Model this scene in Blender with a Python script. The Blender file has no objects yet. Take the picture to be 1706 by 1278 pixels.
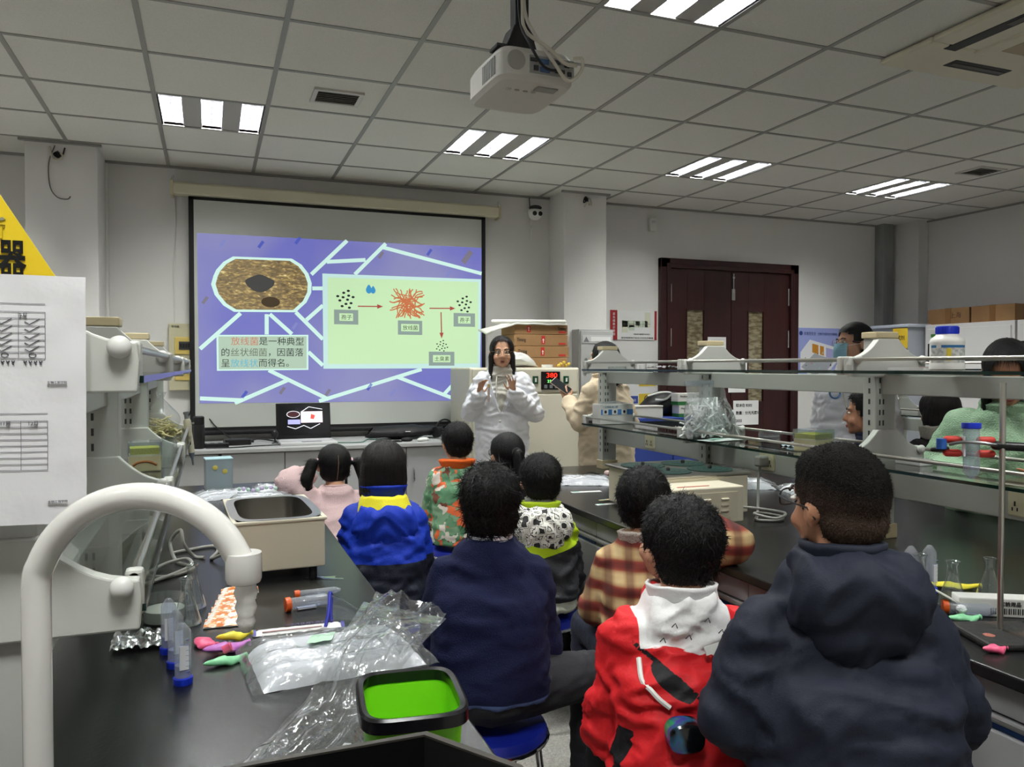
import bpy, bmesh, math, random
import numpy as np
from mathutils import Vector, Matrix, Euler, noise
random.seed(7)
PI = math.pi
SC = bpy.context.scene
COL = SC.collection

# ------------------------------------------------------------------ camera, world, exposure
CAMZ = 1.40
YAW, PITCH, FPX = 0.3668, -0.021, 1309.9
cam_d = bpy.data.cameras.new('camera'); cam = bpy.data.objects.new('camera', cam_d); COL.objects.link(cam)
cam_d.sensor_width = 36; cam_d.lens = FPX * 36 / 1706; cam_d.clip_start = 0.02
_f = Vector((math.sin(YAW)*math.cos(PITCH), math.cos(YAW)*math.cos(PITCH), math.sin(PITCH)))
_r = Vector((math.cos(YAW), -math.sin(YAW), 0)); _u = _r.cross(_f)
cam.matrix_world = Matrix(((_r.x,_u.x,-_f.x,0),(_r.y,_u.y,-_f.y,0),(_r.z,_u.z,-_f.z,CAMZ),(0,0,0,1)))
SC.camera = cam
W = bpy.data.worlds.new('world'); SC.world = W; W.use_nodes = True
W.node_tree.nodes['Background'].inputs[0].default_value = (.8, .85, .9, 1)
W.node_tree.nodes['Background'].inputs[1].default_value = 0.3
SC.view_settings.view_transform = 'Standard'
SC.view_settings.look = 'None'
SC.view_settings.exposure = 0.12
SC.view_settings.gamma = 1.0
SC.view_settings.use_curve_mapping = False
CY = SC.cycles
CY.max_bounces = 5; CY.diffuse_bounces = 3; CY.glossy_bounces = 2; CY.transmission_bounces = 2; CY.transparent_max_bounces = 28; CY.adaptive_threshold = .025
CY.caustics_reflective = False; CY.caustics_refractive = False
LAMP_W = 34.0            # watts per strip of a ceiling luminaire

# ------------------------------------------------------------------ materials
def lin(c):
    return tuple(((v/255)/12.92 if v/255 <= .04045 else ((v/255+.055)/1.055)**2.4) for v in c[:3]) + (1,)
MATS = {}
def M(name, col=(200,200,200), rough=.5, metal=0., spec=.5, bump=None, var=None, emit=None, trans=0., coat=0., sheen=0., alpha=1., ior=1.45):
    """bump=(scale,strength[,stretch xyz]); var=(scale,col2[,lo,hi,stretch])"""
    if name in MATS: return MATS[name]
    m = bpy.data.materials.new(name); m.use_nodes = True; MATS[name] = m
    nt = m.node_tree; N = nt.nodes; L = nt.links; b = N['Principled BSDF']
    b.inputs['Base Color'].default_value = lin(col); b.inputs['Roughness'].default_value = rough
    b.inputs['Metallic'].default_value = metal; b.inputs['Specular IOR Level'].default_value = spec
    b.inputs['Transmission Weight'].default_value = trans; b.inputs['Coat Weight'].default_value = coat
    b.inputs['Sheen Weight'].default_value = sheen; b.inputs['Alpha'].default_value = alpha; b.inputs['IOR'].default_value = ior
    if emit:
        b.inputs['Emission Color'].default_value = lin(emit[0]); b.inputs['Emission Strength'].default_value = emit[1]; m.cycles.emission_sampling = 'NONE'
    def coords(st):
        tc = N.new('ShaderNodeTexCoord'); mp = N.new('ShaderNodeMapping'); mp.inputs['Scale'].default_value = st
        L.new(tc.outputs['Object'], mp.inputs[0]); return mp.outputs[0]
    if var:
        no = N.new('ShaderNodeTexNoise'); no.inputs['Scale'].default_value = var[0]; no.inputs['Detail'].default_value = 5
        L.new(coords(var[4] if len(var) > 4 else (1,1,1)), no.inputs['Vector'])
        cr = N.new('ShaderNodeValToRGB'); cr.color_ramp.elements[0].position = var[2] if len(var) > 2 else .35
        cr.color_ramp.elements[1].position = var[3] if len(var) > 3 else .65
        cr.color_ramp.elements[0].color = lin(col); cr.color_ramp.elements[1].color = lin(var[1])
        L.new(no.outputs['Fac'], cr.inputs[0]); L.new(cr.outputs[0], b.inputs['Base Color'])
    if bump:
        no = N.new('ShaderNodeTexNoise'); no.inputs['Scale'].default_value = bump[0]; no.inputs['Detail'].default_value = 4
        L.new(coords(bump[2] if len(bump) > 2 else (1,1,1)), no.inputs['Vector'])
        bp = N.new('ShaderNodeBump'); bp.inputs['Strength'].default_value = bump[1]; bp.inputs['Distance'].default_value = .01
        L.new(no.outputs['Fac'], bp.inputs['Height']); L.new(bp.outputs[0], b.inputs['Normal'])
    return m
def clear(name, tint=(255,255,255), gloss=.12, rough=.05, haze=0., bump=None, pwr=3.):
    """thin clear sheet: see-through with a Fresnel gloss and a little milky haze"""
    if name in MATS: return MATS[name]
    m = bpy.data.materials.new(name); m.use_nodes = True; MATS[name] = m
    nt = m.node_tree; N = nt.nodes; L = nt.links; N.remove(N['Principled BSDF']); out = N['Material Output']
    t = N.new('ShaderNodeBsdfTransparent'); t.inputs[0].default_value = lin(tint)
    g = N.new('ShaderNodeBsdfGlossy'); g.inputs['Roughness'].default_value = rough
    fr = N.new('ShaderNodeLayerWeight'); fr.inputs['Blend'].default_value = .5
    pw = N.new('ShaderNodeMath'); pw.operation = 'POWER'; pw.inputs[1].default_value = pwr; L.new(fr.outputs['Facing'], pw.inputs[0])
    ad = N.new('ShaderNodeMath'); ad.operation = 'MULTIPLY_ADD'; ad.inputs[1].default_value = .75; ad.inputs[2].default_value = gloss; ad.use_clamp = True
    L.new(pw.outputs[0], ad.inputs[0])
    mx = N.new('ShaderNodeMixShader'); L.new(ad.outputs[0], mx.inputs[0]); L.new(t.outputs[0], mx.inputs[1]); L.new(g.outputs[0], mx.inputs[2])
    last = mx
    if haze:
        d = N.new('ShaderNodeBsdfDiffuse'); d.inputs[0].default_value = (.85,.87,.88,1)
        m2 = N.new('ShaderNodeMixShader'); m2.inputs[0].default_value = haze
        L.new(mx.outputs[0], m2.inputs[1]); L.new(d.outputs[0], m2.inputs[2]); last = m2
    if bump:
        no = N.new('ShaderNodeTexNoise'); no.inputs['Scale'].default_value = bump[0]; no.inputs['Detail'].default_value = 4
        tc = N.new('ShaderNodeTexCoord'); L.new(tc.outputs['Object'], no.inputs['Vector'])
        bp = N.new('ShaderNodeBump'); bp.inputs['Strength'].default_value = bump[1]; bp.inputs['Distance'].default_value = .02
        L.new(no.outputs['Fac'], bp.inputs['Height']); L.new(bp.outputs[0], g.inputs['Normal']); L.new(bp.outputs[0], fr.inputs['Normal'])
    L.new(last.outputs[0], out.inputs[0])
    return m
def regions(name, base, layers, rough=.7, bump=None, spec=.3):
    """cloth of several colours: each layer is (attribute, colour, softness); colour where the attribute is > 0"""
    m = M(name, base, rough, spec=spec, bump=bump); N = m.node_tree.nodes; L = m.node_tree.links; b = N['Principled BSDF']
    last = N.new('ShaderNodeRGB'); last.outputs[0].default_value = lin(base); last = last.outputs[0]
    for at_, col, soft in layers:
        a = N.new('ShaderNodeAttribute'); a.attribute_name = at_
        r = N.new('ShaderNodeMapRange'); r.inputs[1].default_value = -soft; r.inputs[2].default_value = soft; L.new(a.outputs['Fac'], r.inputs[0])
        x = N.new('ShaderNodeMixRGB'); L.new(r.outputs[0], x.inputs[0]); L.new(last, x.inputs[1])
        if isinstance(col, tuple): x.inputs[2].default_value = lin(col)
        else: L.new(col(N, L), x.inputs[2])
        last = x.outputs[0]
    L.new(last, b.inputs['Base Color']); return m
def field(me, name, fn):
    a = me.attributes.new(name, 'FLOAT', 'POINT'); a.data.foreach_set('value', [fn(v.co) for v in me.vertices])
def nodes_mat(name):
    m = bpy.data.materials.new(name); m.use_nodes = True; MATS[name] = m
    return m, m.node_tree.nodes, m.node_tree.links, m.node_tree.nodes['Principled BSDF']
def ramp(N, stops, interp='LINEAR'):
    cr = N.new('ShaderNodeValToRGB'); cr.color_ramp.interpolation = interp; e = cr.color_ramp.elements
    while len(e) < len(stops): e.new(.5)
    for k, (p, c) in enumerate(stops): e[k].position = p; e[k].color = lin(c)
    return cr

# ------------------------------------------------------------------ mesh helpers
def V3(*a): return Vector(a)
class MB:
    def __init__(s): s.v = []; s.f = []; s.m = []; s.cur = 0
    def mat(s, i): s.cur = i; return s
    def add(s, vs, fs):
        o = len(s.v); s.v += [tuple(v) for v in vs]; s.f += [tuple(i+o for i in f) for f in fs]; s.m += [s.cur]*len(fs); return s
    def box(s, c, d, rot=None):
        hx, hy, hz = d[0]/2, d[1]/2, d[2]/2
        vs = [Vector((x,y,z)) for x in (-hx,hx) for y in (-hy,hy) for z in (-hz,hz)]
        if rot is not None:
            R = Euler(rot).to_matrix() if not isinstance(rot, Matrix) else rot
            vs = [R @ v for v in vs]
        c = Vector(c)
        return s.add([v+c for v in vs], [(0,1,3,2),(4,6,7,5),(0,4,5,1),(2,3,7,6),(0,2,6,4),(1,5,7,3)])
    def bb(s, x0, x1, y0, y1, z0, z1): return s.box(((x0+x1)/2,(y0+y1)/2,(z0+z1)/2),(x1-x0,y1-y0,z1-z0))
    def frame(s, a, b):
        d = (b-a); d = d.normalized() if d.length > 1e-9 else Vector((0,0,1))
        t = Vector((0,0,1)) if abs(d.z) < .9 else Vector((1,0,0))
        x = d.cross(t).normalized(); return d, x, d.cross(x)
    def cyl(s, a, b, ra, rb=None, n=16, cap=True):
        a = Vector(a); b = Vector(b); rb = ra if rb is None else rb
        d, x, y = s.frame(a, b); vs = []
        for k in range(n):
            t = 2*PI*k/n; e = x*math.cos(t)+y*math.sin(t); vs += [a+e*ra, b+e*rb]
        fs = [(2*k, 2*k+1, 2*((k+1)%n)+1, 2*((k+1)%n)) for k in range(n)]
        if cap: fs += [tuple(2*k for k in range(n)), tuple(2*k+1 for k in range(n))[::-1]]
        return s.add(vs, fs)
    def caps(s, a, b, ra, rb=None, n=14, st=(1,1)):
        """closed tapered capsule"""
        a = Vector(a); b = Vector(b); rb = ra if rb is None else rb
        d, x, y = s.frame(a, b); vs = []; rings = []
        for (c, r, sg) in ((a, ra, -1), (b, rb, 1)):
            for j in range(4):
                ph = (PI/2)*(j/4); ph = ph if sg > 0 else PI/2*(1-(j+1)/4) + 0
                if sg < 0: ph = PI/2*(1-(j+1)/4.0)
                rings.append((c + d*sg*r*math.sin(ph), r*math.cos(ph)))
        for c, r in rings:
            for k in range(n):
                t = 2*PI*k/n; vs.append(c + x*(r*st[0]*math.cos(t)) + y*(r*st[1]*math.sin(t)))
        fs = []
        for i in range(len(rings)-1):
            for k in range(n): fs.append((i*n+k, i*n+(k+1)%n, (i+1)*n+(k+1)%n, (i+1)*n+k))
        vs += [a-d*ra, b+d*rb]; p = len(vs)-2; e = (len(rings)-1)*n
        for k in range(n): fs += [(p, (k+1)%n, k), (p+1, e+k, e+(k+1)%n)]
        return s.add(vs, fs)
    def tube(s, pts, r, n=8, cap=True, closed=False):
        pts = [Vector(p) for p in pts]; m = len(pts); rs = r if isinstance(r, (list, tuple)) else [r]*m
        d = (pts[1]-pts[0]).normalized(); t = Vector((0,0,1)) if abs(d.z) < .9 else Vector((1,0,0)); x = d.cross(t).normalized(); vs = []
        for i, p in enumerate(pts):
            q = pts[(i+1)%m] if (i < m-1 or closed) else p; o = pts[i-1] if (i > 0 or closed) else p
            d = (q-o).normalized() if (q-o).length > 1e-9 else d
            x = (x - d*x.dot(d)).normalized(); y = d.cross(x)
            for k in range(n):
                a = 2*PI*k/n; vs.append(p + (x*math.cos(a)+y*math.sin(a))*rs[i])
        fs = []
        for i in range(m if closed else m-1):
            j = (i+1) % m
            for k in range(n): fs.append((i*n+k, j*n+k, j*n+(k+1)%n, i*n+(k+1)%n))
        if cap and not closed: fs += [tuple(range(n)), tuple((m-1)*n+k for k in range(n))[::-1]]
        return s.add(vs, fs)
    def lathe(s, prof, c=(0,0,0), n=24, R=None):
        c = Vector(c); vs = []; m = len(prof)
        for (r, z) in prof:
            for k in range(n):
                a = 2*PI*k/n; p = Vector((r*math.cos(a), r*math.sin(a), z)); vs.append(c + (R @ p if R is not None else p))
        fs = [(i*n+k, i*n+(k+1)%n, (i+1)*n+(k+1)%n, (i+1)*n+k) for i in range(m-1) for k in range(n)]
        if prof[0][0] > 1e-6 and prof[0] != prof[-1]: fs.append(tuple(range(n))[::-1])
        if prof[-1][0] > 1e-6 and prof[0] != prof[-1]: fs.append(tuple((m-1)*n+k for k in range(n)))
        return s.add(vs, fs)
    def open_lathe(s, prof, c=(0,0,0), n=24, R=None):
        c = Vector(c); vs = []; m = len(prof)
        for (r, z) in prof:
            for k in range(n):
                a = 2*PI*k/n; p = Vector((r*math.cos(a), r*math.sin(a), z)); vs.append(c + (R @ p if R is not None else p))
        return s.add(vs, [(i*n+k, i*n+(k+1)%n, (i+1)*n+(k+1)%n, (i+1)*n+k) for i in range(m-1) for k in range(n)])
    def ell(s, c, r, R=None, nu=20, nv=12):
        c = Vector(c); vs = []
        for j in range(1, nv):
            th = PI*j/nv
            for k in range(nu):
                a = 2*PI*k/nu; p = Vector((r[0]*math.sin(th)*math.cos(a), r[1]*math.sin(th)*math.sin(a), r[2]*math.cos(th)))
                vs.append(c + (R @ p if R is not None else p))
        t = Vector((0,0,r[2])); vs += [c + (R @ t if R is not None else t), c - (R @ t if R is not None else t)]
        fs = [(j*nu+k, (j+1)*nu+k, (j+1)*nu+(k+1)%nu, j*nu+(k+1)%nu) for j in range(nv-2) for k in range(nu)]
        p = len(vs)-2; e = (nv-2)*nu
        for k in range(nu): fs += [(p, k, (k+1)%nu), (p+1, e+(k+1)%nu, e+k)]
        return s.add(vs, fs)
    def loft(s, rings, n=24, ex=2.4, cap=True):
        """rings: (centre, rx, ry[, tilt about x]) -> closed superellipse loft"""
        vs = []
        for rg in rings:
            c = Vector(rg[0]); R = Matrix.Rotation(rg[3], 3, 'X') if len(rg) > 3 else None
            for k in range(n):
                a = 2*PI*k/n; ca, sa = math.cos(a), math.sin(a)
                p = Vector((rg[1]*math.copysign(abs(ca)**(2/ex), ca), rg[2]*math.copysign(abs(sa)**(2/ex), sa), 0))
                vs.append(c + (R @ p if R is not None else p))
        m = len(rings)
        fs = [(i*n+k, i*n+(k+1)%n, (i+1)*n+(k+1)%n, (i+1)*n+k) for i in range(m-1) for k in range(n)]
        if cap: fs += [tuple(range(n))[::-1], tuple((m-1)*n+k for k in range(n))]
        return s.add(vs, fs)
    def prism(s, poly, a0, a1, ax='z'):
        def P(p, a): return {'z': (p[0],p[1],a), 'y': (p[0],a,p[1]), 'x': (a,p[0],p[1])}[ax]
        n = len(poly); vs = [P(p,a0) for p in poly]+[P(p,a1) for p in poly]
        return s.add(vs, [tuple(range(n))[::-1], tuple(range(n,2*n))]+[(k,(k+1)%n,n+(k+1)%n,n+k) for k in range(n)])
    def surf(s, fn, nu, nv):
        vs = [fn(i/nu, j/nv) for j in range(nv+1) for i in range(nu+1)]
        return s.add(vs, [(j*(nu+1)+i, j*(nu+1)+i+1, (j+1)*(nu+1)+i+1, (j+1)*(nu+1)+i) for j in range(nv) for i in range(nu)])
    def mesh(s, name='m'):
        me = bpy.data.meshes.new(name); me.from_pydata(s.v, [], s.f); me.update()
        if any(s.m): me.polygons.foreach_set('material_index', s.m)
        bm = bmesh.new(); bm.from_mesh(me); bmesh.ops.recalc_face_normals(bm, faces=bm.faces); bm.to_mesh(me); bm.free()
        return me
    def build(s, name, mat, parent=None, smooth=True, bevel=0, angle=40):
        me = s.mesh(name)
        return obj(name, me, mat, parent, smooth, bevel, angle)
def obj(name, me, mat, parent=None, smooth=True, bevel=0, angle=40):
    for m in (mat if isinstance(mat, (list, tuple)) else [mat]): me.materials.append(m)
    if smooth:
        me.polygons.foreach_set('use_smooth', [True]*len(me.polygons)); me.set_sharp_from_angle(angle=math.radians(angle))
    o = bpy.data.objects.new(name, me); COL.objects.link(o)
    if parent is not None:
        o.parent = parent
        if parent.name in WORLD_ROOTS: o.matrix_parent_inverse = Matrix.Translation(-parent.location)
    if bevel:
        b = o.modifiers.new('bevel', 'BEVEL'); b.width = bevel; b.segments = 2; b.limit_method = 'ANGLE'; b.angle_limit = math.radians(40)
    return o
def tag(o, label, cat, group=None, kind=None):
    o['label'] = label; o['category'] = cat
    if group: o['group'] = group
    if kind: o['kind'] = kind
    return o
def thing(name, label, cat, loc=(0,0,0), rz=0., group=None, rot=None):
    o = bpy.data.objects.new(name, None); COL.objects.link(o); o.location = loc; o.rotation_euler = rot or (0,0,rz); o.empty_display_size = .05
    return tag(o, label, cat, group)
WORLD_ROOTS = set()
def wthing(name, label, cat, base, group=None):
    """a thing whose parts are given in room coordinates"""
    o = thing(name, label, cat, base, 0, group); WORLD_ROOTS.add(o.name); return o
def struct(o, label=None):
    o['kind'] = 'structure'
    if label: o['label'] = label
    return o
def dup(o, parent=None, loc=None, rz=None):
    c = o.copy(); COL.objects.link(c)
    if parent is not None: c.parent = parent
    if loc is not None: c.location = loc
    if rz is not None: c.rotation_euler = (0,0,rz)
    for ch in list(o.children):
        if ch.type != 'LIGHT': dup(ch, c)
    return c
TMP = bpy.data.scenes.new('workshop')       # a side scene, so that evaluating one object stays quick
def evaluated_mesh(o):
    TMP.collection.objects.link(o); vl = TMP.view_layers[0]; vl.update(); dg = vl.depsgraph
    with bpy.context.temp_override(scene=TMP, view_layer=vl):
        dg = bpy.context.evaluated_depsgraph_get(); dg.update()
        me = bpy.data.meshes.new_from_object(o.evaluated_get(dg))
    TMP.collection.objects.unlink(o)
    return me
def text_mesh(s, size, align='LEFT', depth=.0008, bold=0):
    c = bpy.data.curves.new('lettering', 'FONT'); c.body = s; c.size = size; c.extrude = depth; c.align_x = align; c.resolution_u = 3; c.offset = bold
    o = bpy.data.objects.new('lettering', c)
    me = evaluated_mesh(o); bpy.data.objects.remove(o); return me
def text(s, size, mat, parent, loc, rot=(PI/2,0,0), align='LEFT', name='lettering', bold=0, width=None, depth=.0008):
    me = text_mesh(s, size, align, depth, bold); me.materials.clear()
    if width:
        xs = [v.co.x for v in me.vertices]; k = width/max(1e-6, max(xs)-min(xs))
        for v in me.vertices: v.co.x *= k
    o = obj(name, me, mat, parent, smooth=False); o.location = loc; o.rotation_euler = rot
    return o
def bez(p0, p1, p2, p3, n=10):
    p0, p1, p2, p3 = map(Vector, (p0,p1,p2,p3)); out = []
    for i in range(n+1):
        t = i/n; out.append(p0*(1-t)**3 + p1*3*t*(1-t)**2 + p2*3*t*t*(1-t) + p3*t**3)
    return out
def spline(pts, n=6):
    P = [Vector(p) for p in pts]; P = [P[0]*2-P[1]] + P + [P[-1]*2-P[-2]]; out = []
    for i in range(1, len(P)-2):
        for k in range(n):
            t = k/n; a, b, c, d = P[i-1], P[i], P[i+1], P[i+2]
            out.append(.5*((2*b) + (c-a)*t + (2*a-5*b+4*c-d)*t*t + (3*b-a-3*c+d)*t**3))
    out.append(P[-2]); return out

# ------------------------------------------------------------------ palette
wall_m = M('wall_paint', (226,224,220), .85, bump=(60,.05), var=(1.3,(219,217,212),.4,.7))
pillar_m = wall_m
bar_m = M('ceiling_grid_metal', (150,148,142), .45, metal=.2)
white_p = M('white_plastic', (228,227,222), .35)
cream = M('cream_enamel', (224,219,202), .4, bump=(300,.03))
beige_p = M('beige_plastic', (205,190,152), .5)
alu = M('aluminium', (196,197,196), .38, metal=.75, bump=(200,.04,(1,1,.05)))
rack_m = M('rack_grey_paint', (188,189,182), .5, bump=(150,.03))
rackp = M('rack_grey_plastic', (203,203,196), .45)
steel = M('stainless_steel', (190,186,178), .28, metal=1., bump=(80,.05,(1,1,.1)))
chrome = M('chrome', (220,220,222), .12, metal=1.)
black_p = M('black_plastic', (18,18,19), .4)
rubber = M('black_rubber', (14,14,15), .65)
benchtop = M('black_bench_resin', (26,26,26), .27, bump=(140,.025), var=(3,(33,34,33),.35,.75))
cab_grey = M('grey_cabinet_laminate', (168,168,168), .5, bump=(250,.02))
cab_body = M('grey_cabinet_body', (140,140,140), .55)
paper = M('paper', (235,234,232), .8, bump=(9,.12))
ink = M('ink', (40,40,44), .7)
red_ink = M('red_ink', (190,40,36), .7)
cardboard = M('cardboard', (158,122,82), .85, bump=(60,.08), var=(4,(146,110,72)))
# ------------------------------------------------------------------ structure
RX0, RX1, RY0, RY1, CZ = -2.7, 6.92, -1.6, 6.44, 2.908
GX0, GY0, T = -.8774, 6.5505, .6
def gx(c): return GX0 + T*c
def gy(r): return GY0 - T*r

m, N, L, b = nodes_mat('terrazzo_floor')
tc = N.new('ShaderNodeTexCoord'); v1 = N.new('ShaderNodeTexVoronoi'); v1.inputs['Scale'].default_value = 150
L.new(tc.outputs['Object'], v1.inputs['Vector'])
cr = ramp(N, [(0,(96,94,90)),(.35,(140,137,130)),(.7,(160,157,150)),(1,(196,194,188))])
wn = N.new('ShaderNodeTexNoise'); wn.inputs['Scale'].default_value = 240; L.new(tc.outputs['Object'], wn.inputs['Vector'])
mx = N.new('ShaderNodeMath'); mx.operation = 'MULTIPLY_ADD'; mx.inputs[1].default_value = .55; L.new(v1.outputs['Color'], mx.inputs[0]); L.new(wn.outputs['Fac'], mx.inputs[2])
ms = N.new('ShaderNodeMath'); ms.operation = 'SUBTRACT'; ms.inputs[1].default_value = .2; L.new(mx.outputs[0], ms.inputs[0]); L.new(ms.outputs[0], cr.inputs[0])
L.new(cr.outputs[0], b.inputs['Base Color']); b.inputs['Roughness'].default_value = .42
struct(MB().bb(RX0,RX1,RY0,RY1,-.1,0).build('floor', m), 'grey speckled terrazzo floor')
fl = bpy.data.objects['floor']
jm = M('floor_joint', (92,90,86), .6)
for k in range(6):
    MB().bb(RX0, RX1, .3+k*1.05, .306+k*1.05, -.002, .0006).build('floor_joint', jm, fl, False)
for k in range(5):
    MB().bb(-.4+k*1.05, -.394+k*1.05, RY0, RY1, -.002, .0006).build('floor_joint', jm, fl, False)

struct(MB().bb(RX0-.1,RX1+.1,RY1,RY1+.15,0,3.3).build('wall_front', wall_m), 'white plastered front wall behind the screen')
struct(MB().bb(RX1,RX1+.15,RY0,RY1,0,3.3).build('wall_right', wall_m), 'white plastered wall on the right')
struct(MB().bb(RX0-.15,RX0,RY0,RY1,0,3.3).build('wall_left', wall_m), 'white plastered wall on the left')
struct(MB().bb(RX0,RX1,RY0-.15,RY0,0,3.3).build('wall_back', wall_m), 'white plastered wall at the back')
struct(MB().bb(2.826,3.232,6.12,RY1,0,CZ+.0).build('trim_1', pillar_m, bevel=.004), 'white square pillar between the screen and the double door')
struct(MB().bb(-1.128,-.70,6.0,RY1,0,CZ+.0).build('trim_2', pillar_m, bevel=.004), 'white square pillar left of the projection screen')
col_m = M('bare_concrete_grey', (128,128,126), .7, var=(6,(150,150,148),.4,.6,(1,1,.2)), bump=(30,.2,(1,1,.15)))
struct(MB().bb(6.60,6.735,6.32,RY1,0,CZ).build('trim_3', col_m, bevel=.004), 'bare grey concrete column in the right corner')
struct(MB().bb(6.79,RX1,6.05,RY1,0,CZ).build('trim_4', pillar_m, bevel=.004), 'white boxed-in corner beside the concrete column')

# ceiling: slab, one tile object per panel in view, grid bars
tile_m = M('mineral_fibre_tile', (228,226,219), .95, bump=(260,.18), var=(420,(214,212,204),.45,.6))
ceil = struct(MB().bb(RX0,RX1,RY0,RY1,3.06,3.2).build('ceiling', tile_m), 'suspended ceiling of square mineral fibre tiles')
LIGHTS = [(c, r) for c in (-2,1,4,7,10) for r in (2,6,10)]
VENTS = [(2,3),(10,3)]
ACX0, ACX1, ACY0, ACY1 = gx(6.55), gx(8.13), 1.55, 2.96
tb = MB().bb(-.292,.292,-.292,.292,-.006,.010).mesh('tile')
first = None
for r in range(0, 13):
    for c in range(-3, 13):
        if (c, r) in LIGHTS: continue
        x, y = gx(c)+T/2, gy(r)-T/2
        if ACX0 < x < ACX1 and ACY0 < y < ACY1 and abs(x-(ACX0+ACX1)/2) < .2: continue
        if first is None:
            first = obj('tile', tb, tile_m, ceil, False); o = first
        else:
            o = first.copy(); COL.objects.link(o)
        o.location = (x, y, CZ)
for c in range(-3, 14):
    MB().bb(gx(c)-.012, gx(c)+.012, RY0, RY1, CZ-.010, CZ+.012).build('grid_bar', bar_m, ceil, False)
for r in range(0, 14):
    MB().bb(RX0, RX1, gy(r)-.012, gy(r)+.012, CZ-.0095, CZ+.0115).build('grid_bar', bar_m, ceil, False)
struct(MB().bb(RX0, RX1, RY1-.025, RY1, CZ-.022, CZ).build('trim_5', bar_m), 'thin metal edge strip where ceiling meets front wall')
struct(MB().bb(2.80,3.258,6.094,6.12,CZ-.022,CZ).build('trim_6', bar_m), 'thin metal edge strip around the right pillar head')
struct(MB().bb(-1.16,-.672,5.972,6.0,CZ-.022,CZ).build('trim_7', bar_m), 'thin metal edge strip around the left pillar head')
struct(MB().bb(RX1-.025, RX1, RY0, RY1, CZ-.022, CZ).build('trim_8', bar_m), 'thin metal edge strip where ceiling meets right wall')

# ceiling luminaires (three louvred strips each)
refl = M('luminaire_reflector', (120,120,128), .4); louv = M('luminaire_louvre', (84,84,92), .4)
panelm = M('luminaire_panel', (176,174,168), .45)
glow = M('fluorescent_tube', (255,255,255), .3, emit=((245,248,255), 14))
def luminaire(loc):
    t = thing('ceiling_light', 'x', 'ceiling light', loc)
    h = MB(); h.bb(-.30,.30,-.30,-.288,0,.1).bb(-.30,.30,.288,.30,0,.1).bb(-.30,-.288,-.3,.3,0,.1).bb(.288,.3,-.3,.3,0,.1); h.bb(-.3,.3,-.3,.3,.1,.104)
    h.build('housing', panelm, t, False)
    for x in (-.11,.11): MB().bb(x-.05,x+.05,-.288,.288,.0,.012).build('panel', panelm, t, False)
    for x in (-.22,0,.22):
        tr = MB()
        tr.prism([(x-.062,.0),(x-.058,.0),(x-.04,.085),(x-.044,.085)], -.288,.288,'y'); tr.prism([(x+.058,.0),(x+.062,.0),(x+.044,.085),(x+.04,.085)], -.288,.288,'y')
        tr.bb(x-.044,x+.044,-.288,.288,.085,.088)
        p = tr.build('reflector', refl, t, False)
        MB().caps((x,-.25,.05),(x,.25,.05),.013).build('tube', glow, p)
        for k in range(5):
            MB().bb(x-.055,x+.055,-.232+k*.116-.0015,-.232+k*.116+.0015,.002,.036).build('louvre', louv, p, False)
    return t
lum0 = None
lum_names = {(1,2):'three-strip ceiling light above the left of the projection screen',(4,2):'three-strip ceiling light just beyond the hanging projector',
 (7,2):'three-strip ceiling light in front of the dark red double door',(10,2):'three-strip ceiling light near the bare grey column',(4,6):'three-strip ceiling light at the top edge, nearest the projector bracket'}
for i, (c, r) in enumerate(LIGHTS):
    loc = (gx(c)+T/2, gy(r)-T/2, CZ-.004)
    if lum0 is None: o = lum0 = luminaire(loc)
    else: o = dup(lum0, None, loc)
    o['label'] = lum_names.get((c, r), 'three-strip ceiling light outside the picture, %s from the left in the %s row' % ({-2:'first',1:'second',4:'third',7:'fourth',10:'fifth'}[c], {2:'front',6:'middle',10:'rear'}[r])); o['group'] = 'louvred ceiling lights'
    for k, x in enumerate((-.22,0,.22)):
        ld = bpy.data.lights.new('strip_lamp','AREA'); ld.shape = 'RECTANGLE'; ld.size = .045; ld.size_y = .52; ld.energy = LAMP_W; ld.color = (.97,1.,.955)
        lo = bpy.data.objects.new('strip_lamp', ld); COL.objects.link(lo); lo.parent = o; lo.location = (x,0,.080)
# vents
vent_w = M('vent_frame_white', (205,203,196), .5); vent_d = M('vent_dark', (58,56,52), .7); slat_m = M('vent_slat_grey', (140,138,130), .5)
for (x, y, lab) in ((.67,4.46,'small louvred ceiling vent left of the projector'),(5.52,4.36,'small louvred ceiling vent by the right wall')):
    t = thing('ceiling_vent', lab, 'vent', (x,y,CZ-.006), 0, 'ceiling vents')
    MB().bb(-.135,.135,-.115,-.09,-.012,.006).bb(-.135,.135,.09,.115,-.012,.006).bb(-.135,-.11,-.09,.09,-.012,.006).bb(.11,.135,-.09,.09,-.012,.006).build('frame', vent_w, t, False, .002)
    MB().bb(-.11,.11,-.09,.09,.0,.004).build('backing', vent_d, t, False)
    for k in range(6): MB().box((0,-.075+k*.03,-.006),(.22,.022,.0025),(.6,0,0)).build('slat', slat_m, t, False)
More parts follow.
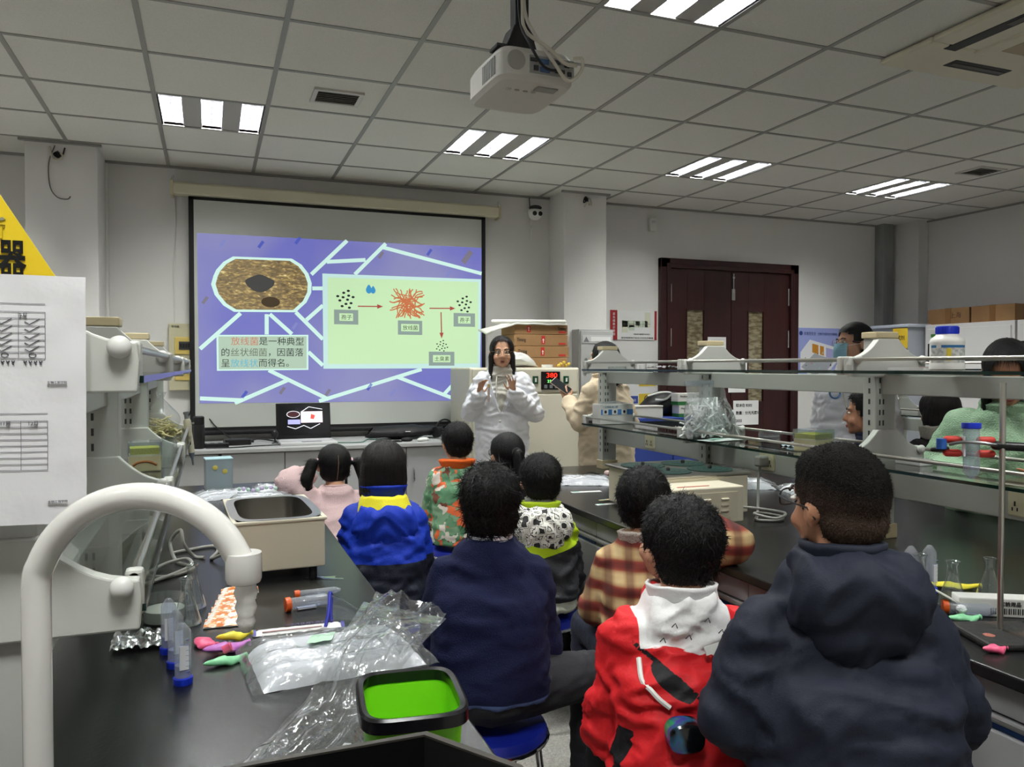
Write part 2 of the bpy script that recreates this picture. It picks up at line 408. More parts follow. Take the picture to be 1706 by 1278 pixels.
# ceiling cassette air conditioner
t = thing('air_conditioner', 'beige four-way cassette air conditioner set into the ceiling', 'air conditioner', ((ACX0+ACX1)/2,(ACY0+ACY1)/2,CZ-.012))
hw, hh = (ACX1-ACX0)/2, (ACY1-ACY0)/2
acm = M('aircon_beige', (214,206,184), .45); acd = M('aircon_slot', (38,37,36), .6); acg = M('aircon_grille', (176,160,132), .6, bump=(120,.3,(1,.02,1)))
def slab(x0,x1,y0,y1,z0,z1,in_): return MB().loft([((0,0,0),0,0)],4)
fr = MB(); iw, ih = hw-.30, hh-.30
fr.bb(-hw,hw,-hh,-ih,-.03,.0).bb(-hw,hw,ih,hh,-.03,.0).bb(-hw,-iw,-ih,ih,-.03,.0).bb(iw,hw,-ih,ih,-.03,.0)
fr.build('panel', acm, t, False, .012)
MB().bb(-iw-.02,iw+.02,-ih-.02,ih+.02,-.042,-.02).build('intake_frame', acm, t, False, .01)
MB().bb(-iw+.06,iw-.06,-ih+.06,ih-.06,-.046,-.03).build('intake_grille', acg, t, False, .004)
for (cx,cy,lx,ly) in ((0,hh-.15,iw*2.2,.08),(0,-hh+.15,iw*2.2,.08),(-hw+.15,0,.08,ih*2.2),(hw-.15,0,.08,ih*2.2)):
    MB().bb(cx-lx/2,cx+lx/2,cy-ly/2,cy+ly/2,-.033,-.02).build('air_slot', acd, t, False, .01)
    s_ = MB().bb(cx-lx/2+.02,cx+lx/2-.02,cy-ly/6,cy+ly/6,-.036,-.03); s_.build('flap', M('aircon_flap',(70,66,60),.5), t, False)

# double door
door_m = M('dark_red_door', (54,17,15), .42, var=(3,(44,12,12),.35,.65,(4,4,.5)), bump=(60,.04,(3,3,.2)))
dt = struct(bpy.data.objects.new('door_1', None), 'dark red wooden double door with narrow glazed slots'); COL.objects.link(dt); dt.location = (4.755,6.44,0)
fr = MB(); fr.bb(-.805,-.70,-.05,.02,0,2.426).bb(.70,.805,-.05,.02,0,2.426).bb(-.805,.805,-.05,.02,2.335,2.426); fr.build('door_frame', door_m, dt, False, .006)
MB().bb(-.74,-.70,-.062,-.04,0,2.36).bb(.70,.74,-.062,-.04,0,2.36).bb(-.74,.74,-.062,-.04,2.335,2.375).build('door_moulding', door_m, dt, False, .006)
gl = M('door_slot_glass', (150,140,112), .15, var=(14,(104,92,66),.4,.6,(1,1,3)), spec=.8)
for s_, (a, b_) in ((-1,(-.505,-.315)),(1,(.205,.385))):
    x0, x1 = (-.70,0) if s_ < 0 else (0,.70)
    d = MB(); d.bb(x0+.003,a,-.03,.01,.02,2.335).bb(b_,x1-.003,-.03,.01,.02,2.335).bb(a,b_,-.03,.01,1.945,2.335).bb(a,b_,-.03,.01,.02,1.06)
    leaf = d.build('door_leaf', door_m, dt, False, .002)
    MB().bb(a-.012,a,-.036,-.03,1.05,1.957).bb(b_,b_+.012,-.036,-.03,1.05,1.957).bb(a,b_,-.036,-.03,1.945,1.957).bb(a,b_,-.036,-.03,1.048,1.06).build('glazing_bead', door_m, leaf, False)
    MB().bb(a,b_,-.012,-.006,1.06,1.945).build('pane', gl, leaf, False)
    hx = x0+.012 if s_ < 0 else x1-.012
    for z in (2.10,1.68,.5): MB().cyl((hx,-.036,z-.085),(hx,-.036,z+.085),.010,n=10).build('hinge', chrome, leaf)
MB().bb(.0,.04,-.04,-.03,2.05,2.16).cyl((.02,-.04,2.12),(.02,-.04,2.31),.006).bb(.008,.032,-.045,-.03,2.26,2.28).build('door_bolt', chrome, dt, False, .002)
MB().bb(-.55,.45,-.05,-.03,2.352,2.362).build('door_closer_rail', M('door_rail',(110,70,66),.3,metal=.5), dt, False)
# ------------------------------------------------------------------ projection screen with the projected slide
def lit(name, col, e=.42, base=.45):
    return M('slide_'+name, tuple(c*base for c in col), .9, spec=.1, emit=(col, e))
scr_m = M('screen_fabric', (196,199,192), .85, spec=.1)
t = wthing('projection_screen', 'wide white pull-down projection screen showing a lilac slide', 'projection screen', (1.02,6.3,.9))
SY = 6.33
MB().bb(-.106,2.16,SY,SY+.003,.925,2.665).build('fabric', scr_m, t, False)
blk = M('screen_black_border', (14,14,15), .7)
MB().bb(-.14,-.104,SY-.002,SY+.004,.91,2.665).bb(2.155,2.19,SY-.002,SY+.004,.91,2.665).bb(-.14,2.19,SY-.002,SY+.004,2.645,2.668).bb(-.14,2.19,SY-.002,SY+.004,.922,.945).build('border', blk, t, False)
MB().cyl((-.15,SY,.905),(2.2,SY,.905),.019,n=12).build('bottom_bar', blk, t)
hs = M('screen_case_cream', (204,197,172), .4)
MB().prism([(SY-.06,2.67),(SY+.05,2.67),(SY+.05,2.76),(SY-.045,2.76),(SY-.06,2.745)], -.245, 2.295, 'x').build('case', hs, t, True, .006)
for x in (-.25,2.30): 
    MB().bb(x-.012,x+.012,SY-.065,SY+.055,2.655,2.768).build('end_cap', M('screen_case_cap',(190,180,148),.45), t, False, .008)
    MB().tube([(x,SY,2.76),(x,SY,2.80),(x+.012,SY,2.815),(x+.012,SY,2.795)],.004,6).build('hook', alu, t)
bg_m, N, L, b = nodes_mat('slide_lilac')
tc = N.new('ShaderNodeTexCoord'); no = N.new('ShaderNodeTexNoise'); no.inputs['Scale'].default_value = 1.1; L.new(tc.outputs['Object'], no.inputs['Vector'])
cr = ramp(N, [(.38,(112,114,196)),(.62,(142,142,192))]); L.new(no.outputs['Fac'], cr.inputs[0])
b.inputs['Base Color'].default_value = lin((70,70,90)); b.inputs['Roughness'].default_value = .9; L.new(cr.outputs[0], b.inputs['Emission Color']); b.inputs['Emission Strength'].default_value = .78; bg_m.cycles.emission_sampling = 'NONE'
sl = MB().prism([(-.083,2.399),(2.155,2.408),(2.155,1.116),(-.075,1.127)], SY-.0015, SY+.001, 'y').build('slide', bg_m, t, False)
y1, y2, y3, y4, y5 = SY-.0022, SY-.0030, SY-.0036, SY-.0042, SY-.0046
def flat(poly, y, mat, name): return MB().prism(poly, y, y+.0008, 'y').build(name, mat, sl, False)
def seg(a, b_, w, y, mat, name):
    a = Vector(a); b_ = Vector(b_); d = (b_-a).normalized(); n = Vector((-d.y,d.x))*w/2
    return flat([tuple(a-n),tuple(b_-n),tuple(b_+n),tuple(a+n)], y, mat, name)
ln = lit('line_white', (206,240,230), .85); pale = lit('pale_green', (206,240,190), .78); palew = lit('pale_white', (200,234,228), .82)
greyl = lit('label_grey', (160,180,172), .62); txt_d = lit('text_dark', (88,96,98), .15); txt_o = lit('text_orange', (226,144,112), .62)
txt_c = lit('text_cyan', (110,196,222), .7); txt_g = lit('text_olive', (140,150,128), .45); redl = lit('arrow_red', (206,92,84), .5)
orl = lit('tangle_orange', (226,132,86), .62); drop = lit('drop_blue', (70,160,215), .7)
SL = [((1.026,2.405),(.747,2.125)),((.867,2.229),(1.172,2.259)),((1.337,2.399),(1.086,2.139)),((1.313,2.367),(2.155,2.191)),((.754,2.016),(.836,2.019)),((.835,1.885),(.708,1.768)),((.628,1.826),(.834,1.618)),((.722,1.518),(.833,1.412)),((.221,1.809),(-.068,1.535)),((.411,1.806),(.41,1.65)),((.433,1.807),(.598,1.656)),((-.071,1.165),(.231,1.146)),((.175,1.125),(.567,1.299)),((.423,1.375),(.876,1.144)),((.801,1.13),(1.632,1.381)),((1.429,1.318),(1.923,1.129)),((2.034,1.389),(1.822,1.171))]
for a, b_ in SL: seg(a, b_, .03, y1, ln, 'slide_line')
CAP = [(.169,2.236),(.601,2.241),(.674,2.197),(.725,2.131),(.75,2.057),(.746,1.981),(.709,1.904),(.628,1.826),(.173,1.818),(.098,1.864),(.037,1.942),(.013,2.021),(.03,2.085),(.05,2.131),(.1,2.192)]
flat(CAP, y2, ln, 'photo_border')
ph, N, L, b = nodes_mat('slide_soil_photo')
tc = N.new('ShaderNodeTexCoord'); mp = N.new('ShaderNodeMapping'); mp.inputs['Scale'].default_value = (1,1,2.6); L.new(tc.outputs['Object'], mp.inputs[0])
no = N.new('ShaderNodeTexNoise'); no.inputs['Scale'].default_value = 26; no.inputs['Detail'].default_value = 6; no.inputs['Distortion'].default_value = .6; L.new(mp.outputs[0], no.inputs['Vector'])
cr = ramp(N, [(.3,(78,66,48)),(.5,(122,102,66)),(.62,(176,150,88)),(.74,(232,218,160))]); L.new(no.outputs['Fac'], cr.inputs[0])
b.inputs['Base Color'].default_value = lin((80,72,56)); L.new(cr.outputs[0], b.inputs['Emission Color']); b.inputs['Emission Strength'].default_value = .85; ph.cycles.emission_sampling = 'NONE'
cc = Vector((.385,2.03)); flat([tuple(cc+(Vector(p)-cc)*.915) for p in CAP], y3, ph, 'soil_photo')
blob = lit('blob_grey', (92,92,90), .45)
flat([(.363+.105*math.cos(a)*(1+.08*math.sin(3*a)), 2.04+.062*math.sin(a)*(1+.1*math.cos(4*a))) for a in [2*PI*k/28 for k in range(28)]], y4, blob, 'soil_blob')
flat([(.44+.07*math.cos(a), 1.90+.04*math.sin(a)) for a in [2*PI*k/16 for k in range(16)]], y4, lit('blob_brown',(96,82,62),.4), 'soil_blob')
flat([(.048,1.642),(.722,1.652),(.721,1.377),(.049,1.371)], y2, ln, 'text_box')
flat([(.062,1.630),(.708,1.640),(.707,1.389),(.063,1.383)], y3, lit('pale_grey_green',(190,214,192),.72), 'text_box')
def st(s, x, z, size, mat, width=None): return text(s, size, mat, sl, (x, SY-.0056, z), (PI/2,0,0), width=width, name='slide_lettering', depth=.0003)
cw = .0675
for s_, k, z, mt in (('放线菌',1.1,1.571,txt_o),('是一种典型',4.1,1.574,txt_d),('的',.03,1.486,txt_d),('丝状细菌',1.03,1.487,txt_g),('，',5.03,1.489,txt_d),('因菌落',6.03,1.489,txt_d),('呈',.03,1.404,txt_d),('放线状',1.03,1.405,txt_c),('而得名。',4.03,1.407,txt_d)):
    st(s_, .075+k*cw, z, .0675, mt)
flat([(.832,2.136),(2.15,2.143),(2.141,1.389),(.837,1.386)], y2, palew, 'diagram_box')
flat([(.874,2.107),(2.125,2.118),(2.118,1.43),(.872,1.423)], y3, pale, 'diagram_box')
for (x0,z0,x1,z1,s_) in ((.921,1.855,1.112,1.739,'孢子'),(1.434,1.78,1.637,1.664,'放线菌'),(1.907,1.852,2.095,1.739,'孢子'),(1.693,1.527,1.913,1.411,'土臭素')):
    flat([(x0,z0),(x1,z0),(x1,z1),(x0,z1)], y4, greyl, 'diagram_label')
    w = .042*len(s_); cx, cz = (x0+x1)/2, (z0+z1)/2
    flat([(cx-w/2-.012,cz+.03),(cx+w/2+.012,cz+.03),(cx+w/2+.012,cz-.03),(cx-w/2-.012,cz-.03)], y4-.0005, pale, 'diagram_label')
    st(s_, cx-w/2, cz-.016, .042, txt_d, w)
y6 = y4
for (cx,cz,n,r) in ((1.012,1.936,12,.075),(2.001,1.926,12,.070),(1.803,1.575,14,.052)):
    rr = random.Random(3)
    d = MB()
    for k in range(n):
        a = k*2.4; q = r*math.sqrt((k+.5)/n); x, z = cx+q*math.cos(a), cz+q*math.sin(a)*1.0
        d.prism([(x+.0115*math.cos(u)*(r/.07)**1.6, z+.0085*math.sin(u)*(r/.07)**1.6) for u in [2*PI*j/8 for j in range(8)]], y6, y6+.0008, 'y')
    d.build('spore_dots', txt_d, sl, False)
def arrow(a, b_):
    seg(a, b_, .009, y6, redl, 'arrow'); a = Vector(a); b_ = Vector(b_); d = (b_-a).normalized(); n = Vector((-d.y,d.x))
    flat([tuple(b_+d*.012),tuple(b_-d*.035+n*.018),tuple(b_-d*.035-n*.018)], y6-.0002, redl, 'arrow_head')
arrow((1.109,1.886),(1.30,1.889)); arrow((1.699,1.885),(1.91,1.89)); arrow((1.798,1.856),(1.803,1.65))
rr = random.Random(5); tg = MB()
for k in range(46):
    a = rr.uniform(0,2*PI); q = rr.uniform(0,.08); p = Vector((1.512+q*math.cos(a),1.925+q*.8*math.sin(a))); a = rr.uniform(0,2*PI)
    for j in range(8):
        e = p + Vector((math.cos(a),math.sin(a)))*.02; n = Vector((-math.sin(a),math.cos(a)))*.0045
        if abs(e.x-1.512) > .15 or abs(e.y-1.92) > .125: break
        tg.add([(*(p-n)[:1],y6-.0001*(k%7),(p-n).y),((e-n).x,y6-.0001*(k%7),(e-n).y),((e+n).x,y6-.0001*(k%7),(e+n).y),((p+n).x,y6-.0001*(k%7),(p+n).y)],[(0,1,2,3)])
        p = e; a += rr.uniform(-.55,.55)
tg.build('filament_tangle', orl, sl, False)
for (cx,cz,r) in ((1.198,2.022,.032),(1.232,2.018,.027)):
    flat([(cx+r*.75*math.cos(a)*(1-.45*max(0,math.sin(a))), cz+r*math.sin(a)*(1.25 if math.sin(a)>0 else 1)) for a in [2*PI*k/20+PI/2 for k in range(20)]], y6, drop, 'water_drop')
cfm = [lit('fleck_blue',(96,110,214),.6), lit('fleck_tan',(150,144,160),.55), lit('fleck_lilac',(150,156,224),.6)]
for k, (x,z) in enumerate([(1.7,2.348),(2.027,2.325),(1.866,2.18),(.646,2.383),(1.297,2.304),(.094,2.33),(.372,2.338),(.523,1.217),(1.389,1.192),(.245,1.19),(.869,1.198),(1.932,1.234),(1.2,1.24),(-.03,1.9),(.62,1.72),(2.0,1.3)]):
    w = .05 if k == 1 else .025; seg((x-w*.7,z-w),(x+w*.7,z+w), w*.9, y1, cfm[k%3], 'confetti_fleck')

# power panel on the wall left of the screen
t = wthing('electrical_panel', 'olive wall-mounted breaker panel half hidden by the screen edge', 'breaker panel', (-.19,6.40,1.2))
MB().bb(-.285,-.10,6.385,6.44,1.225,1.725).build('case', M('panel_olive',(196,190,158),.5), t, False, .004)
MB().bb(-.245,-.105,6.375,6.386,1.495,1.625).build('cover', M('panel_yellow',(214,188,104),.45), t, False, .006)
MB().bb(-.215,-.11,6.370,6.378,1.53,1.59).build('breaker_window', M('panel_window',(70,72,70),.3), t, False)
for k in range(5): MB().bb(-.208+k*.019,-.194+k*.019,6.362,6.372,1.545,1.575).build('breaker', black_p, t, False)
MB().bb(-.245,-.105,6.375,6.386,1.30,1.43).build('cover', MATS['panel_yellow'], t, False, .006)
text('配电箱', .018, ink, t, (-.265,6.384,1.695))
# cable trunking up the wall
tag(MB().tube(spline([(-.245,6.435,1.72),(-.25,6.432,2.1),(-.235,6.432,2.5),(-.24,6.43,2.74)]),.006,6).build('wall_cable', white_p), 'thin white cable running up the wall left of the screen', 'cable')
tag(MB().bb(-.70,-.682,6.40,6.438,.8,2.88).build('wall_conduit', white_p, None, False, .003), 'white cable conduit beside the left pillar', 'conduit')

# ------------------------------------------------------------------ front counter
CTZ, CY0 = .84, 5.66
ctop = M('counter_grey_top', (172,172,171), .4, bump=(120,.02))
tag(MB().bb(-1.9,1.80,CY0,6.44,CTZ-.028,CTZ).build('counter_worktop', ctop, None, False, .004), 'long pale grey worktop running below the projection screen', 'worktop')
xs = [(-1.88,-.9),(-.88,.05),(.07,.90),(.92,1.78)]
labs = ['grey base cabinet at the far left under the counter','grey base cabinet under the left screen edge','grey base cabinet under the open laptop','grey base cabinet under the black bag with a steel pull']
for (x0,x1), lb in zip(xs, labs):
    t = wthing('base_cabinet', lb, 'cabinet', ((x0+x1)/2,6.0,0), 'cabinets under the front counter')
    MB().bb(x0,x1,CY0+.05,6.42,.08,CTZ-.028).build('body', cab_body, t, False)
    MB().bb(x0+.01,x1-.01,CY0+.1,6.40,.0,.08).build('plinth', black_p, t, False)
    xm = (x0+x1)/2
    for a, b_, hs_ in ((x0,xm-.003,1),(xm+.003,x1,-1)):
        d = MB().bb(a,b_,CY0+.03,CY0+.05,.09,CTZ-.035).build('door', cab_grey, t, False, .003)
        hx = b_-.05 if hs_ > 0 else a+.05
        if lb.endswith('pull'):
            MB().tube([(hx,CY0+.03,.55),(hx,CY0+.005,.56),(hx,CY0+.0,.60),(hx,CY0+.005,.64),(hx,CY0+.03,.65)],.006,8).build('handle', chrome, d)
# laptop
t = thing('laptop', 'open black laptop with a pale keyboard showing the same slide', 'laptop', (.66,5.93,CTZ), .02)
MB().bb(-.20,.20,-.16,.13,0,.022).build('base', M('laptop_silver',(206,206,206),.35,metal=.2), t, False, .005)
MB().bb(-.18,.18,-.06,.11,.022,.0245).build('keyboard', M('laptop_keys',(190,190,192),.5), t, False, .001)
MB().bb(-.05,.09,-.15,-.08,.022,.0235).build('touchpad', M('laptop_pad',(120,120,124),.4), t, False)
R_ = Matrix.Rotation(-.18,3,'X')
lidm = M('laptop_bezel',(12,12,13),.25)
lid = MB().box(Vector((0,.135,.022))+R_ @ Vector((0,.006,.135)),(.40,.012,.27),R_).build('lid', lidm, t, False, .004)
sc_ = lambda u,w,d=0: tuple(Vector((0,.135,.022))+R_ @ Vector((u,-.0012-d,w)))
def lp(poly, mat, d, name): return MB().add([sc_(u,w,d) for u,w in poly],[tuple(range(len(poly)))]).build(name, mat, lid, False)
lp([(-.18,.03),(.18,.03),(.18,.255),(-.18,.255)], M('laptop_screen_dark',(8,8,10),.15,emit=((14,14,18),.3)), .0004, 'display')
le = M('laptop_line',(220,220,230),.3,emit=((225,225,235),.8)); lpk = M('laptop_box',(230,215,222),.3,emit=((240,222,228),.6)); llt = M('laptop_textbox',(150,150,210),.3,emit=((160,160,225),.7))
lp([(-.02,.12),(.14,.12),(.14,.205),(-.02,.205)], lpk, .001, 'display_box'); lp([(-.115,.11),(-.025,.11),(-.025,.145),(-.115,.145)], llt, .001, 'display_text')
lp([(.05,.15),(.075,.145),(.085,.175),(.055,.185)], M('laptop_red',(200,70,60),.3,emit=((210,80,70),.7)), .0014, 'display_mark')
for (a,b_) in (((-.12,.095),(-.06,.075)),((-.06,.075),(.0,.1)),((0,.1),(.05,.075)),((.05,.075),(.12,.11)),((-.02,.20),(.04,.24)),((.04,.24),(.14,.22)),((-.1,.17),(-.05,.165))):
    a = Vector(a); b_ = Vector(b_); n = Vector((-(b_-a).y,(b_-a).x)).normalized()*.0022; lp([tuple(a-n),tuple(b_-n),tuple(b_+n),tuple(a+n)], le, .0012, 'display_line')
cap2 = [(-.075+.05*math.cos(a)*(1.0), .185+.026*math.sin(a)) for a in [2*PI*k/14 for k in range(14)]]
lp(cap2, le, .0012, 'display_photo'); lp([(-.075+(u+.075)*.9,.185+(w-.185)*.86) for u,w in cap2], M('laptop_photo',(60,30,34),.3,emit=((70,40,44),.5)), .0016, 'display_photo')
# counter clutter
t = thing('thermos_flask', 'tall black thermos flask at the left end of the counter', 'flask', (-.075,5.80,CTZ))
MB().lathe([(.0,0),(.036,0),(.038,.01),(.038,.16),(.036,.165)]).build('body', black_p, t); MB().lathe([(.036,.165),(.037,.168),(.037,.215),(.03,.222),(0,.222)]).build('lid', rubber, t)
t = thing('power_adapter', 'black laptop power brick on the counter', 'power adapter', (.18,5.98,CTZ), .15)
MB().bb(-.09,.09,-.05,.05,0,.045).build('brick', black_p, t, False, .008)
MB().tube(spline([(.09,0,.02),(.14,.01,.035),(.2,-.02,.03),(.26,.02,.015),(.33,-.02,.008)]),.005,6).build('lead', rubber, t)
t = thing('power_strip', 'flat black power strip beside the thermos', 'power strip', (.02,5.83,CTZ), .05)
MB().bb(-.10,.10,-.025,.025,0,.03).build('body', black_p, t, False, .005)
for k in range(3): MB().bb(-.07+k*.05,-.045+k*.05,-.012,.012,.03,.0315).build('socket', rubber, t, False)
tag(MB().tube(spline([(-.12,6.42,1.28),(-.1,6.38,1.2),(.0,6.33,1.0),(.1,6.25,.9),(.2,6.1,CTZ+.008),(.3,6.1,CTZ+.008)]),.005,6).build('screen_cable', rubber), 'thin black cable drooping from the breaker panel past the screen', 'cable')
tag(MB().tube(spline([(-.12,6.42,1.25),(-.13,6.36,1.1),(-.17,6.3,.98),(-.2,6.2,CTZ+.006)]),.005,6).build('black_lead', rubber), 'black lead hanging beside the screen left edge', 'cable')
tag(MB().tube(spline([(-.03,5.76,CTZ+.005),(.15,5.74,CTZ+.005),(.3,5.80,CTZ+.005),(.45,5.83,CTZ+.005),(.5,5.9,CTZ+.005)]),.004,6).build('counter_cable', rubber), 'black cable lying along the counter front edge', 'cable')
t = thing('webcam', 'small black round webcam on a stalk left of the laptop', 'webcam', (.44,5.98,CTZ))
MB().lathe([(0,0),(.025,0),(.02,.008),(.006,.012),(.005,.05)]).ell((0,0,.07),(.024,.018,.03)).build('body', black_p, t)
t = thing('laptop_bag', 'slumped black laptop bag lying on the counter behind the children', 'bag', (1.42,6.04,CTZ), .0)
def bagf(u, v):
    x = (u-.5)*.56; w = .11*(1-abs(u-.5)**2.2*3.2); a = v*2*PI
    z = .055 + .055*math.sin(a)*(1-.5*abs(u-.45)*1.5) + .012*noise.noise((u*6,v*5,1)); return (x+.03*math.sin(a), w*math.cos(a), max(0,z))
bg = MB().surf(bagf, 26, 18); bg.build('body', M('bag_nylon',(13,13,15),.6,bump=(40,.3)), t)
MB().tube(spline([(.25,0,.03),(.31,-.02,.06),(.36,0,.02),(.42,-.03,.006)]),.006,6).build('strap', rubber, t)
MB().bb(-.02,.02,-.112,-.106,.06,.066).build('tag', white_p, t, False)
t = thing('headset', 'black headset lying at the right end of the counter', 'headset', (1.74,5.98,CTZ), .5)
MB().tube([(.09*math.cos(a),.02,.075+.07*math.sin(a)) for a in [PI*k/10 for k in range(11)]],.007,8).build('band', black_p, t)
for s_ in (-1,1): MB().cyl((s_*.09-.02*s_,.02,.05),(s_*.09+.012*s_,.02,.05),.042,n=18).build('ear_cup', rubber, t)
t = thing('mouse', 'small white mouse on the counter in front of the bag', 'mouse', (1.50,5.78,CTZ), .5)
MB().ell((0,0,.012),(.055,.03,.018)).build('shell', white_p, t); MB().bb(.01,.03,-.003,.003,.026,.031).build('wheel', black_p, t, False)
t = thing('phone', 'dark phone lying flat beside the mouse', 'phone', (1.26,5.79,CTZ), .1)
MB().bb(-.075,.075,-.035,.035,0,.009).build('body', black_p, t, False, .003); MB().bb(-.07,.07,-.03,.03,.009,.0096).build('glass', M('phone_glass',(30,32,36),.1), t, False)
tag(MB().ell((1.38,5.80,CTZ+.014),(.045,.03,.018)).build('cable_lump', rubber), 'small black mouse beside the phone', 'mouse')
tag(MB().tube(spline([(.87,5.85,CTZ+.004),(.95,5.80,CTZ+.006),(1.05,5.83,CTZ+.004),(1.12,5.9,CTZ+.02),(1.2,5.84,CTZ+.004)]),.004,6).build('green_cable', M('cable_green',(60,100,84),.5)), 'thin greenish cable right of the laptop', 'cable')

# ------------------------------------------------------------------ incubator by the counter
t = wthing('incubator', 'large cream laboratory incubator with a red digital display behind the presenter', 'incubator', (2.26,5.9,0))
inc = M('incubator_cream', (214,209,190), .45, bump=(200,.02))
MB().bb(1.81,2.72,5.6,6.1,.06,1.395).build('cabinet', inc, t, False, .012)
MB().bb(1.83,2.70,5.585,5.602,.1,1.19).build('door', inc, t, False, .008)
MB().bb(1.83,2.70,5.585,5.602,1.205,1.385).build('control_panel', inc, t, False, .006)
MB().bb(2.385,2.545,5.578,5.588,1.225,1.365).build('display', M('display_black',(14,14,16),.2), t, False, .003)
text('380', .052, M('led_red',(255,40,20),.4,emit=((255,40,20),2.2)), t, (2.425,5.577,1.318), width=.09)
text('25.0', .03, M('led_green',(120,255,120),.4,emit=((120,255,120),1.2)), t, (2.435,5.577,1.28), width=.06)
for k in range(3): MB().bb(2.41+k*.045,2.435+k*.045,5.574,5.58,1.235,1.262).build('button', M('button_grey',(120,122,126),.5), t, False, .002)
for x in (2.315,2.575): 
    s_ = MB().bb(x,x+.045,5.576,5.588,1.27,1.33).build('rocker_switch', M('switch_green',(20,70,46),.4), t, False, .003)
    MB().bb(x+.016,x+.03,5.573,5.577,1.285,1.315).build('switch_mark', white_p, s_, False)
for x in (1.87,2.66):
    for y in (5.65,6.05): MB().cyl((x,y,0),(x,y,.065),.02,n=10).build('foot', black_p, t)
# cartons on the incubator
for k, (z, w, lb, xo) in enumerate(((1.397,.075,'squashed bottom carton of four on the incubator',.0),(1.475,.09,'second carton up on the incubator with a red arrow mark',.01),(1.567,.09,'third carton up on the incubator with a red arrow mark',0),(1.659,.075,'top carton on the incubator under a white foam sheet',.0))):
    t = wthing('carton', lb, 'carton', (2.46,5.9,z), 'brown cartons on the incubator')
    MB().bb(2.23+xo,2.69+xo,5.75,6.05,z,z+w).build('box', cardboard, t, False, .004)
    if k:
        ax = (0,2.47,2.475,2.35)[k]
        MB().bb(ax-.015,ax+.015,5.748,5.75,z+.015,z+w-.01).build('arrow_mark', red_ink, t, False)
        MB().prism([(ax-.009,z+.045),(ax+.009,z+.045),(ax,z+.06)],5.7465,5.748,'y').bb(ax-.003,ax+.003,5.7465,5.748,z+.025,z+.046).build('arrow_sign', white_p, t, False)
        text('Timing', .04, ink, t, ((2.25 if k < 3 else 2.60)+xo,5.748,z+.035), width=.075)
        MB().bb(2.61,2.67,5.748,5.75,z+.012,z+.026).build('print_mark', red_ink, t, False)
t = wthing('foam_sheet', 'white rolled foam sheet draped over the cartons', 'foam sheet', (2.4,5.9,1.735))
def ff(u, v):
    x = 2.03+u*.64; z = 1.745+.02*math.sin(v*PI)-max(0,.30-u)*.35*(1-abs(v-.4)); return (x, 5.72+v*.33, z+.006*noise.noise((u*6,v*4,0)))
o = MB().surf(ff, 26, 10).build('sheet', M('foam_white',(236,235,226),.7), t); s_ = o.modifiers.new('thick','SOLIDIFY'); s_.thickness = .014
MB().caps((2.05,5.74,1.752),(2.65,5.73,1.762),.016).build('roll', MATS['foam_white'], t)
t = wthing('plastic_bag', 'crumpled white plastic bag on the incubator beside the cartons', 'bag', (2.18,5.72,1.397))
def pb(u, v):
    a = v*2*PI; r = math.sin(min(1,u*1.15)*PI)**.7; k = 1+.25*noise.noise((u*5,math.cos(a)*2,math.sin(a)*2)); return (2.04+u*.42, 5.72+.09*r*math.cos(a)*k, 1.405+max(0,.055*r*(1+math.sin(a))*k))
MB().surf(pb, 22, 18).build('bag', M('bag_white',(232,232,228),.45,bump=(25,.4)), t)
t = wthing('tape_roll', 'flat white roll on the incubator top', 'tape', (2.47,5.66,1.397))
MB().lathe([(.022,0),(.045,0),(.045,.022),(.022,.022),(.022,0)], (2.47,5.66,1.397)).build('ring', white_p, t)
t = wthing('sprig', 'small sprig of yellow dried flowers on the incubator', 'flowers', (2.62,5.66,1.397))
for k in range(5): MB().ell((2.57+k*.022,5.66+.01*(k%2),1.412+.012*(k%3)),(.014,.014,.012)).build('flower', M('flower_yellow',(206,178,70),.7), t)
t = wthing('speaker_stick', 'small black upright device at the right rear of the incubator', 'device', (2.70,6.06,1.397)); MB().bb(2.68,2.72,6.04,6.08,1.397,1.60).build('body', black_p, t, False, .004); MB().bb(2.685,2.715,6.036,6.04,1.42,1.58).build('front', rubber, t, False)
# ------------------------------------------------------------------ things on the front wall
t = wthing('security_camera', 'white dome security camera with two lenses high on the wall', 'camera', (2.66,6.44,2.62))
MB().bb(2.62,2.70,6.38,6.44,2.74,2.80).build('bracket', white_p, t, False, .006)
MB().ell((2.655,6.35,2.735),(.062,.06,.058)).build('head', white_p, t)
MB().ell((2.655,6.345,2.785),(.058,.055,.022)).build('hood', black_p, t)
for s_ in (-1,1): MB().ell((2.655+s_*.026,6.294,2.728),(.02,.012,.02)).build('lens', rubber, t)
MB().tube(spline([(2.64,6.42,2.70),(2.625,6.40,2.65),(2.66,6.40,2.64),(2.64,6.40,2.60),(2.645,6.42,2.52)]),.004,6).build('cable', white_p, t)
MB().tube(spline([(2.64,6.43,2.80),(2.63,6.42,2.86),(2.635,6.43,2.90)]),.004,6).build('cable', rubber, t)
t = wthing('wall_sensor', 'small white sensor box on the wall above the door corner', 'sensor', (3.87,6.42,2.66))
MB().bb(3.835,3.905,6.39,6.44,2.665,2.79).build('case', white_p, t, False, .01); MB().bb(3.85,3.89,6.386,6.392,2.74,2.765).build('lens', M('sensor_lens',(196,196,192),.3), t, False, .004)
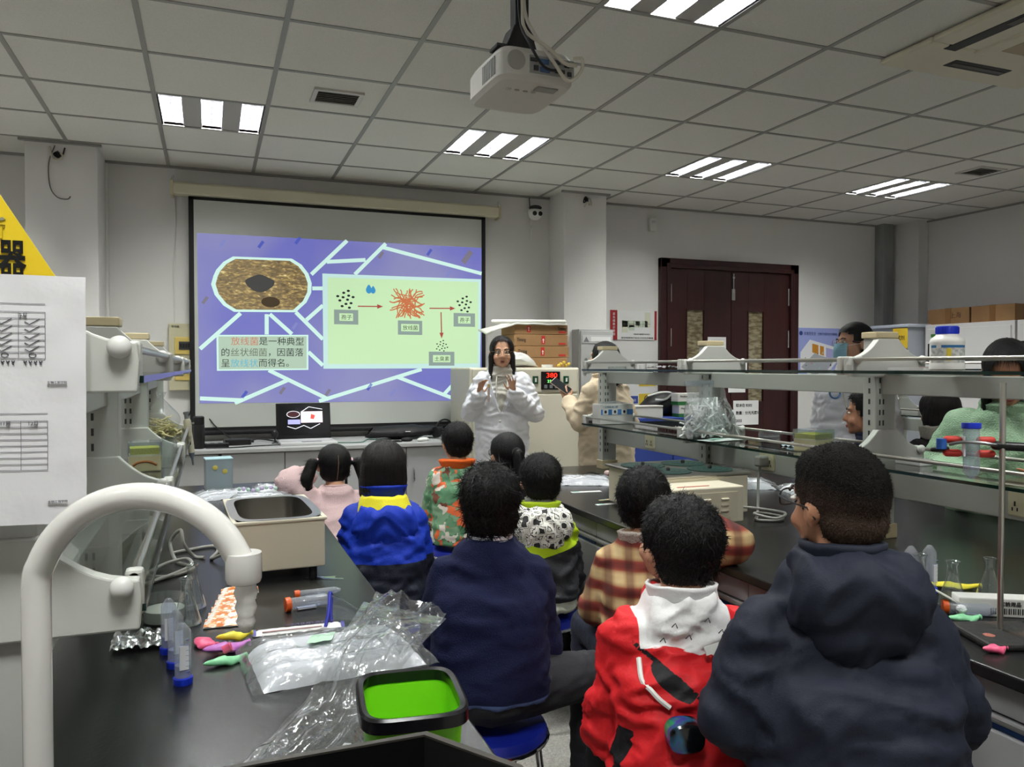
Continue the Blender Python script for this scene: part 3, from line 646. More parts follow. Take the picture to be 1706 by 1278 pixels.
for nm, lab, (x,y,z), pts in (('loose_wires','loose wires poking out of the left pillar head','' or (-.93,5.99,2.80),[(0,0,.03),(.03,-.02,0),(.0,-.03,-.03),(-.03,-.02,-.02),(-.05,-.01,.06)]),('loose_wires','loose wires poking out of the right pillar head',(3.03,6.11,2.83),[(0,0,.03),(.03,-.02,.01),(.04,-.02,-.04),(0,-.03,-.02),(-.03,-.02,-.06)])):
    t = thing(nm, lab, 'wires', (x,y,z), 0, 'wires on the pillars')
    MB().tube(spline(pts),.007,6).build('wire', M('wire_cream',(196,190,172),.5), t); MB().tube(spline([(q[0]*-.8,q[1]*.9,q[2]*.8+.01) for q in pts]),.005,6).build('wire', rubber, t)
    MB().ell((0,-.005,.01),(.02,.012,.02)).build('junction', rubber, t)
tag(MB().tube(spline([(-.95,5.99,2.87),(-.985,5.985,2.75),(-.98,5.985,2.6),(-.94,5.985,2.53),(-.88,5.985,2.52),(-.86,5.985,2.54)]),.004,6).build('drooping_wire', M('wire_grey',(110,108,102),.5)), 'long grey wire drooping down the left pillar', 'wire')
# evacuation map
t = wthing('evacuation_map', 'white evacuation floor plan board with a red left strip', 'sign', (3.68,6.43,1.65))
MB().bb(3.438,3.928,6.43,6.438,1.652,1.925).build('board', M('board_white',(226,226,222),.45), t, False)
MB().bb(3.438,3.51,6.428,6.4305,1.652,1.925).build('red_strip', M('strip_red',(150,30,34),.5), t, False)
MB().bb(3.905,3.928,6.428,6.4305,1.652,1.925).build('red_edge', MATS['strip_red'], t, False)
for k, ch in enumerate('紧急疏散示意图'): text(ch, .026, white_p, t, (3.474,6.427,1.88-k*.031), align='CENTER')
pl = M('plan_beige',(212,212,190),.6); pg = M('plan_green',(196,206,186),.6)
for (x0,x1,z0,z1,mm) in ((3.56,3.62,1.72,1.83,pl),(3.56,3.83,1.77,1.83,pg),(3.80,3.86,1.77,1.91,pl),(3.63,3.69,1.74,1.79,pg),(3.70,3.75,1.785,1.825,pl)):
    MB().bb(x0,x1,6.4285,6.4305,z0,z1).build('plan_room', mm, t, False)
for k in range(5): MB().bb(3.58+k*.05,3.583+k*.05,6.4275,6.429,1.77,1.83).build('plan_wall', M('plan_line',(120,124,110),.6), t, False)
MB().bb(3.56,3.86,6.4275,6.429,1.798,1.801).build('plan_wall', MATS['plan_line'], t, False)
text('当前位置 疏散路线 安全出口', .014, ink, t, (3.68,6.429,1.70)); text('请沿疏散指示标志方向有序撤离', .016, ink, t, (3.55,6.429,1.665), width=.34)
# switches under the map
for k, (x, lb) in enumerate(((3.76,'square light switch plate left of the pair by the door'),(3.86,'square light switch plate nearest the door frame'))):
    t = wthing('light_switch', lb, 'switch', (x,6.43,1.38), 'light switches by the door'); MB().bb(x-.043,x+.043,6.425,6.44,1.36,1.446).build('plate', white_p, t, False, .004); MB().bb(x-.02,x+.02,6.42,6.426,1.38,1.425).build('rocker', white_p, t, False, .003)
# notices below the map
t = wthing('wall_notice', 'white notice with a yellow warning block and blue strip beside the door', 'notice', (3.78,6.43,.9))
MB().bb(3.58,3.935,6.43,6.437,.95,1.31).build('sheet', paper, t, False); MB().bb(3.74,3.92,6.428,6.4305,1.02,1.15).build('yellow_block', M('warn_yellow',(226,196,60),.6), t, False)
MB().bb(3.58,3.73,6.428,6.4305,1.06,1.13).build('blue_strip', M('strip_blue',(60,84,160),.6), t, False); MB().bb(3.74,3.92,6.428,6.4305,1.22,1.255).build('yellow_block', MATS['warn_yellow'], t, False)
MB().lathe([(.028,0),(.035,0),(.035,.002),(.028,.002),(.028,0)], (3.83,6.427,1.10), 20, Matrix.Rotation(PI/2,3,'X')).build('warning_ring', ink, t); text('生物安全', .03, white_p, t, (3.59,6.4275,1.08), width=.12)
MB().bb(3.60,3.70,6.428,6.4305,1.27,1.285).build('print_line', ink, t, False)
# grey wall cabinet
t = wthing('fire_cabinet', 'tall grey metal cabinet standing against the right pillar', 'cabinet', (3.07,6.12,0))
MB().bb(2.90,3.225,5.98,6.12,.06,1.72).build('body', M('locker_grey',(170,170,168),.5), t, False, .004)
d = MB().bb(2.912,3.213,5.965,5.982,.10,1.705).build('door', M('locker_door',(178,178,175),.48), t, False, .004)
MB().bb(2.925,3.205,5.96,5.966,1.60,1.67).build('name_plate', M('locker_plate',(200,200,198),.4), d, False)
MB().prism([(2.935,1.612),(2.985,1.612),(2.96,1.655)],5.957,5.96,'y').build('logo_mark', M('locker_mark',(110,112,112),.5), d, False)
MB().bb(3.0,3.19,5.957,5.96,1.615,1.655).build('name_slot', paper, d, False)
MB().cyl((2.955,5.95,1.46),(2.955,5.966,1.46),.014,n=14).build('lock', chrome, d); MB().cyl((2.96,5.95,1.37),(2.96,5.966,1.37),.018,n=14).build('lock', rubber, d)
MB().bb(2.9,3.225,5.99,6.12,0,.06).build('plinth', black_p, t, False)
# fire extinguisher red strip seen between incubator and bench
t = wthing('red_notice', 'narrow red and white board standing beside the incubator', 'notice', (2.79,5.95,0))
MB().bb(2.75,2.83,5.93,5.95,0,1.13).build('sheet', paper, t, False)
for z0,z1 in ((.25,.5),(.86,.92),(1.02,1.13)): MB().bb(2.75,2.83,5.928,5.931,z0,z1).build('red_band', M('strip_red2',(178,34,40),.5), t, False)
# poster right of the door
t = wthing('lab_poster', 'blue laboratory safety poster with an isometric lab drawing', 'poster', (5.85,6.43,1.2))
MB().bb(5.57,6.13,6.432,6.438,1.18,1.80).build('sheet', M('poster_blue',(150,160,214),.5), t, False)
pw = M('poster_white',(224,224,226),.5); pgy = M('poster_grey',(164,166,172),.5); po = M('poster_orange',(190,130,40),.5)
yq = 6.4305
def pp(poly, mat, k=0, name='drawing'): return MB().prism(poly, yq-.0006*k, yq-.0006*k+.001, 'y').build(name, mat, t, False)
pp([(5.62,1.38),(5.62,1.55),(5.74,1.68),(6.10,1.60),(6.10,1.46),(5.88,1.24)], pw); pp([(5.63,1.40),(5.80,1.54),(6.06,1.47),(5.88,1.27)], pgy, 1)
pp([(5.77,1.55),(5.77,1.64),(5.85,1.625),(5.85,1.53)], po, 2); pp([(5.87,1.53),(5.87,1.62),(5.92,1.61),(5.92,1.515)], po, 2); pp([(5.95,1.5),(5.95,1.6),(6.07,1.575),(6.07,1.475)], M('poster_lilac',(170,168,214),.5), 2)
for k in range(14):
    rr = random.Random(k+40); x, z = 5.66+rr.random()*.38, 1.30+rr.random()*.26; w = .012+.02*rr.random()
    pp([(x,z),(x+w,z+w*.6),(x+w*.4,z+w*1.3)], [ink,M('poster_mint',(150,190,196),.5),M('poster_rose',(180,120,130),.5)][k%3], 3, 'drawing_detail')
MB().lathe([(0,0),(.022,0),(.022,.001),(0,.001)], (5.625,6.431,1.745), 20, Matrix.Rotation(PI/2,3,'X')).build('logo_mark', M('poster_navy',(40,60,120),.5), t)
text('实验室安全', .038, MATS['poster_navy'], t, (5.665,6.431,1.728), width=.15); text('生物学实验室安全须知图', .03, MATS['poster_navy'], t, (5.84,6.431,1.728), width=.25)
# notes taped to the door
for nm, lb, (x0,x1,z0,z1), lines in (('door_note','white printed note on the left door leaf beside its glass slot',(4.48,4.69,1.42,1.69),['实验室守则','一、','二、']),('door_note','handwritten style white notice on the lower door telling about ice',(4.78,5.08,.83,1.07),['取冰在 B202','数量：分光光度计室','2022']),('door_note','small white slip stuck between the two door leaves',(4.72,4.92,1.15,1.215),[]),('door_note','small upper white slip beside the right glass slot',(4.80,4.94,1.36,1.46),[])):
    t = wthing(nm, lb, 'note', ((x0+x1)/2,6.39,z0), 'notes on the door')
    MB().bb(x0,x1,6.401,6.404,z0,z1).build('sheet', paper, t, False)
    for k, s_ in enumerate(lines): text(s_, .036 if 'ice' in lb else .028, ink, t, (x0+.03,6.4005,z1-.06-k*.075), bold=.0008)
# fire escape: blue cabinet behind the bench, with things on it
t = wthing('blue_cabinet', 'blue metal fire-equipment cabinet with a dark sign, beyond the bench', 'cabinet', (3.6,5.75,0))
blu = M('cabinet_blue',(58,78,158),.45)
MB().bb(3.06,4.02,5.55,5.95,.05,.985).build('body', blu, t, False, .006)
for a, b_ in ((3.08,3.53),(3.55,4.0)):
    d = MB().bb(a,b_,5.535,5.552,.1,.78).build('door', blu, t, False, .004)
    MB().bb(a+.06,b_-.06,5.531,5.537,.18,.60).build('door_window', M('cab_glass_dark',(26,30,34),.12), d, False)
    MB().tube([(b_-.03,5.535,.4),(b_-.03,5.51,.41),(b_-.03,5.51,.5),(b_-.03,5.535,.51)],.006,6).build('handle', chrome, d)
MB().bb(3.22,3.86,5.53,5.552,.80,.96).build('sign', M('sign_dark',(20,28,34),.4), t, False)
text('初步灭菌器柜', .085, white_p, t, (3.27,5.529,.845), width=.52)
t = wthing('black_bag', 'black shoulder bag lying on the blue cabinet', 'bag', (3.6,5.75,.985))
def bf2(u,v):
    a = v*2*PI; r = math.sin(PI*(.06+.88*u))**.5; return (3.36+.55*u, 5.78+.12*r*math.cos(a), .985+max(0,(.10+.02*noise.noise((u*4,v*3,2)))*r*(1+math.sin(a))))
MB().surf(bf2,20,16).build('body', MATS['bag_nylon'], t); MB().tube(spline([(3.40,5.70,1.16),(3.50,5.65,1.19),(3.60,5.66,1.18),(3.55,5.67,1.13),(3.45,5.66,1.13)]),.008,6).build('strap', white_p, t)
t = wthing('white_tray_box', 'flat white box at the front of the blue cabinet top', 'box', (3.3,5.62,.985)); MB().bb(3.08,3.46,5.56,5.66,.985,1.075).build('box', white_p, t, False, .004); MB().bb(3.08,3.46,5.555,5.665,1.075,1.085).build('lid', white_p, t, False, .003)
for k, (z,x,lb) in enumerate(((.985,3.66,'lower white glove carton with a green band'),(1.085,3.65,'upper white glove carton with a green band'))):
    for j,(dx,w,l2) in enumerate(((0,.15,'left'),(.155,.20,'right'))):
        t = wthing('glove_carton', lb+', '+l2+' of two on the blue cabinet', 'carton', (x+dx+w/2,5.6,z), 'glove cartons on the blue cabinet')
        MB().bb(x+dx-.05,x+dx+w-.05,5.555,5.66,z+.028,z+.098).build('box', white_p, t, False, .003); MB().bb(x+dx-.05,x+dx+w-.05,5.555,5.66,z,z+.028).build('green_band', M('band_green',(50,120,66),.5), t, False)
        text('Medical', .022, ink, t, (x+dx-.03,5.554,z+.065), width=.07)

# ------------------------------------------------------------------ right wall: white lockers, cartons, storage crates, third bench rack
lock = M('locker_white',(224,222,220),.45)
for k, (y0,y1,lb) in enumerate(((4.72,5.62,'white steel wall cupboard below the two cartons'),(3.8,4.70,'white steel wall cupboard at the right picture edge'))):
    t = wthing('steel_cupboard', lb, 'cupboard', (6.65,(y0+y1)/2,0), 'white steel cupboards')
    MB().bb(6.4,6.88,y0,y1,0,1.80).build('body', lock, t, False, .004)
    for a, b_ in ((.02,.84),(.86,1.76)):
        d = MB().bb(6.385,6.402,y0+.03,y1-.03,a,b_).build('door', lock, t, False, .004)
        MB().bb(6.378,6.386,y0+.05,y0+.075,b_-.32,b_-.14).build('hinge', black_p, d, False); MB().bb(6.378,6.386,y1-.075,y1-.05,b_-.32,b_-.14).build('hinge', black_p, d, False)
        MB().bb(6.381,6.386,y1-.16,y1-.08,b_-.08,b_-.05).build('green_tag', M('tag_green',(70,130,60),.5), d, False)
for k, (y0,y1,lb) in enumerate(((5.22,5.66,'brown carton with red printing on the white cupboard'),(4.78,5.20,'plain brown taped carton on the white cupboard'))):
    t = wthing('carton', lb, 'carton', (6.6,(y0+y1)/2,1.80), 'cartons on the white cupboard')
    MB().bb(6.48,6.82,y0,y1,1.80,1.95).build('box', cardboard, t, False, .004); MB().bb(6.478,6.822,(y0+y1)/2-.03,(y0+y1)/2+.03,1.802,1.952).build('tape', M('carton_tape',(136,98,56),.35), t, False)
    if k == 0: text('上海', .06, M('ink_brown',(96,66,46),.7), t, (6.4785,5.42,1.86), (PI/2,0,-PI/2))
crate = clear('crate_clear', (214,222,240), .05, .3, .35)
for k, z in enumerate((1.38,.94,.5,.06)):
    t = wthing('storage_crate', ['top clear plastic storage crate with a yellow label','second clear storage crate from the top by the cupboard','third clear storage crate from the top by the cupboard','bottom clear storage crate by the cupboard'][k], 'crate', (6.35,5.86,z), 'stacked clear crates')
    b_ = MB(); y0, y1 = 5.64, 6.06; b_.bb(6.2,6.21,y0,y1,z,z+.40).bb(6.56,6.57,y0,y1,z,z+.40).bb(6.21,6.56,y0,y0+.01,z,z+.40).bb(6.21,6.56,y1-.01,y1,z,z+.40).bb(6.21,6.56,y0+.01,y1-.01,z,z+.01); b_.build('tub', crate, t, False)
    MB().bb(6.18,6.59,y0-.02,y1+.02,z+.40,z+.43).build('lid', M('crate_lid',(190,196,210),.4), t, False, .006)
    MB().bb(6.25,6.5,y0+.06,y1-.06,z+.012,z+.2).build('contents', M('crate_fill',(150,156,176),.7,var=(9,(196,198,204))), t, False)
    if k == 0:
        o = MB().bb(6.185,6.19,5.63,5.80,z+.2,z+.39).build('yellow_label', M('label_yellow',(226,190,50),.6), t, False); text('试剂', .05, ink, o, (6.184,5.76,z+.28), (PI/2,0,-PI/2))
# ------------------------------------------------------------------ projector on its ceiling bracket
t = thing('projector', 'white ceiling projector hanging from a black bracket with dangling cables', 'projector', (.865,2.19,2.20), .03)
pj = M('projector_white',(206,204,196),.42)
MB().loft([((0,0,0),.108,.132),((0,0,.012),.118,.142),((0,0,.075),.118,.142),((0,0,.092),.108,.132)],40,7).build('body', pj, t, True, 0, 30)
MB().cyl((-.03,.13,.05),(-.03,.165,.05),.036,.034,n=20).build('lens_ring', black_p, t); MB().cyl((-.03,.165,.05),(-.03,.167,.05),.026,n=18).build('lens', M('lens_glow',(220,240,255),.1,emit=((230,245,255),3)), t)
MB().bb(-.03,.108,-.145,-.138,.022,.072).build('connector_plate', M('projector_plate',(150,150,146),.5), t, False, .002)
for k, (x,w,h,z,mm) in enumerate(((-.018,.022,.010,.058,black_p),(.012,.03,.014,.056,M('vga_blue',(60,90,130),.5)),(.05,.026,.012,.06,black_p),(.084,.016,.016,.058,rubber),(-.012,.014,.014,.036,black_p),(.015,.03,.014,.034,MATS['vga_blue']),(.052,.012,.012,.036,rubber),(.072,.01,.01,.036,rubber),(.092,.012,.012,.032,black_p))):
    MB().bb(x-w/2,x+w/2,-.149,-.143,z-h/2,z+h/2).build('port', mm, t, False, .001)
for k in range(8): MB().bb(-.1195,-.1170,-.1+k*.013,-.093+k*.013,.02,.07).build('vent_slot', M('vent_slot',(150,150,146),.5), t, False)
MB().cyl((-.07,-.1437,.052),(-.07,-.140,.052),.027,n=20).build('fan_grille', M('fan_grille',(160,158,150),.6), t)
MB().bb(.01,.075,-.11,-.075,-.004,.002).build('lamp_door', M('projector_dark',(150,148,142),.5), t, False, .002)
for k in range(4): MB().ell((-.06+k*.026,-.06,-.001),(.008,.005,.003)).build('button', M('projector_button',(170,168,160),.4), t)
MB().bb(-.09,.06,-.05,.07,.10,.11).bb(-.115,-.085,-.11,-.05,.095,.105).bb(.03,.08,-.1,-.05,.095,.105).build('bracket_plate', black_p, t, False, .002)
MB().prism([(-.07,.11),(.05,.11),(.035,.155),(.03,.20),(-.03,.20),(-.05,.15)],-.035,.035,'y').build('bracket_head', black_p, t, False, .004)
MB().bb(-.022,.022,-.02,.02,.19,.705).build('pole', black_p, t, False, .003)
MB().bb(-.07,.07,-.07,.07,.695,.708).build('ceiling_plate', black_p, t, False, .003)
wc = M('cable_cream',(206,200,184),.5)
MB().tube(spline([(-.01,-.03,.70),(-.008,-.034,.4),(-.012,-.05,.25),(-.02,-.09,.16),(.02,-.16,.09),(.06,-.175,.05),(.10,-.17,.05),(.084,-.148,.057)]),.0055,8).build('cable', wc, t)
MB().tube(spline([(.008,-.03,.70),(.004,-.034,.4),(.0,-.04,.24),(.02,-.08,.15),(.03,-.17,.05),(.07,-.18,.0),(.11,-.18,.03),(.12,-.17,.07),(.10,-.155,.075)]),.005,8).build('cable', wc, t)
MB().tube(spline([(-.016,-.03,.66),(-.02,-.036,.35),(-.024,-.06,.2),(-.035,-.15,.1),(.0,-.175,.03),(.05,-.17,.028),(.072,-.148,.036)]),.004,8).build('cable', rubber, t)

# ------------------------------------------------------------------ lab benches and reagent racks
BZ = .80
glass_e = M('glass_edge_green',(20,44,38),.12)
shelf_g = clear('shelf_glass', (246,250,248), .10, .03)
def bench(nm, lb, x0, x1, y0, y1):
    return tag(MB().bb(x0,x1,y0,y1,BZ-.028,BZ).build(nm, benchtop, None, False, .004), lb, 'worktop')
bench('lab_worktop','matt black resin worktop of the near left lab bench',-.92,.41,.95,4.28)
bench('lab_worktop','matt black resin worktop of the lab bench on the right',1.45,2.95,.3,4.30)
bluestrip = M('handle_blue',(38,78,140),.4)
def cabs(xf, xb, ys, side, lbl, grp):
    s_ = -1 if side < 0 else 1
    for k, (a, b_) in enumerate(zip(ys[:-1], ys[1:])):
        t = wthing('bench_cabinet', lbl[k], 'cabinet', ((xf+xb)/2,(a+b_)/2,0), grp)
        x0, x1 = min(xf,xb), max(xf,xb)
        MB().bb(x0,x1,a+.002,b_-.002,.10,BZ-.028).build('body', cab_body, t, False)
        MB().bb(x0+.05,x1-.05,a+.002,b_-.002,0,.10).build('plinth', black_p, t, False)
        ym = (a+b_)/2
        for (c, d_) in ((a+.004,ym-.002),(ym+.002,b_-.004)):
            xx = sorted((xf, xf+s_*.018))
            d = MB().bb(xx[0],xx[1],c,d_,.11,BZ-.135).build('door', cab_grey, t, False, .003)
            MB().cyl((xf+s_*.0185,d_-.05,.44),(xf+s_*.020,d_-.05,.44),.011,n=14).build('lock_hole', rubber, d)
            xx = sorted((xf, xf+s_*.022))
            r = MB().bb(xx[0],xx[1],c,d_,BZ-.118,BZ-.10).build('handle_rail', alu, t, False, .006)
            MB().bb(min(xf,xf+s_*.006),max(xf,xf+s_*.006),c+.03,d_-.03,BZ-.135,BZ-.116).build('handle_recess', bluestrip, r, False)
            MB().bb(min(xf,xf+s_*.014),max(xf,xf+s_*.014),c,d_,BZ-.096,BZ-.032).build('apron', cab_body, t, False, .002)
ysR = [.45,1.40,2.40,3.35,4.26]
cabs(1.49,2.15,ysR,-1,['grey bench cabinet nearest the man in the navy jacket','grey bench cabinet beside the plaid boy','grey bench cabinet beside the lime jacket boy','grey bench cabinet at the far end of the right bench'],'cabinets under the right bench, aisle side')
cabs(2.91,2.25,ysR,1,['grey bench cabinet nearest on the hidden side of the right bench','grey bench cabinet second on the hidden side','grey bench cabinet third on the hidden side','grey bench cabinet last on the hidden side'],'cabinets under the right bench, far side')
cabs(.37,-.22,[1.0,1.8,2.6,3.4,4.24],1,['grey bench cabinet under the green bin','grey bench cabinet under the cream water bath','grey bench cabinet beside the blue jacket child','grey bench cabinet beside the pink sweater girl'],'cabinets under the left bench, aisle side')
slot_m = M('slot_dark',(60,60,58),.6)
def rack(lb, X, ys, yend, socks, flip=1):
    t = wthing('reagent_rack', lb, 'rack', (X,ys[0],BZ))
    for y in ys:
        u = MB().bb(X-.045,X+.045,y-.03,y+.03,BZ,1.50).build('upright', rack_m, t, False, .004)
        MB().bb(X-.05,X+.05,y-.035,y+.035,1.50,1.522).build('cap', beige_p, u, False, .003)
        MB().bb(X-.052,X+.052,y-.037,y+.037,BZ,BZ+.05).build('foot', beige_p if flip > 0 else rack_m, u, False, .003)
        for z in range(16):
            for dx in (-.028,-.012):
                MB().bb(X+dx-.003,X+dx+.003,y-.0308,y-.028,.9+z*.037,.918+z*.037).build('slot', slot_m, u, False)
            MB().bb(X-.0458,X-.042,y-.004,y+.004,.9+z*.037,.918+z*.037).build('slot', slot_m, u, False)
        for zg in (1.062,1.378):
            pr = []
            for s_ in (-1, 1):
                seq = [(.165,-.012),(.168,.03),(.165,.055)] + [(.045+.12*(1-q), .055+.065*q**2.2) for q in (.15,.3,.45,.6,.75,.9,1.)]
                pr += [(X+s_*a, zg+b_) for a, b_ in (seq if s_ > 0 else seq[::-1])] if s_ > 0 else []
            right = [(X+a, zg+b_) for a, b_ in seq]; left = [(X-a, zg+b_) for a, b_ in seq[::-1]]
            br = MB().prism(right+left, y-.042, y-.016, 'y').build('bracket', rackp, t, False, .003)
            for s_ in (-1,1): MB().ell((X+s_*.145,y-.05,zg+.048),(.015,.012,.015)).build('knob', white_p, br)
    yy = list(ys); 
    if yend is not None: yy.append(yend)
    for a, b_ in zip(yy[:-1], yy[1:]):
        for zg, (z0, z1) in ((1.062,(.955,1.040)),(1.378,(1.305,1.372))):
            MB().bb(X-.022,X+.022,min(a,b_)+.031,max(a,b_)-.031,z0,z1).build('beam', rack_m, t, False, .003)
            g = MB(); x0, x1, c, d_ = X-.17, X+.17, min(a,b_)+.004, max(a,b_)-.004
            g.add([(x0,c,zg),(x1,c,zg),(x1,d_,zg),(x0,d_,zg),(x0,c,zg+.010),(x1,c,zg+.010),(x1,d_,zg+.010),(x0,d_,zg+.010)],[(0,3,2,1),(4,5,6,7)])
            g.mat(1).add([(x0,c,zg),(x1,c,zg),(x1,d_,zg),(x0,d_,zg),(x0,c,zg+.010),(x1,c,zg+.010),(x1,d_,zg+.010),(x0,d_,zg+.010)],[(0,1,5,4),(1,2,6,5),(2,3,7,6),(3,0,4,7)])
            g.build('glass_shelf', [shelf_g, glass_e], t, False)
            for s_ in (-1,1):
                MB().cyl((X+s_*.155,c,zg+.048),(X+s_*.155,d_,zg+.048),.0062,n=10).build('rod', steel, t)
                for q in (c+.012, d_-.012): MB().bb(X+s_*.155-.012,X+s_*.155+.012,q-.012,q+.012,zg-.006,zg+.058).build('rod_clip', rackp, t, False, .005)
    for (y, plug) in socks:
        p = MB().bb(X-.032,X-.021,y-.045,y+.045,.968,1.052).build('socket_plate', M('socket_cream',(226,218,186),.4), t, False, .004)
        for dy in (-.022,.022):
            MB().bb(X-.0335,X-.031,y+dy-.002,y+dy+.002,.998,1.012).build('socket_slot', rubber, p, False)
            MB().bb(X-.0335,X-.031,y+dy-.009,y+dy-.006,.984,.994).bb(X-.0335,X-.031,y+dy+.006,y+dy+.009,.984,.994).build('socket_slot', rubber, p, False)
    return t
rackR = rack('grey reagent rack with glass shelves along the right bench', 2.20, [4.15,3.12,2.12,1.10], .35, [(3.62,0),(2.68,1),(1.57,0)])
rackL = rack('grey reagent rack with glass shelves along the left bench', -.255, [4.13,3.15,2.17,1.19], None, [], -1)
# third bench beyond
tag(MB().bb(3.95,5.25,.8,4.5,BZ-.028,BZ).build('lab_worktop', benchtop, None, False, .004), 'black worktop of the third bench near the white cupboards', 'worktop')
rack3 = rack('grey reagent rack on the third bench behind the green sweater person', 4.6, [4.25,3.2,2.15], None, [])
t = wthing('bench_cabinet','grey cabinet block under the third bench','cabinet',(4.6,2.6,0)); MB().bb(4.0,5.2,.85,4.45,.1,BZ-.028).build('body', cab_body, t, False); MB().bb(4.05,5.15,.9,4.4,0,.1).build('plinth', black_p, t, False)
for k in range(4): MB().bb(3.985,4.0,.87+k*.89,1.74+k*.89,.12,BZ-.05).build('door', cab_grey, t, False, .003)

# ------------------------------------------------------------------ near foreground: sink, faucet, sign and record sheet
t = wthing('lab_sink', 'black plastic lab sink with a raised splash edge at the bench end', 'sink', (0,.75,.6))
sk = M('sink_black',(12,12,13),.35); ske = M('sink_edge',(58,54,48),.5)
pts = [(-.5,.892),(.236,.896),(.312,.782),(.312,.45),(-.5,.45)]
inn = [(-.5,.884),(.231,.888),(.303,.780),(.303,.458),(-.5,.458)]
wl = MB()
for k in range(4):
    a, b_, c, d_ = pts[k], pts[k+1], inn[k+1], inn[k]
    wl.add([(*p,z) for z in (.62,.967) for p in (a,b_,c,d_)],[(0,1,5,4),(1,2,6,5),(2,3,7,6),(3,0,4,7),(4,5,6,7),(0,3,2,1)])
wl.build('wall', sk, t, False, .0)
for k in range(3):
    a, b_, c, d_ = pts[k], pts[k+1], inn[k+1], inn[k]
    MB().add([(*p,z) for z in (.9672,.9695) for p in (a,b_,c,d_)],[(0,1,5,4),(1,2,6,5),(2,3,7,6),(3,0,4,7),(4,5,6,7),(0,3,2,1)]).build('edge_strip', ske, t, False)
MB().bb(-.5,.31,.45,.895,.60,.62).build('basin_floor', sk, t, False); MB().cyl((-.1,.65,.62),(-.1,.65,.625),.03).build('drain', steel, t)
MB().bb(-.52,.33,.44,.945,.0,.60).build('cabinet', cab_grey, t, False)
t = wthing('faucet', 'white swan-neck lab faucet with a ribbed hose nozzle, closest to the camera', 'faucet', (-.155,.85,.62))
fw = M('faucet_white',(232,229,224),.14,coat=.6)
P0 = Vector((-.155,.852,.62)); ctr = Vector((-.062,.818,1.178)); ex = Vector((.0945,-.0355,0))
path = [P0, P0+Vector((0,0,.2)), P0+Vector((0,0,.4)), P0+Vector((.0,0,.52))]
for k in range(1, 15):
    a = PI*(1-k/15.0*.93); path.append(ctr + ex*math.cos(a) + Vector((0,0,.100))*math.sin(a))
end = path[-1]; path.append(Vector((end.x+.004,end.y-.001,1.212)))
MB().tube(spline(path,4),.0128,20).build('neck', fw, t)
e = path[-1]
MB().lathe([(.0128,.012),(.0165,.012),(.0168,.008),(.0168,-.012),(.0155,-.016),(.011,-.018)],(e.x,e.y,e.z),24).build('collar', fw, t)
MB().lathe([(.0095,-.014),(.0095,-.02),(.0112,-.026),(.0085,-.034),(.0104,-.04),(.0075,-.048),(.0092,-.054),(.0062,-.062),(.004,-.064),(.004,-.04)],(e.x+.002,e.y,e.z),20).build('nozzle', fw, t)
t = wthing('warning_sign', 'yellow triangular warning sign on top of the nearest rack post', 'sign', (-.255,1.14,1.50))
sy_ = M('sign_yellow',(240,206,40),.4)
cX, cY = -.2505, 1.135
MB().prism([(cX-.078,1.500),(cX+.078,1.500),(cX,1.630)], cY, cY+.004, 'y').build('plate', sy_, t, False)
text('仪器', .050, black_p, t, (cX+.008,cY-.001,1.516), align='CENTER', width=.060, bold=.0011)
text('断', .026, M('sign_grey',(150,146,120),.5), t, (cX+.003,cY-.001,1.562), align='CENTER', bold=.0008); text('小', .014, black_p, t, (cX+.004,cY-.001,1.594), align='CENTER')
t = wthing('record_sheet', 'wrinkled white paper with two tick-mark tables taped to the rack post', 'paper sheet', (-.255,1.12,1.2))
def sheet(u, v, off=0.):
    x = cX-.105+.210*u; z = 1.211+.302*v; bow = .010*math.sin(PI*u)*(1-v*.4)+.012*max(0,u-.7)*(1-v)**.5
    return Vector((x, 1.122-bow+.0022*noise.noise((u*5,v*7,3))-off-.01*(1-v)*u, z-.006*u*(1-v)))
MB().surf(lambda u,v: sheet(u,v), 22, 30).build('sheet', M('sheet_paper',(230,228,230),.75,bump=(16,.25)), t)
def on(u, v): return sheet(u, v, .0009)
lnm = M('table_line',(120,118,124),.7)
def hl(v, u0, u1): 
    MB().tube([on(u0+(u1-u0)*k/10, v) for k in range(11)],.00035,4).build('table_line', lnm, t)
def vl(u, v0, v1): MB().tube([on(u, v0+(v1-v0)*k/10) for k in range(11)],.00035,4).build('table_line', lnm, t)
for v in (.885,.852,.826,.797,.768,.740,.715,.690,.665): hl(v,.05,.79)
for u in (.10,.24,.38,.515,.655,.79): vl(u,.665,.852)
for v in (.445,.415,.391,.366,.341,.316,.292,.268,.243,.219): hl(v,.05,.80)
for u in (.10,.24,.38,.525,.665,.80): vl(u,.219,.415)
pen = M('pen_ink',(70,70,80),.6)
for c in range(5):
    u = .17+c*.139
    for k, v in enumerate((.812,.783,.754,.728,.703)):
        MB().tube([on(u-.04,v),on(u-.015,v-.010),on(u+.035,v+.012)],.0005,4).build('tick_mark', pen, t)
    MB().tube([on(u+.018*math.cos(a),.678+.009*math.sin(a)) for a in [2*PI*j/10 for j in range(10)]],.0005,4,closed=True).build('circle_mark', pen, t)
    for j in range(4):
        q = u-.045+j*.026; MB().tube([on(q,.655),on(q+.012,.64),on(q+.004,.648),on(q+.016,.655)],.0006,4).build('handwriting', pen, t)
def tx(s_, u, v, size, mm=lnm):
    p = on(u, v); text(s_, size, mm, t, (p.x, p.y-.0012, p.z), (PI/2,0,.0))
tx('4月',.505,.833,.006); tx('5月',.65+.01,.833,.006); tx('6月',.56-.16,.833,.006); tx('10月',.42,.398,.006); tx('11月',.56,.398,.006); tx('12月',.70,.398,.006)
tx('记录表',.35,.94,.009,ink); tx('记录表',.35,.47,.009,ink); tx('生物工程学院',.80,.565,.0036); tx('生物工程学院',.80,.085,.0036)
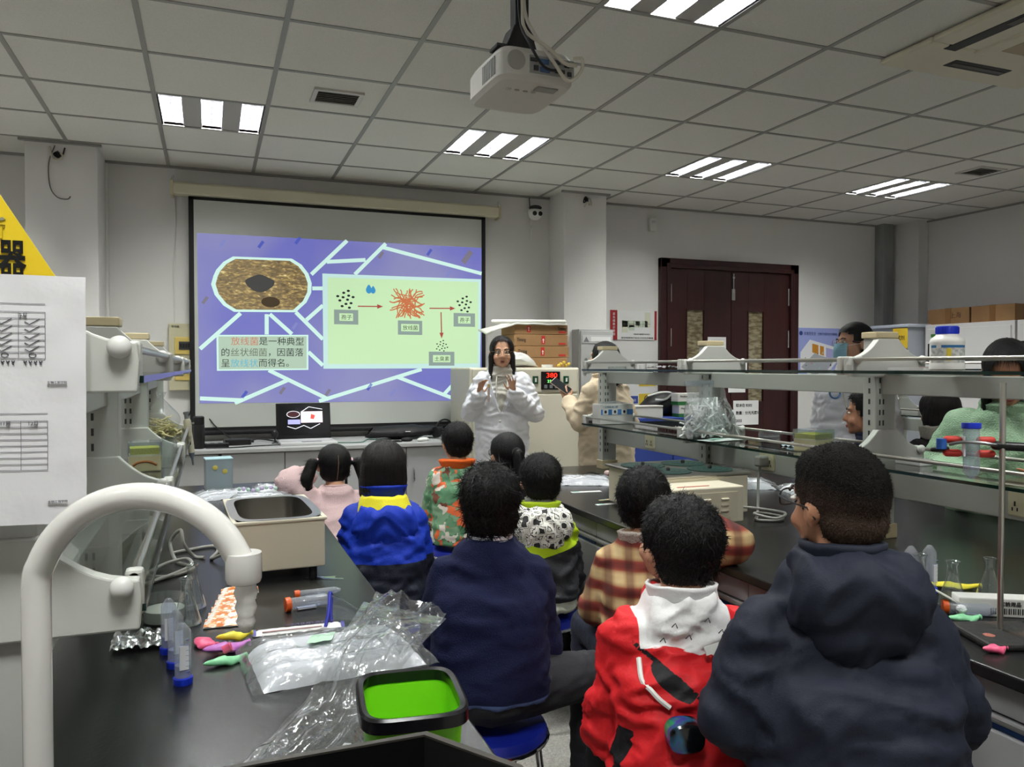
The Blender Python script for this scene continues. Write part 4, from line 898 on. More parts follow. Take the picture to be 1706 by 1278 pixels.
# ------------------------------------------------------------------ things on the left bench
clr = clear('clear_glass',(240,246,246),.07,.02,.05,pwr=1.7); clp = clear('clear_plastic',(236,240,246),.05,.12,.10)
film = clear('clear_film',(250,251,252),.07,.12,.07,bump=(26,.4))
wb = M('bath_cream',(222,214,192),.42)
def water_bath(nm, lb, loc, rz, w, d, h):
    t = thing(nm, lb, 'water bath', loc, rz)
    b = MB(); b.bb(0,w,0,.012,.012,h).bb(0,w,d-.012,d,.012,h).bb(0,.012,.012,d-.012,.012,h).bb(w-.012,w,.012,d-.012,.012,h).bb(.012,w-.012,.012,d-.012,.012,.02); b.build('casing', wb, t, False, .004)
    rim = MB(); n = 36; vs = []
    outer = [(0,0),(w,0),(w,d),(0,d)]; o_ = []; i_ = []; lo = []
    def rr(cx, cy, hx, hy, r, k): 
        a = 2*PI*(k+.5)/n; ca, sa = math.cos(a), math.sin(a); ex = 5.0
        return (cx+hx*math.copysign(abs(ca)**(2/ex),ca), cy+hy*math.copysign(abs(sa)**(2/ex),sa))
    for k in range(n):
        x, y = rr(w/2,d/2,w/2+.004,d/2+.004,0,k); o_.append((x,y,h+.004)); x, y = rr(w/2,d/2,w/2-.02,d/2-.02,0,k); i_.append((x,y,h+.004)); lo.append((x,y,.03))
    f = [(k,(k+1)%n,n+(k+1)%n,n+k) for k in range(n)] + [(n+k,n+(k+1)%n,2*n+(k+1)%n,2*n+k) for k in range(n)] + [tuple(2*n+k for k in range(n))]
    MB().add(o_+i_+lo, f).build('steel_tank', steel, t, True, 0, 35)
    b = MB(); b.bb(-.006,w+.006,-.006,.008,h-.006,h+.003).bb(-.006,w+.006,d-.008,d+.006,h-.006,h+.003).bb(-.006,.008,.008,d-.008,h-.006,h+.003).bb(w-.008,w+.006,.008,d-.008,h-.006,h+.003); b.build('rim', wb, t, False, .003)
    for x in (.03,w-.03):
        for y in (.03,d-.03): MB().cyl((x,y,-.016),(x,y,.014),.012,n=10).build('foot', rubber, t)
    return t
water_bath('water_bath','open cream water bath with a stainless tank on the left bench',(.058,2.285,BZ+.016),.04,.248,.42,.152)
cg = M('cord_grey',(150,148,142),.5)
tag(MB().tube(spline([(-.02,2.62,BZ+.006),(-.05,2.65,BZ+.006),(-.08,2.64,BZ+.05),(-.09,2.66,BZ+.09),(-.12,2.68,BZ+.05),(-.10,2.6,BZ+.006),(-.05,2.5,BZ+.006),(-.11,2.42,BZ+.006),(-.17,2.45,BZ+.008),(-.13,2.55,BZ+.012),(-.07,2.56,BZ+.02),(-.06,2.48,BZ+.014),(-.15,2.38,BZ+.006),(-.2,2.35,BZ+.006)]),.0055,8).build('extension_lead', cg), 'tangled grey power cord left of the open water bath', 'cord')
tag(MB().tube(spline([(-.12,2.72,BZ+.006),(0.0,2.78,BZ+.006),(.02,2.70,BZ+.006),(.0,2.60,BZ+.006),(.045,2.56,BZ+.03)]),.0055,8).build('extension_lead', cg), 'grey cord looping into the back of the water bath', 'cord')
# second bath lid with concentric rings
ringm = M('ring_dark_green',(40,64,58),.35)
def rings(t, cx, cy, z, R):
    for k in range(4):
        r1 = R*(1-k*.24); r0 = R*(1-(k+1)*.24)+.001; r0 = max(r0,.004)
        MB().lathe([(r0,0),(r1-.001,0),(r1-.001,.0035-.0005*k),(r0,.0035-.0005*k),(r0,0)],(cx,cy,z+.0008*k),36).build('ring', ringm, t)
    MB().lathe([(0,0),(.008,0),(.008,.01),(.005,.014),(0,.014)],(cx,cy,z+.003),12).build('ring_knob', black_p, t)
t = thing('ring_bath', 'low steel ring-top water bath beside the blue jacket child', 'water bath', (.20,3.05,BZ), 0)
MB().bb(0,.20,0,.34,0,.03).build('body', wb, t, False, .004); MB().bb(.005,.195,.005,.335,.03,.034).build('top_plate', steel, t, False, .001)
rings(t,.14,.09,.034,.05); rings(t,.14,.22,.034,.05)
# far end: clear box, packets, bag, tip box, pipette
t = thing('clear_box', 'pale blue clear plastic box at the far end of the left bench', 'box', (.035,4.13,BZ), .1)
bl = clear('clear_blue',(170,216,226),.08,.1,.30)
b = MB(); b.bb(-.062,-.058,-.05,.05,0,.148).bb(.058,.062,-.05,.05,0,.148).bb(-.058,.058,-.05,-.046,0,.148).bb(-.058,.058,.046,.05,0,.148).bb(-.058,.058,-.046,.046,0,.004); b.build('walls', bl, t, False)
MB().bb(-.064,.064,-.052,.052,.148,.154).build('lid', M('lid_blue',(186,222,226),.3), t, False, .002); MB().bb(-.05,.05,-.04,.04,.006,.05).build('contents', M('box_fill',(170,200,205),.6,var=(30,(214,224,220))), t, False)
for (x,z) in ((-.02,.11),(.025,.09)): MB().ell((x,-.052,z),(.012,.002,.012)).build('sticker', M('sticker_yellow',(206,190,90),.6), t)
def coat_pack(nm, lb, loc, rz, w, d, h, seed, cat='package', grp=None):
    t = thing(nm, lb, cat, loc, rz, grp)
    def top(u, v, k=1., o=0.):
        e = min(1,min(u,1-u)*7)*min(1,min(v,1-v)*7); e = e**.5
        z = h*e*(.75+.25*math.sin(v*PI)) + .006*noise.noise((u*7+seed,v*6,seed)) + .004*noise.noise((u*17,v*15+seed,1)) + .005*math.sin((v*3.5+.35*noise.noise((u*3,v*3,seed)))*PI*2)*e
        return (w*(u-.5)*k*(1+.02*noise.noise((v*5,seed,0))), d*(v-.5)*k*(1+.02*noise.noise((u*5,seed,4))), max(0.0005, z+o))
    MB().surf(lambda u,v: top(u,v,.93), 30, 24).build('folded_coat', M('coat_cloth',(226,227,232),.8,bump=(60,.15)), t)
    MB().surf(lambda u,v: top(u,v,1.06,.006+.004*noise.noise((u*23+seed,v*19,2))), 34, 28).build('wrapper', film, t)
    return t
for k, (x,y,rz,w,d,lb) in enumerate(((.06,3.86,.3,.26,.18,'white coat packet nearest the pale blue box'),(.20,3.70,-.2,.24,.2,'white coat packet behind the open water bath'),(.30,3.95,.1,.2,.2,'white packet under the pink girl arm'))):
    coat_pack('coat_packet', lb, (x,y,BZ), rz, w, d, .022, 3+k, grp='packets at the far end of the left bench')
tag(MB().bb(.22,.34,3.52,3.64,BZ,BZ+.03).build('grey_dish', M('dish_grey',(150,152,150),.4), None, False, .006), 'small grey dish in front of the pink sweater girl', 'dish')
t = thing('bead_string', 'row of lilac beads lying on the white packets', 'beads', (.12,3.78,BZ+.04))
for k in range(9): MB().ell((k*.02,.008*math.sin(k*1.3),.004*math.cos(k)),(.009,.009,.009),None,10,8).build('bead', M('bead_lilac',(200,184,220),.25) if k%2 else M('bead_mint',(190,220,206),.25), t)
t = wthing('noodle_bag', 'knotted clear bag of pale yellow strips on the left rack shelf', 'bag', (-.215,4.02,1.072))
yl = M('strip_yellow',(226,216,160),.6)
rr = random.Random(11); nb = MB()
for k in range(90):
    p = Vector((-.215+rr.gauss(0,.03),4.0+rr.gauss(0,.03),1.082+abs(rr.gauss(0,.030)))); a = rr.uniform(0,6.3); pts = []
    for j in range(5): pts.append(Vector((max(-.3,min(-.13,p.x)),p.y,max(1.078,min(1.19,p.z))))); a += rr.uniform(-.7,.7); p = p + Vector((math.cos(a)*.02,math.sin(a)*.02,rr.uniform(-.012,.012)))
    nb.tube(pts,.004,4)
o = nb.build('strips', yl, t); o['kind'] = 'stuff'
def bagsurf(cx, cy, cz, rx, ry, h, seed, neck=.3):
    def f(u, v):
        a = u*2*PI
        if v < .6: q = v/.6; r = (1-(1-q)**2.2)**.5*(1-.35*q**3)
        else: q = (v-.6)/.4; r = .65-(.65-neck)*min(1,q*1.6) + (.35*max(0,q-.6))
        k = 1+.12*noise.noise((math.cos(a)*2.2+seed,math.sin(a)*2.2,v*4))
        return (cx+rx*r*math.cos(a)*k, cy+ry*r*math.sin(a)*k, cz+h*v)
    return f
MB().surf(bagsurf(-.215,4.0,1.074,.095,.085,.21,2,.12), 28, 22).build('bag', film, t)
def tip_box(lb, loc, rz, w, d, h, grp='yellow pipette tip boxes', stain=False):
    t = thing('tip_box', lb, 'tip box', loc, rz, grp)
    MB().bb(-w/2,w/2,-d/2,d/2,0,h*.58).build('base', M('tip_base',(236,230,186),.4), t, False, .004)
    MB().bb(-w/2+.004,w/2-.004,-d/2+.004,d/2-.004,h*.58,h*.80).build('tips', M('tip_yellow',(248,244,60),.4,bump=(200,.3)), t, False)
    b = MB(); b.bb(-w/2-.002,w/2+.002,-d/2-.002,d/2+.002,h*.985,h).bb(-w/2-.002,w/2+.002,-d/2-.002,-d/2,h*.55,h*.985).bb(-w/2-.002,w/2+.002,d/2,d/2+.002,h*.55,h*.985).bb(-w/2-.002,-w/2,-d/2,d/2,h*.55,h*.985).bb(w/2,w/2+.002,-d/2,d/2,h*.55,h*.985); b.build('lid', clp, t, False)
    if stain: MB().tube(spline([(-w*.38,-d/2-.001,h*.22),(-w*.2,-d/2-.001,h*.33),(w*.1,-d/2-.001,h*.34),(w*.36,-d/2-.001,h*.22)]),.004,6).build('stain', M('stain_brown',(150,96,50),.7), t)
    return t
tip_box('yellow pipette tip box with a brown stain on the left rack shelf', (-.195,2.74,1.073), .1, .092, .09, .092, stain=True)
t = wthing('glass_jar', 'clear glass jar beside the stained tip box', 'jar', (-.12,2.72,1.073)); MB().open_lathe([(.0,.001),(.024,.001),(.026,.006),(.026,.08),(.022,.088),(.022,.098)],(-.128,2.80,1.073)).build('glass', clr, t)
t = thing('pipette', 'grey and cream pipette hanging from the left rack rod', 'pipette', (-.078,4.06,.93), 0, rot=(.0,-.12,0))
MB().lathe([(.004,0),(.005,.03),(.012,.05),(.014,.06)]).build('tip_cone', M('pipette_grey',(96,104,112),.4), t); MB().lathe([(.014,.06),(.016,.09),(.015,.16),(.018,.19),(.017,.215),(.010,.225)]).build('body', M('pipette_cream',(206,200,176),.4), t)
MB().lathe([(.010,.22),(.010,.245),(.013,.247),(.013,.258),(0,.259)]).build('plunger', M('pipette_grey2',(120,124,126),.4), t); MB().bb(-.004,.004,-.0175,-.014,.10,.14).build('volume_window', black_p, t, False); MB().bb(.0,.03,-.006,.006,.195,.203).build('hook', M('pipette_grey3',(140,142,140),.4), t, False)
# flasks, beakers, tubes
def flask(lb, loc, h=.105, grp='conical flasks', mat=clr):
    t = thing('conical_flask', lb, 'flask', loc, 0, grp); s_ = h/.105
    o = MB().open_lathe([(0,.001),(.029*s_,.001),(.032*s_,.004*s_),(.031*s_,.010*s_),(.012*s_,.070*s_),(.0112*s_,.095*s_),(.0145*s_,.102*s_),(.0145*s_,.105*s_),(.0112*s_,.103*s_)]).build('glass', mat, t)
    MB().tube([(.0145*s_*math.cos(a),.0145*s_*math.sin(a),.1045*s_) for a in [2*PI*k/20 for k in range(20)]],.0012,6,closed=True).build('rim', clear('glass_rim',(214,224,224),.25,.05), t)
    return t
flask('conical flask behind the blue-capped tubes on the left bench', (-.055,1.97,BZ), .11); flask('farther conical flask of the pair on the left bench', (-.045,2.10,BZ), .11); 
t = thing('glass_dish', 'round glass dish with a pale lining on the left bench', 'dish', (-.105,2.02,BZ)); MB().open_lathe([(0,.001),(.046,.001),(.048,.004),(.05,.055),(.052,.058)]).build('glass', clr, t); MB().lathe([(0,.004),(.044,.004),(.045,.030),(0,.030)]).build('lining', M('dish_lining',(206,206,196),.7), t)
t = thing('foil_piece', 'crumpled sheet of foil in clear wrap beside the glass dish', 'foil', (-.14,1.86,BZ))
MB().surf(lambda u,v: ((u-.5)*.12,(v-.5)*.10,.008+.02*abs(noise.noise((u*6,v*6,1)))+.012*abs(noise.noise((u*14,v*13,5)))),22,18).build('foil', M('foil',(206,206,208),.22,metal=1.), t)
bluecap = M('cap_blue',(26,52,190),.35); blueliq = clear('tube_blue',(120,140,240),.05,.1,.25)
def falcon(lb, loc, rot, r=.0148, L_=.115, cap=bluecap, up=True, grp='centrifuge tubes', fill=None):
    t = thing('centrifuge_tube', lb, 'tube', loc, 0, grp, rot)
    MB().lathe([(0,0),(r*1.17,0),(r*1.2,.002),(r*1.2,.012),(r*1.05,.0135)],n=24).build('cap', cap, t)
    MB().open_lathe([(r,.012),(r,L_-.016),(r*.35,L_-.001),(0,L_)],n=24).build('tube', clear('tube_plastic',(226,232,246),.09,.1,.22), t)
    MB().bb(-r*.55,r*.55,-r-.0004,-r*.8,.03,.075).build('write_patch', M('patch_white',(232,232,236),.5), t, False)
    for k in range(7): MB().bb(r*.2,r*.62,-r*.99-.0006,-r*.8,.026+k*.010,.0268+k*.010).build('scale_mark', M('scale_ink',(120,130,170),.6), t, False)
    if fill: MB().lathe([(0,.014),(r*.93,.014),(r*.93,.036),(0,.036)],n=20).build('liquid', fill, t)
    return t
falcon('nearest blue-capped tube standing on its cap by the balloons', (-.052,1.605,BZ), (0,0,.2), fill=blueliq); falcon('middle blue-capped tube of the row standing on its cap', (-.068,1.70,BZ), (0,0,.4), fill=blueliq); falcon('farthest blue-capped tube of the row standing on its cap', (-.085,1.79,BZ), (0,0,.1), fill=blueliq)
orc = M('cap_orange',(226,92,30),.4)
def lying(lb, loc, yawz, r, L_): return falcon(lb, (loc[0],loc[1],loc[2]+r*1.2), (PI/2,0,yawz), r, L_, orc, grp='orange-capped tubes lying on the bench')
lying('thick orange-capped tube lying on the left bench', (.168,1.985,BZ), 1.72+PI*0, .0145,.115); lying('thin orange-capped tube lying behind the thick one', (.20,2.09,BZ), 1.62, .009,.12)
# balloons
def balloon(nm, lb, loc, rz, col, L_=.075, w=.018, bend=.3, grp='deflated balloons on the left bench', h=.010):
    t = thing('balloon', lb, 'balloon', loc, rz, grp)
    mt = M('balloon_'+nm, col, .42, sheen=.1)
    def f(u, v):
        a = v*2*PI; r = w*(math.sin(min(1,u*1.25+.05)*PI*.62)**.8 if u < .62 else (1-(u-.62)/.38*.72)); r = r*(1.0 if u > .03 else .2)
        return ((u-.5)*L_, r*math.cos(a)+bend*.05*(u-.5)**2+.003*noise.noise((u*9,v*3,w*99)), h*.9+ (h*.85*(r/w)+.001)*math.sin(a)+.004*math.sin(u*7)*(u>.5))
    MB().surf(f, 22, 14).build('skin', mt, t)
    x = .5*L_; r = w*.28
    MB().tube([(x, r*1.25*math.cos(a)+bend*.0125, h*.9+r*1.1*math.sin(a)) for a in [2*PI*k/14 for k in range(14)]],.0022,6,closed=True).build('lip', mt, t)
    return t
balloon('pink','pink deflated balloon nearest the blue-capped tubes',(-.015,1.80,BZ),-1.0,(232,90,130),.075,.019)
balloon('purple','purple deflated balloon lying over the others on the left bench',(.028,1.745,BZ+.004),.15,(190,110,190),.095,.018)
balloon('yellow','yellow deflated balloon behind the purple one',(.045,1.80,BZ+.008),.1,(236,220,60),.075,.014)
balloon('green','mint green deflated balloon in front of the purple one',(.025,1.675,BZ),.25,(140,214,160),.085,.014)
t = thing('balloon_ring','rolled pink balloon mouth lying on the purple balloon','balloon',(.028,1.70,BZ+.024),.4,'deflated balloons on the left bench',(.3,1.2,.3)); MB().lathe([(.006,-.008),(.0085,-.008),(.0085,.006),(.010,.008),(.0085,.010),(.006,.009),(.006,-.008)]).build('lip', MATS['balloon_pink'], t)
# orange sachets
sa_m, N, L, b = nodes_mat('sachet_print')
tc = N.new('ShaderNodeTexCoord'); no = N.new('ShaderNodeTexNoise'); no.inputs['Scale'].default_value = 55; no.inputs['Detail'].default_value = 2; L.new(tc.outputs['Object'], no.inputs['Vector'])
cr = ramp(N, [(.40,(214,112,36)),(.47,(232,160,90)),(.52,(238,232,222)),(.66,(240,236,230)),(.72,(150,60,30))]); L.new(no.outputs['Fac'], cr.inputs[0]); L.new(cr.outputs[0], b.inputs['Base Color']); b.inputs['Roughness'].default_value = .35
saln = ['frontmost orange and white sachet of the fanned row','second orange and white sachet of the fanned row','third orange and white sachet of the fanned row','fourth orange and white sachet of the fanned row','fifth orange and white sachet of the fanned row','rearmost orange and white sachet of the fanned row']
for k in range(6):
    t = thing('sachet', saln[k], 'sachet', (.030+k*.008,1.945+k*.052,BZ+.002), -.08+.03*(k%3), 'orange seasoning sachets')
    def sf(u,v,k=k): return ((u-.5)*.094,(v-.5)*.062,.002+.007*(min(1,min(u,1-u)*6)*min(1,min(v,1-v)*6))+.003*noise.noise((u*6,v*6,k*3.)))
    o = MB().surf(sf,16,12).build('foil_sachet', sa_m, t); MB().bb(-.047,.047,-.031,.031,0,.001).build('back', white_p, t, False)
# long paper packet, goggles strap
t = thing('stick_packet', 'long white paper packet with purple ends on the left bench', 'packet', (.185,1.835,BZ), -.03)
MB().surf(lambda u,v: ((u-.5)*.20,(v-.5)*.036,.002+.008*math.sin(PI*v)*(min(1,min(u,1-u)*14))+.0015*noise.noise((u*12,v*4,1))),30,10).build('wrapper', paper, t)
for s_ in (-1,1): MB().surf(lambda u,v,s_=s_: (s_*.097+(u-.5)*.008,(v-.5)*.0362,.0035+.007*math.sin(PI*v)),2,10).build('end_band', M('band_purple',(60,60,140),.5), t)
text('一次性使用无菌接种环', .012, M('ink_purple',(90,80,110),.6), t, (-.03,.0,.012), (0.2,0,0), width=.11); MB().bb(-.08,.05,-.012,-.008,.007,.0085).build('print_line', M('ink_rose',(190,150,150),.6), t, False)
t = thing('goggles', 'clear goggles with a purple elastic strap on the left bench', 'goggles', (.262,1.86,BZ), .3)
pr = M('strap_purple',(46,52,160),.6)
MB().tube(spline([(-.03,-.03,.004),(-.012,-.01,.035),(.005,.02,.065),(.014,.03,.052),(.0,.005,.03),(-.012,-.025,.004)]),.0042,8).build('strap', pr, t)
MB().surf(lambda u,v: (.0+.05*u, .02-.05*u+.01*math.sin(v*PI), .004+.06*v*(1-.5*u)), 12, 10).build('lens', clp, t); MB().tube([(.0,.02,.062),(.025,-.005,.05),(.05,-.03,.03),(.05,-.03,.004)],.0025,6).build('lens_edge', clr, t)
# big coat package and plastic bag, bin
coat_pack('coat_package','large clear packet with a folded white coat beside the green bin', (.235,1.62,BZ), .10, .34,.23,.040, 21)
o = MB().surf(lambda u,v: (-.06+.05*u+.02*v, -.01+.045*v, .047+.002*noise.noise((u*5,v*5,0))),6,6); o.build('mint_label', M('label_mint',(186,226,196),.7), bpy.data.objects['coat_package'])
t = thing('plastic_sleeve', 'long crinkled clear plastic sleeve lying from the sink to the coat packet', 'plastic bag', (.25,1.36,BZ), 0)
ax0 = Vector((-.235,-.40,0)); axd = Vector((.385,.755,0)); nx = Vector((axd.y,-axd.x,0)).normalized()
def sleeve(side):
    def f(u, v):
        c = ax0+axd*v; w = .082+.010*math.sin(v*7)+.018*v*v; q = min(1,max(0,(v-.50)/.16)); q = q*q*(3-2*q); fl = .004+.052*q
        n1 = noise.noise((u*3.2+v*1.5,v*3.0,side*3.)); n2 = noise.noise((u*6-v*4,v*7,side*5.)); n3 = noise.noise((u*11,v*16,side+2.))
        z = .020*math.sin(PI*u)*(1.1+.8*noise.noise((v*2.5,0,7)))+.042*(.30-abs(n1))+.018*(.30-abs(n2))+.004*(.3-abs(n3))
        if side < 0: z = .002+.004*abs(n2)
        return tuple(c + nx*((u-.5)*2*w) + axd.normalized()*(.10*(u-.5)*(-1)*v) + Vector((0,0,fl+max(.001,z))))
    return f
crf = clear('crinkled_film',(251,252,252),.10,.06,.035,bump=(14,.35))
MB().surf(sleeve(1),56,150).build('upper_film', crf, t, True, 0, 60); MB().surf(sleeve(-1),20,40).build('lower_film', crf, t)
MB().surf(lambda u,v: tuple(ax0+axd*(.02+.36*v)+nx*(.050+.030*(u-.5)*(1-.6*v)+.01*math.sin(v*5))+Vector((0,0,.012+.016*math.sin(PI*u)*(1-v)))),8,30).build('folded_edge', clear('film_fold',(250,251,252),.10,.12,.45), t)
t = thing('green_bin', 'small lime green plastic bin with a thick black rim on the bench edge', 'bin', (.255,1.055,BZ), -.12)
lime = M('bin_lime',(124,214,24),.45); 
def rrect(hx, hy, n=40, ex=5):
    return [(hx*math.copysign(abs(math.cos(a))**(2/ex),math.cos(a)), hy*math.copysign(abs(math.sin(a))**(2/ex),math.sin(a))) for a in [2*PI*(k+.5)/n for k in range(n)]]
def shell(levels, n=40):
    vs = []; [vs.extend([(x,y,z) for x,y in rrect(hx,hy,n)]) for hx,hy,z in levels]; m_ = len(levels)
    return vs, [(i*n+k,i*n+(k+1)%n,(i+1)*n+(k+1)%n,(i+1)*n+k) for i in range(m_-1) for k in range(n)]
vs, fs = shell([(.055,.062,.004),(.056,.063,.0),(.066,.079,.145),(.0645,.0775,.145),(.054,.0605,.004)]); fs.append(tuple(range(4*40,5*40)))
MB().add(vs,fs).build('tub', lime, t)
vs, fs = shell([(.068,.081,.132),(.0725,.0855,.134),(.0725,.0855,.150),(.069,.082,.153),(.0625,.0755,.151),(.0625,.0755,.136),(.068,.081,.132)]); MB().add(vs,fs).build('rim', M('bin_rim',(16,14,18),.25), t)
tag(MB().surf(lambda u,v: (.25+.09*u+.01*math.sin(v*6), 2.24+.05*v+.01*math.sin(u*5), BZ+.0012*math.sin(PI*u)**.5*math.sin(PI*v)**.5), 16, 10).build('water_puddle', clear('water',(240,244,244),.12,.01)), 'small water puddle on the bench in front of the bath', 'puddle')

# ------------------------------------------------------------------ things on the right bench and rack
t = thing('ring_water_bath', 'cream water bath with four dark ring lids on the right bench', 'water bath', (0,0,BZ))
MB().bb(1.63,2.03,2.62,3.06,.014,.165).build('tank', wb, t, False, .004); MB().bb(1.50,1.89,2.462,2.62,.014,.150).build('control_box', wb, t, False, .005)
MB().bb(1.615,2.045,2.615,3.075,.165,.176).build('top_plate', steel, t, False, .003)
for (x,y) in ((1.73,2.74),(1.93,2.74),(1.73,2.94),(1.93,2.94)): rings(t,x,y,.176,.095)
MB().bb(1.53,1.86,2.459,2.462,.03,.13).build('vent_panel', M('vent_panel',(214,206,184),.45), t, False)
for k in range(3):
    for x in (1.72,1.80): MB().box((x,2.456,.06+k*.022),(.034,.008,.010),(.5,0,0)).build('vent_slot', wb, t, False, .003)
MB().bb(1.62,1.76,2.50,2.506,.1505,.152).build('thermometer', M('thermo_red',(200,80,60),.4), t, False)
for x in (1.54,1.85,1.99): MB().cyl((x,2.52 if x < 1.9 else 2.66,0),(x,2.52 if x < 1.9 else 2.66,.016),.014,n=10).build('foot', rubber, t)
t = thing('plug_cord', 'grey power cord with a plug in the rack socket', 'cord', (0,0,0))
MB().bb(2.12,2.168,2.66,2.70,.985,1.03).build('plug', M('plug_grey',(150,148,142),.5), t, False, .008)
MB().tube(spline([(2.135,2.68,.985),(2.12,2.67,.92),(2.08,2.62,.85),(2.03,2.56,BZ+.01),(1.98,2.50,BZ+.006),(2.05,2.46,BZ+.006),(2.1,2.50,BZ+.01),(2.04,2.55,BZ+.02),(1.97,2.50,BZ+.03),(2.02,2.44,BZ+.02),(2.09,2.47,BZ+.03),(2.02,2.55,BZ+.04),(1.93,2.58,BZ+.05),(1.895,2.56,BZ+.06)]),.0055,8).build('cord', cg, t)
coat_pack('coat_packet','clear packet with a folded white coat at the far end of the right bench',(1.80,3.66,BZ),-.45,.30,.22,.028,31); coat_pack('coat_packet','clear packet with a folded white coat behind the ring bath',(2.46,3.28,BZ),-.4,.38,.24,.03,37)
coat_pack('coat_packet','second clear coat packet lying beyond the rack',(2.70,2.98,BZ),-.3,.3,.2,.03,41)
def strip(nm, lb, loc, rz, w, d, mat, band=None):
    t = thing(nm, lb, 'strip', loc, rz, 'paper strips on the right bench'); MB().bb(-w/2,w/2,-d/2,d/2,0,.003).build('strip', mat, t, False, .001)
    MB().bb(-w/2+.005,-w/2+.04,-d/2+.004,d/2-.004,.003,.0034).build('print', band or M('mint_print',(150,196,184),.6), t, False)
strip('test_strip','white strip with a mint print nearest the lime jacket boy',(1.68,3.38,BZ),-.1,.15,.032,paper); strip('wooden_spatula','pale wooden spatula stick lying by the plaid boy',(1.70,3.13,BZ+.004),.12,.17,.016,M('wood_pale',(216,190,150),.6))
strip('paper_strip','folded white paper strip under the wooden stick',(1.66,3.04,BZ),-.02,.20,.025,paper); t = thing('petri_dish','small white dish lid behind the plaid boy head','dish',(1.79,3.25,BZ)); MB().lathe([(0,0),(.03,0),(.032,.006),(.03,.008),(0,.008)]).build('lid', white_p, t)
t = thing('foil_ball','crumpled foil ball behind the ring bath','foil',(2.17,2.96,BZ)); MB().ell((0,0,.03),(.06,.05,.032),None,26,16).build('foil', MATS['foil'], t); 
for v in t.children[0].data.vertices: v.co *= 1+.25*noise.noise(v.co*60)
t = thing('snack_pack','red and white wrapped stick pack at the far end of the right bench','packet',(2.10,3.82,BZ),-.2); MB().caps((-.07,0,.016),(.07,0,.016),.016).build('pack', M('pack_red',(200,50,60),.4,var=(26,(236,220,216),.45,.55)), t); MB().tube(spline([(-.09,.02,.006),(-.16,.03,.02),(-.2,.0,.006)]),.004,6).build('cord', rubber, t)
# rack shelf goods
z1 = 1.073; z2 = 1.389
t = thing('mask_box', 'white face mask box with a blue picture band on the lower shelf', 'box', (2.16,4.02,z1), 0)
MB().bb(-.10,.11,-.05,.05,0,.115).build('carton', white_p, t, False, .003); MB().bb(-.095,.11,-.0515,-.0495,.055,.085).build('blue_band', M('mask_blue',(70,130,196),.5), t, False)
for k in range(3): 
    o = MB().bb(-.085+k*.06,-.05+k*.06,-.0525,-.0505,.055,.085).build('picture', paper, t, False); MB().ell((-.067+k*.06,-.053,.072),(.008,.001,.009)).build('picture_face', ink, o)
text('一次性医用口罩', .014, M('ink_teal',(60,120,150),.6), t, (-.085,-.0505,.094)); MB().surf(lambda u,v: (-.09+.2*u,-.045+.09*v,.117+.014*math.sin(PI*u)*math.sin(PI*v)),12,8).build('window_film', clp, t)
tag(MB().caps((2.06,4.10,z1+.008),(2.13,3.99,z1+.008),.008).build('marker_pen', black_p), 'black marker pen lying on the far end of the lower shelf', 'pen')
t = thing('zip_bag', 'clear zip bag stuffed with white plastic tubes on the lower shelf', 'bag', (2.16,3.06,z1), .35)
rr = random.Random(4); tw = MB()
for k in range(330):
    x = rr.gauss(-.01,.07); z = .012+abs(rr.gauss(0,.07)); 
    if abs(x) > .145 or z > .17: continue
    p = Vector((x,rr.gauss(0,.028),z)); a = rr.uniform(0,6.3); e = rr.uniform(-1.2,1.2); d_ = Vector((math.cos(a)*math.cos(e),math.sin(a)*math.cos(e)*.5,math.sin(e)))*.034
    q = p+d_; p2 = p-d_; q.z = max(.008,q.z); p2.z = max(.008,p2.z); tw.cyl(p2,q,.0045,n=6)
o = tw.build('tubes', M('tube_white',(246,248,247),.4), t); o['kind'] = 'stuff'
def zb(u,v):
    a = u*2*PI; q = v; w = .175*(1-.18*q) if q < .7 else .145; dpt = .06*(math.sin(min(1,q/.68)*PI)**.6 if q < .68 else 0)+.004
    k = 1+.1*noise.noise((math.cos(a)*3,math.sin(a)*3,v*6)); return (w*math.copysign(abs(math.cos(a))**.7,math.cos(a))*k-.06*(q-.2)*(q>.2), dpt*math.sin(a)*k, .003+.262*v)
MB().surf(zb,40,30).build('bag', clear('zip_film',(250,251,252),.07,.12,.26,bump=(26,.4)), t); MB().bb(-.195,.095,-.006,.006,.245,.265).build('zip_strip', clp, t, False)
t = thing('petri_stack','two clear petri dishes stacked on the lower shelf','petri dishes',(2.28,2.80,z1))
for k in range(2): MB().open_lathe([(0,.001),(.044,.001),(.045,.002),(.045,.020),(.046,.021),(0,.022)],(0,0,k*.022),28).build('dish', clp, t)
t = thing('blue_mask','folded pale blue face mask on the lower shelf by the tip box','mask',(2.27,2.62,z1),.4); MB().surf(lambda u,v: ((u-.5)*.12,(v-.5)*.07,.003+.014*math.sin(PI*u)*math.sin(PI*v)+.003*math.sin(v*20)),14,18).build('mask', M('mask_pale',(196,216,226),.8), t); MB().tube(spline([(.06,.03,.004),(.09,.02,.01),(.09,-.02,.004),(.06,-.03,.004)]),.0015,5).build('ear_loop', white_p, t)
tip_box('yellow pipette tip box on the right rack lower shelf above the man', (2.20,2.44,z1), .3, .13,.095,.085)
t = thing('mint_packet','flat clear packet with a mint print on the lower shelf','packet',(2.12,2.93,z1),.2); MB().surf(lambda u,v: ((u-.5)*.2,(v-.5)*.09,.003+.006*math.sin(PI*u)*math.sin(PI*v)),12,8).build('packet', M('packet_mint',(190,214,204),.4,var=(12,(222,228,224))), t); MB().bb(-.06,.0,-.02,.02,.009,.0095).build('print', MATS['mint_print'], t, False)
t = thing('reagent_bottle', 'white plastic reagent bottle with a blue screw cap on the upper shelf', 'bottle', (2.13,1.79,z2), -.75)
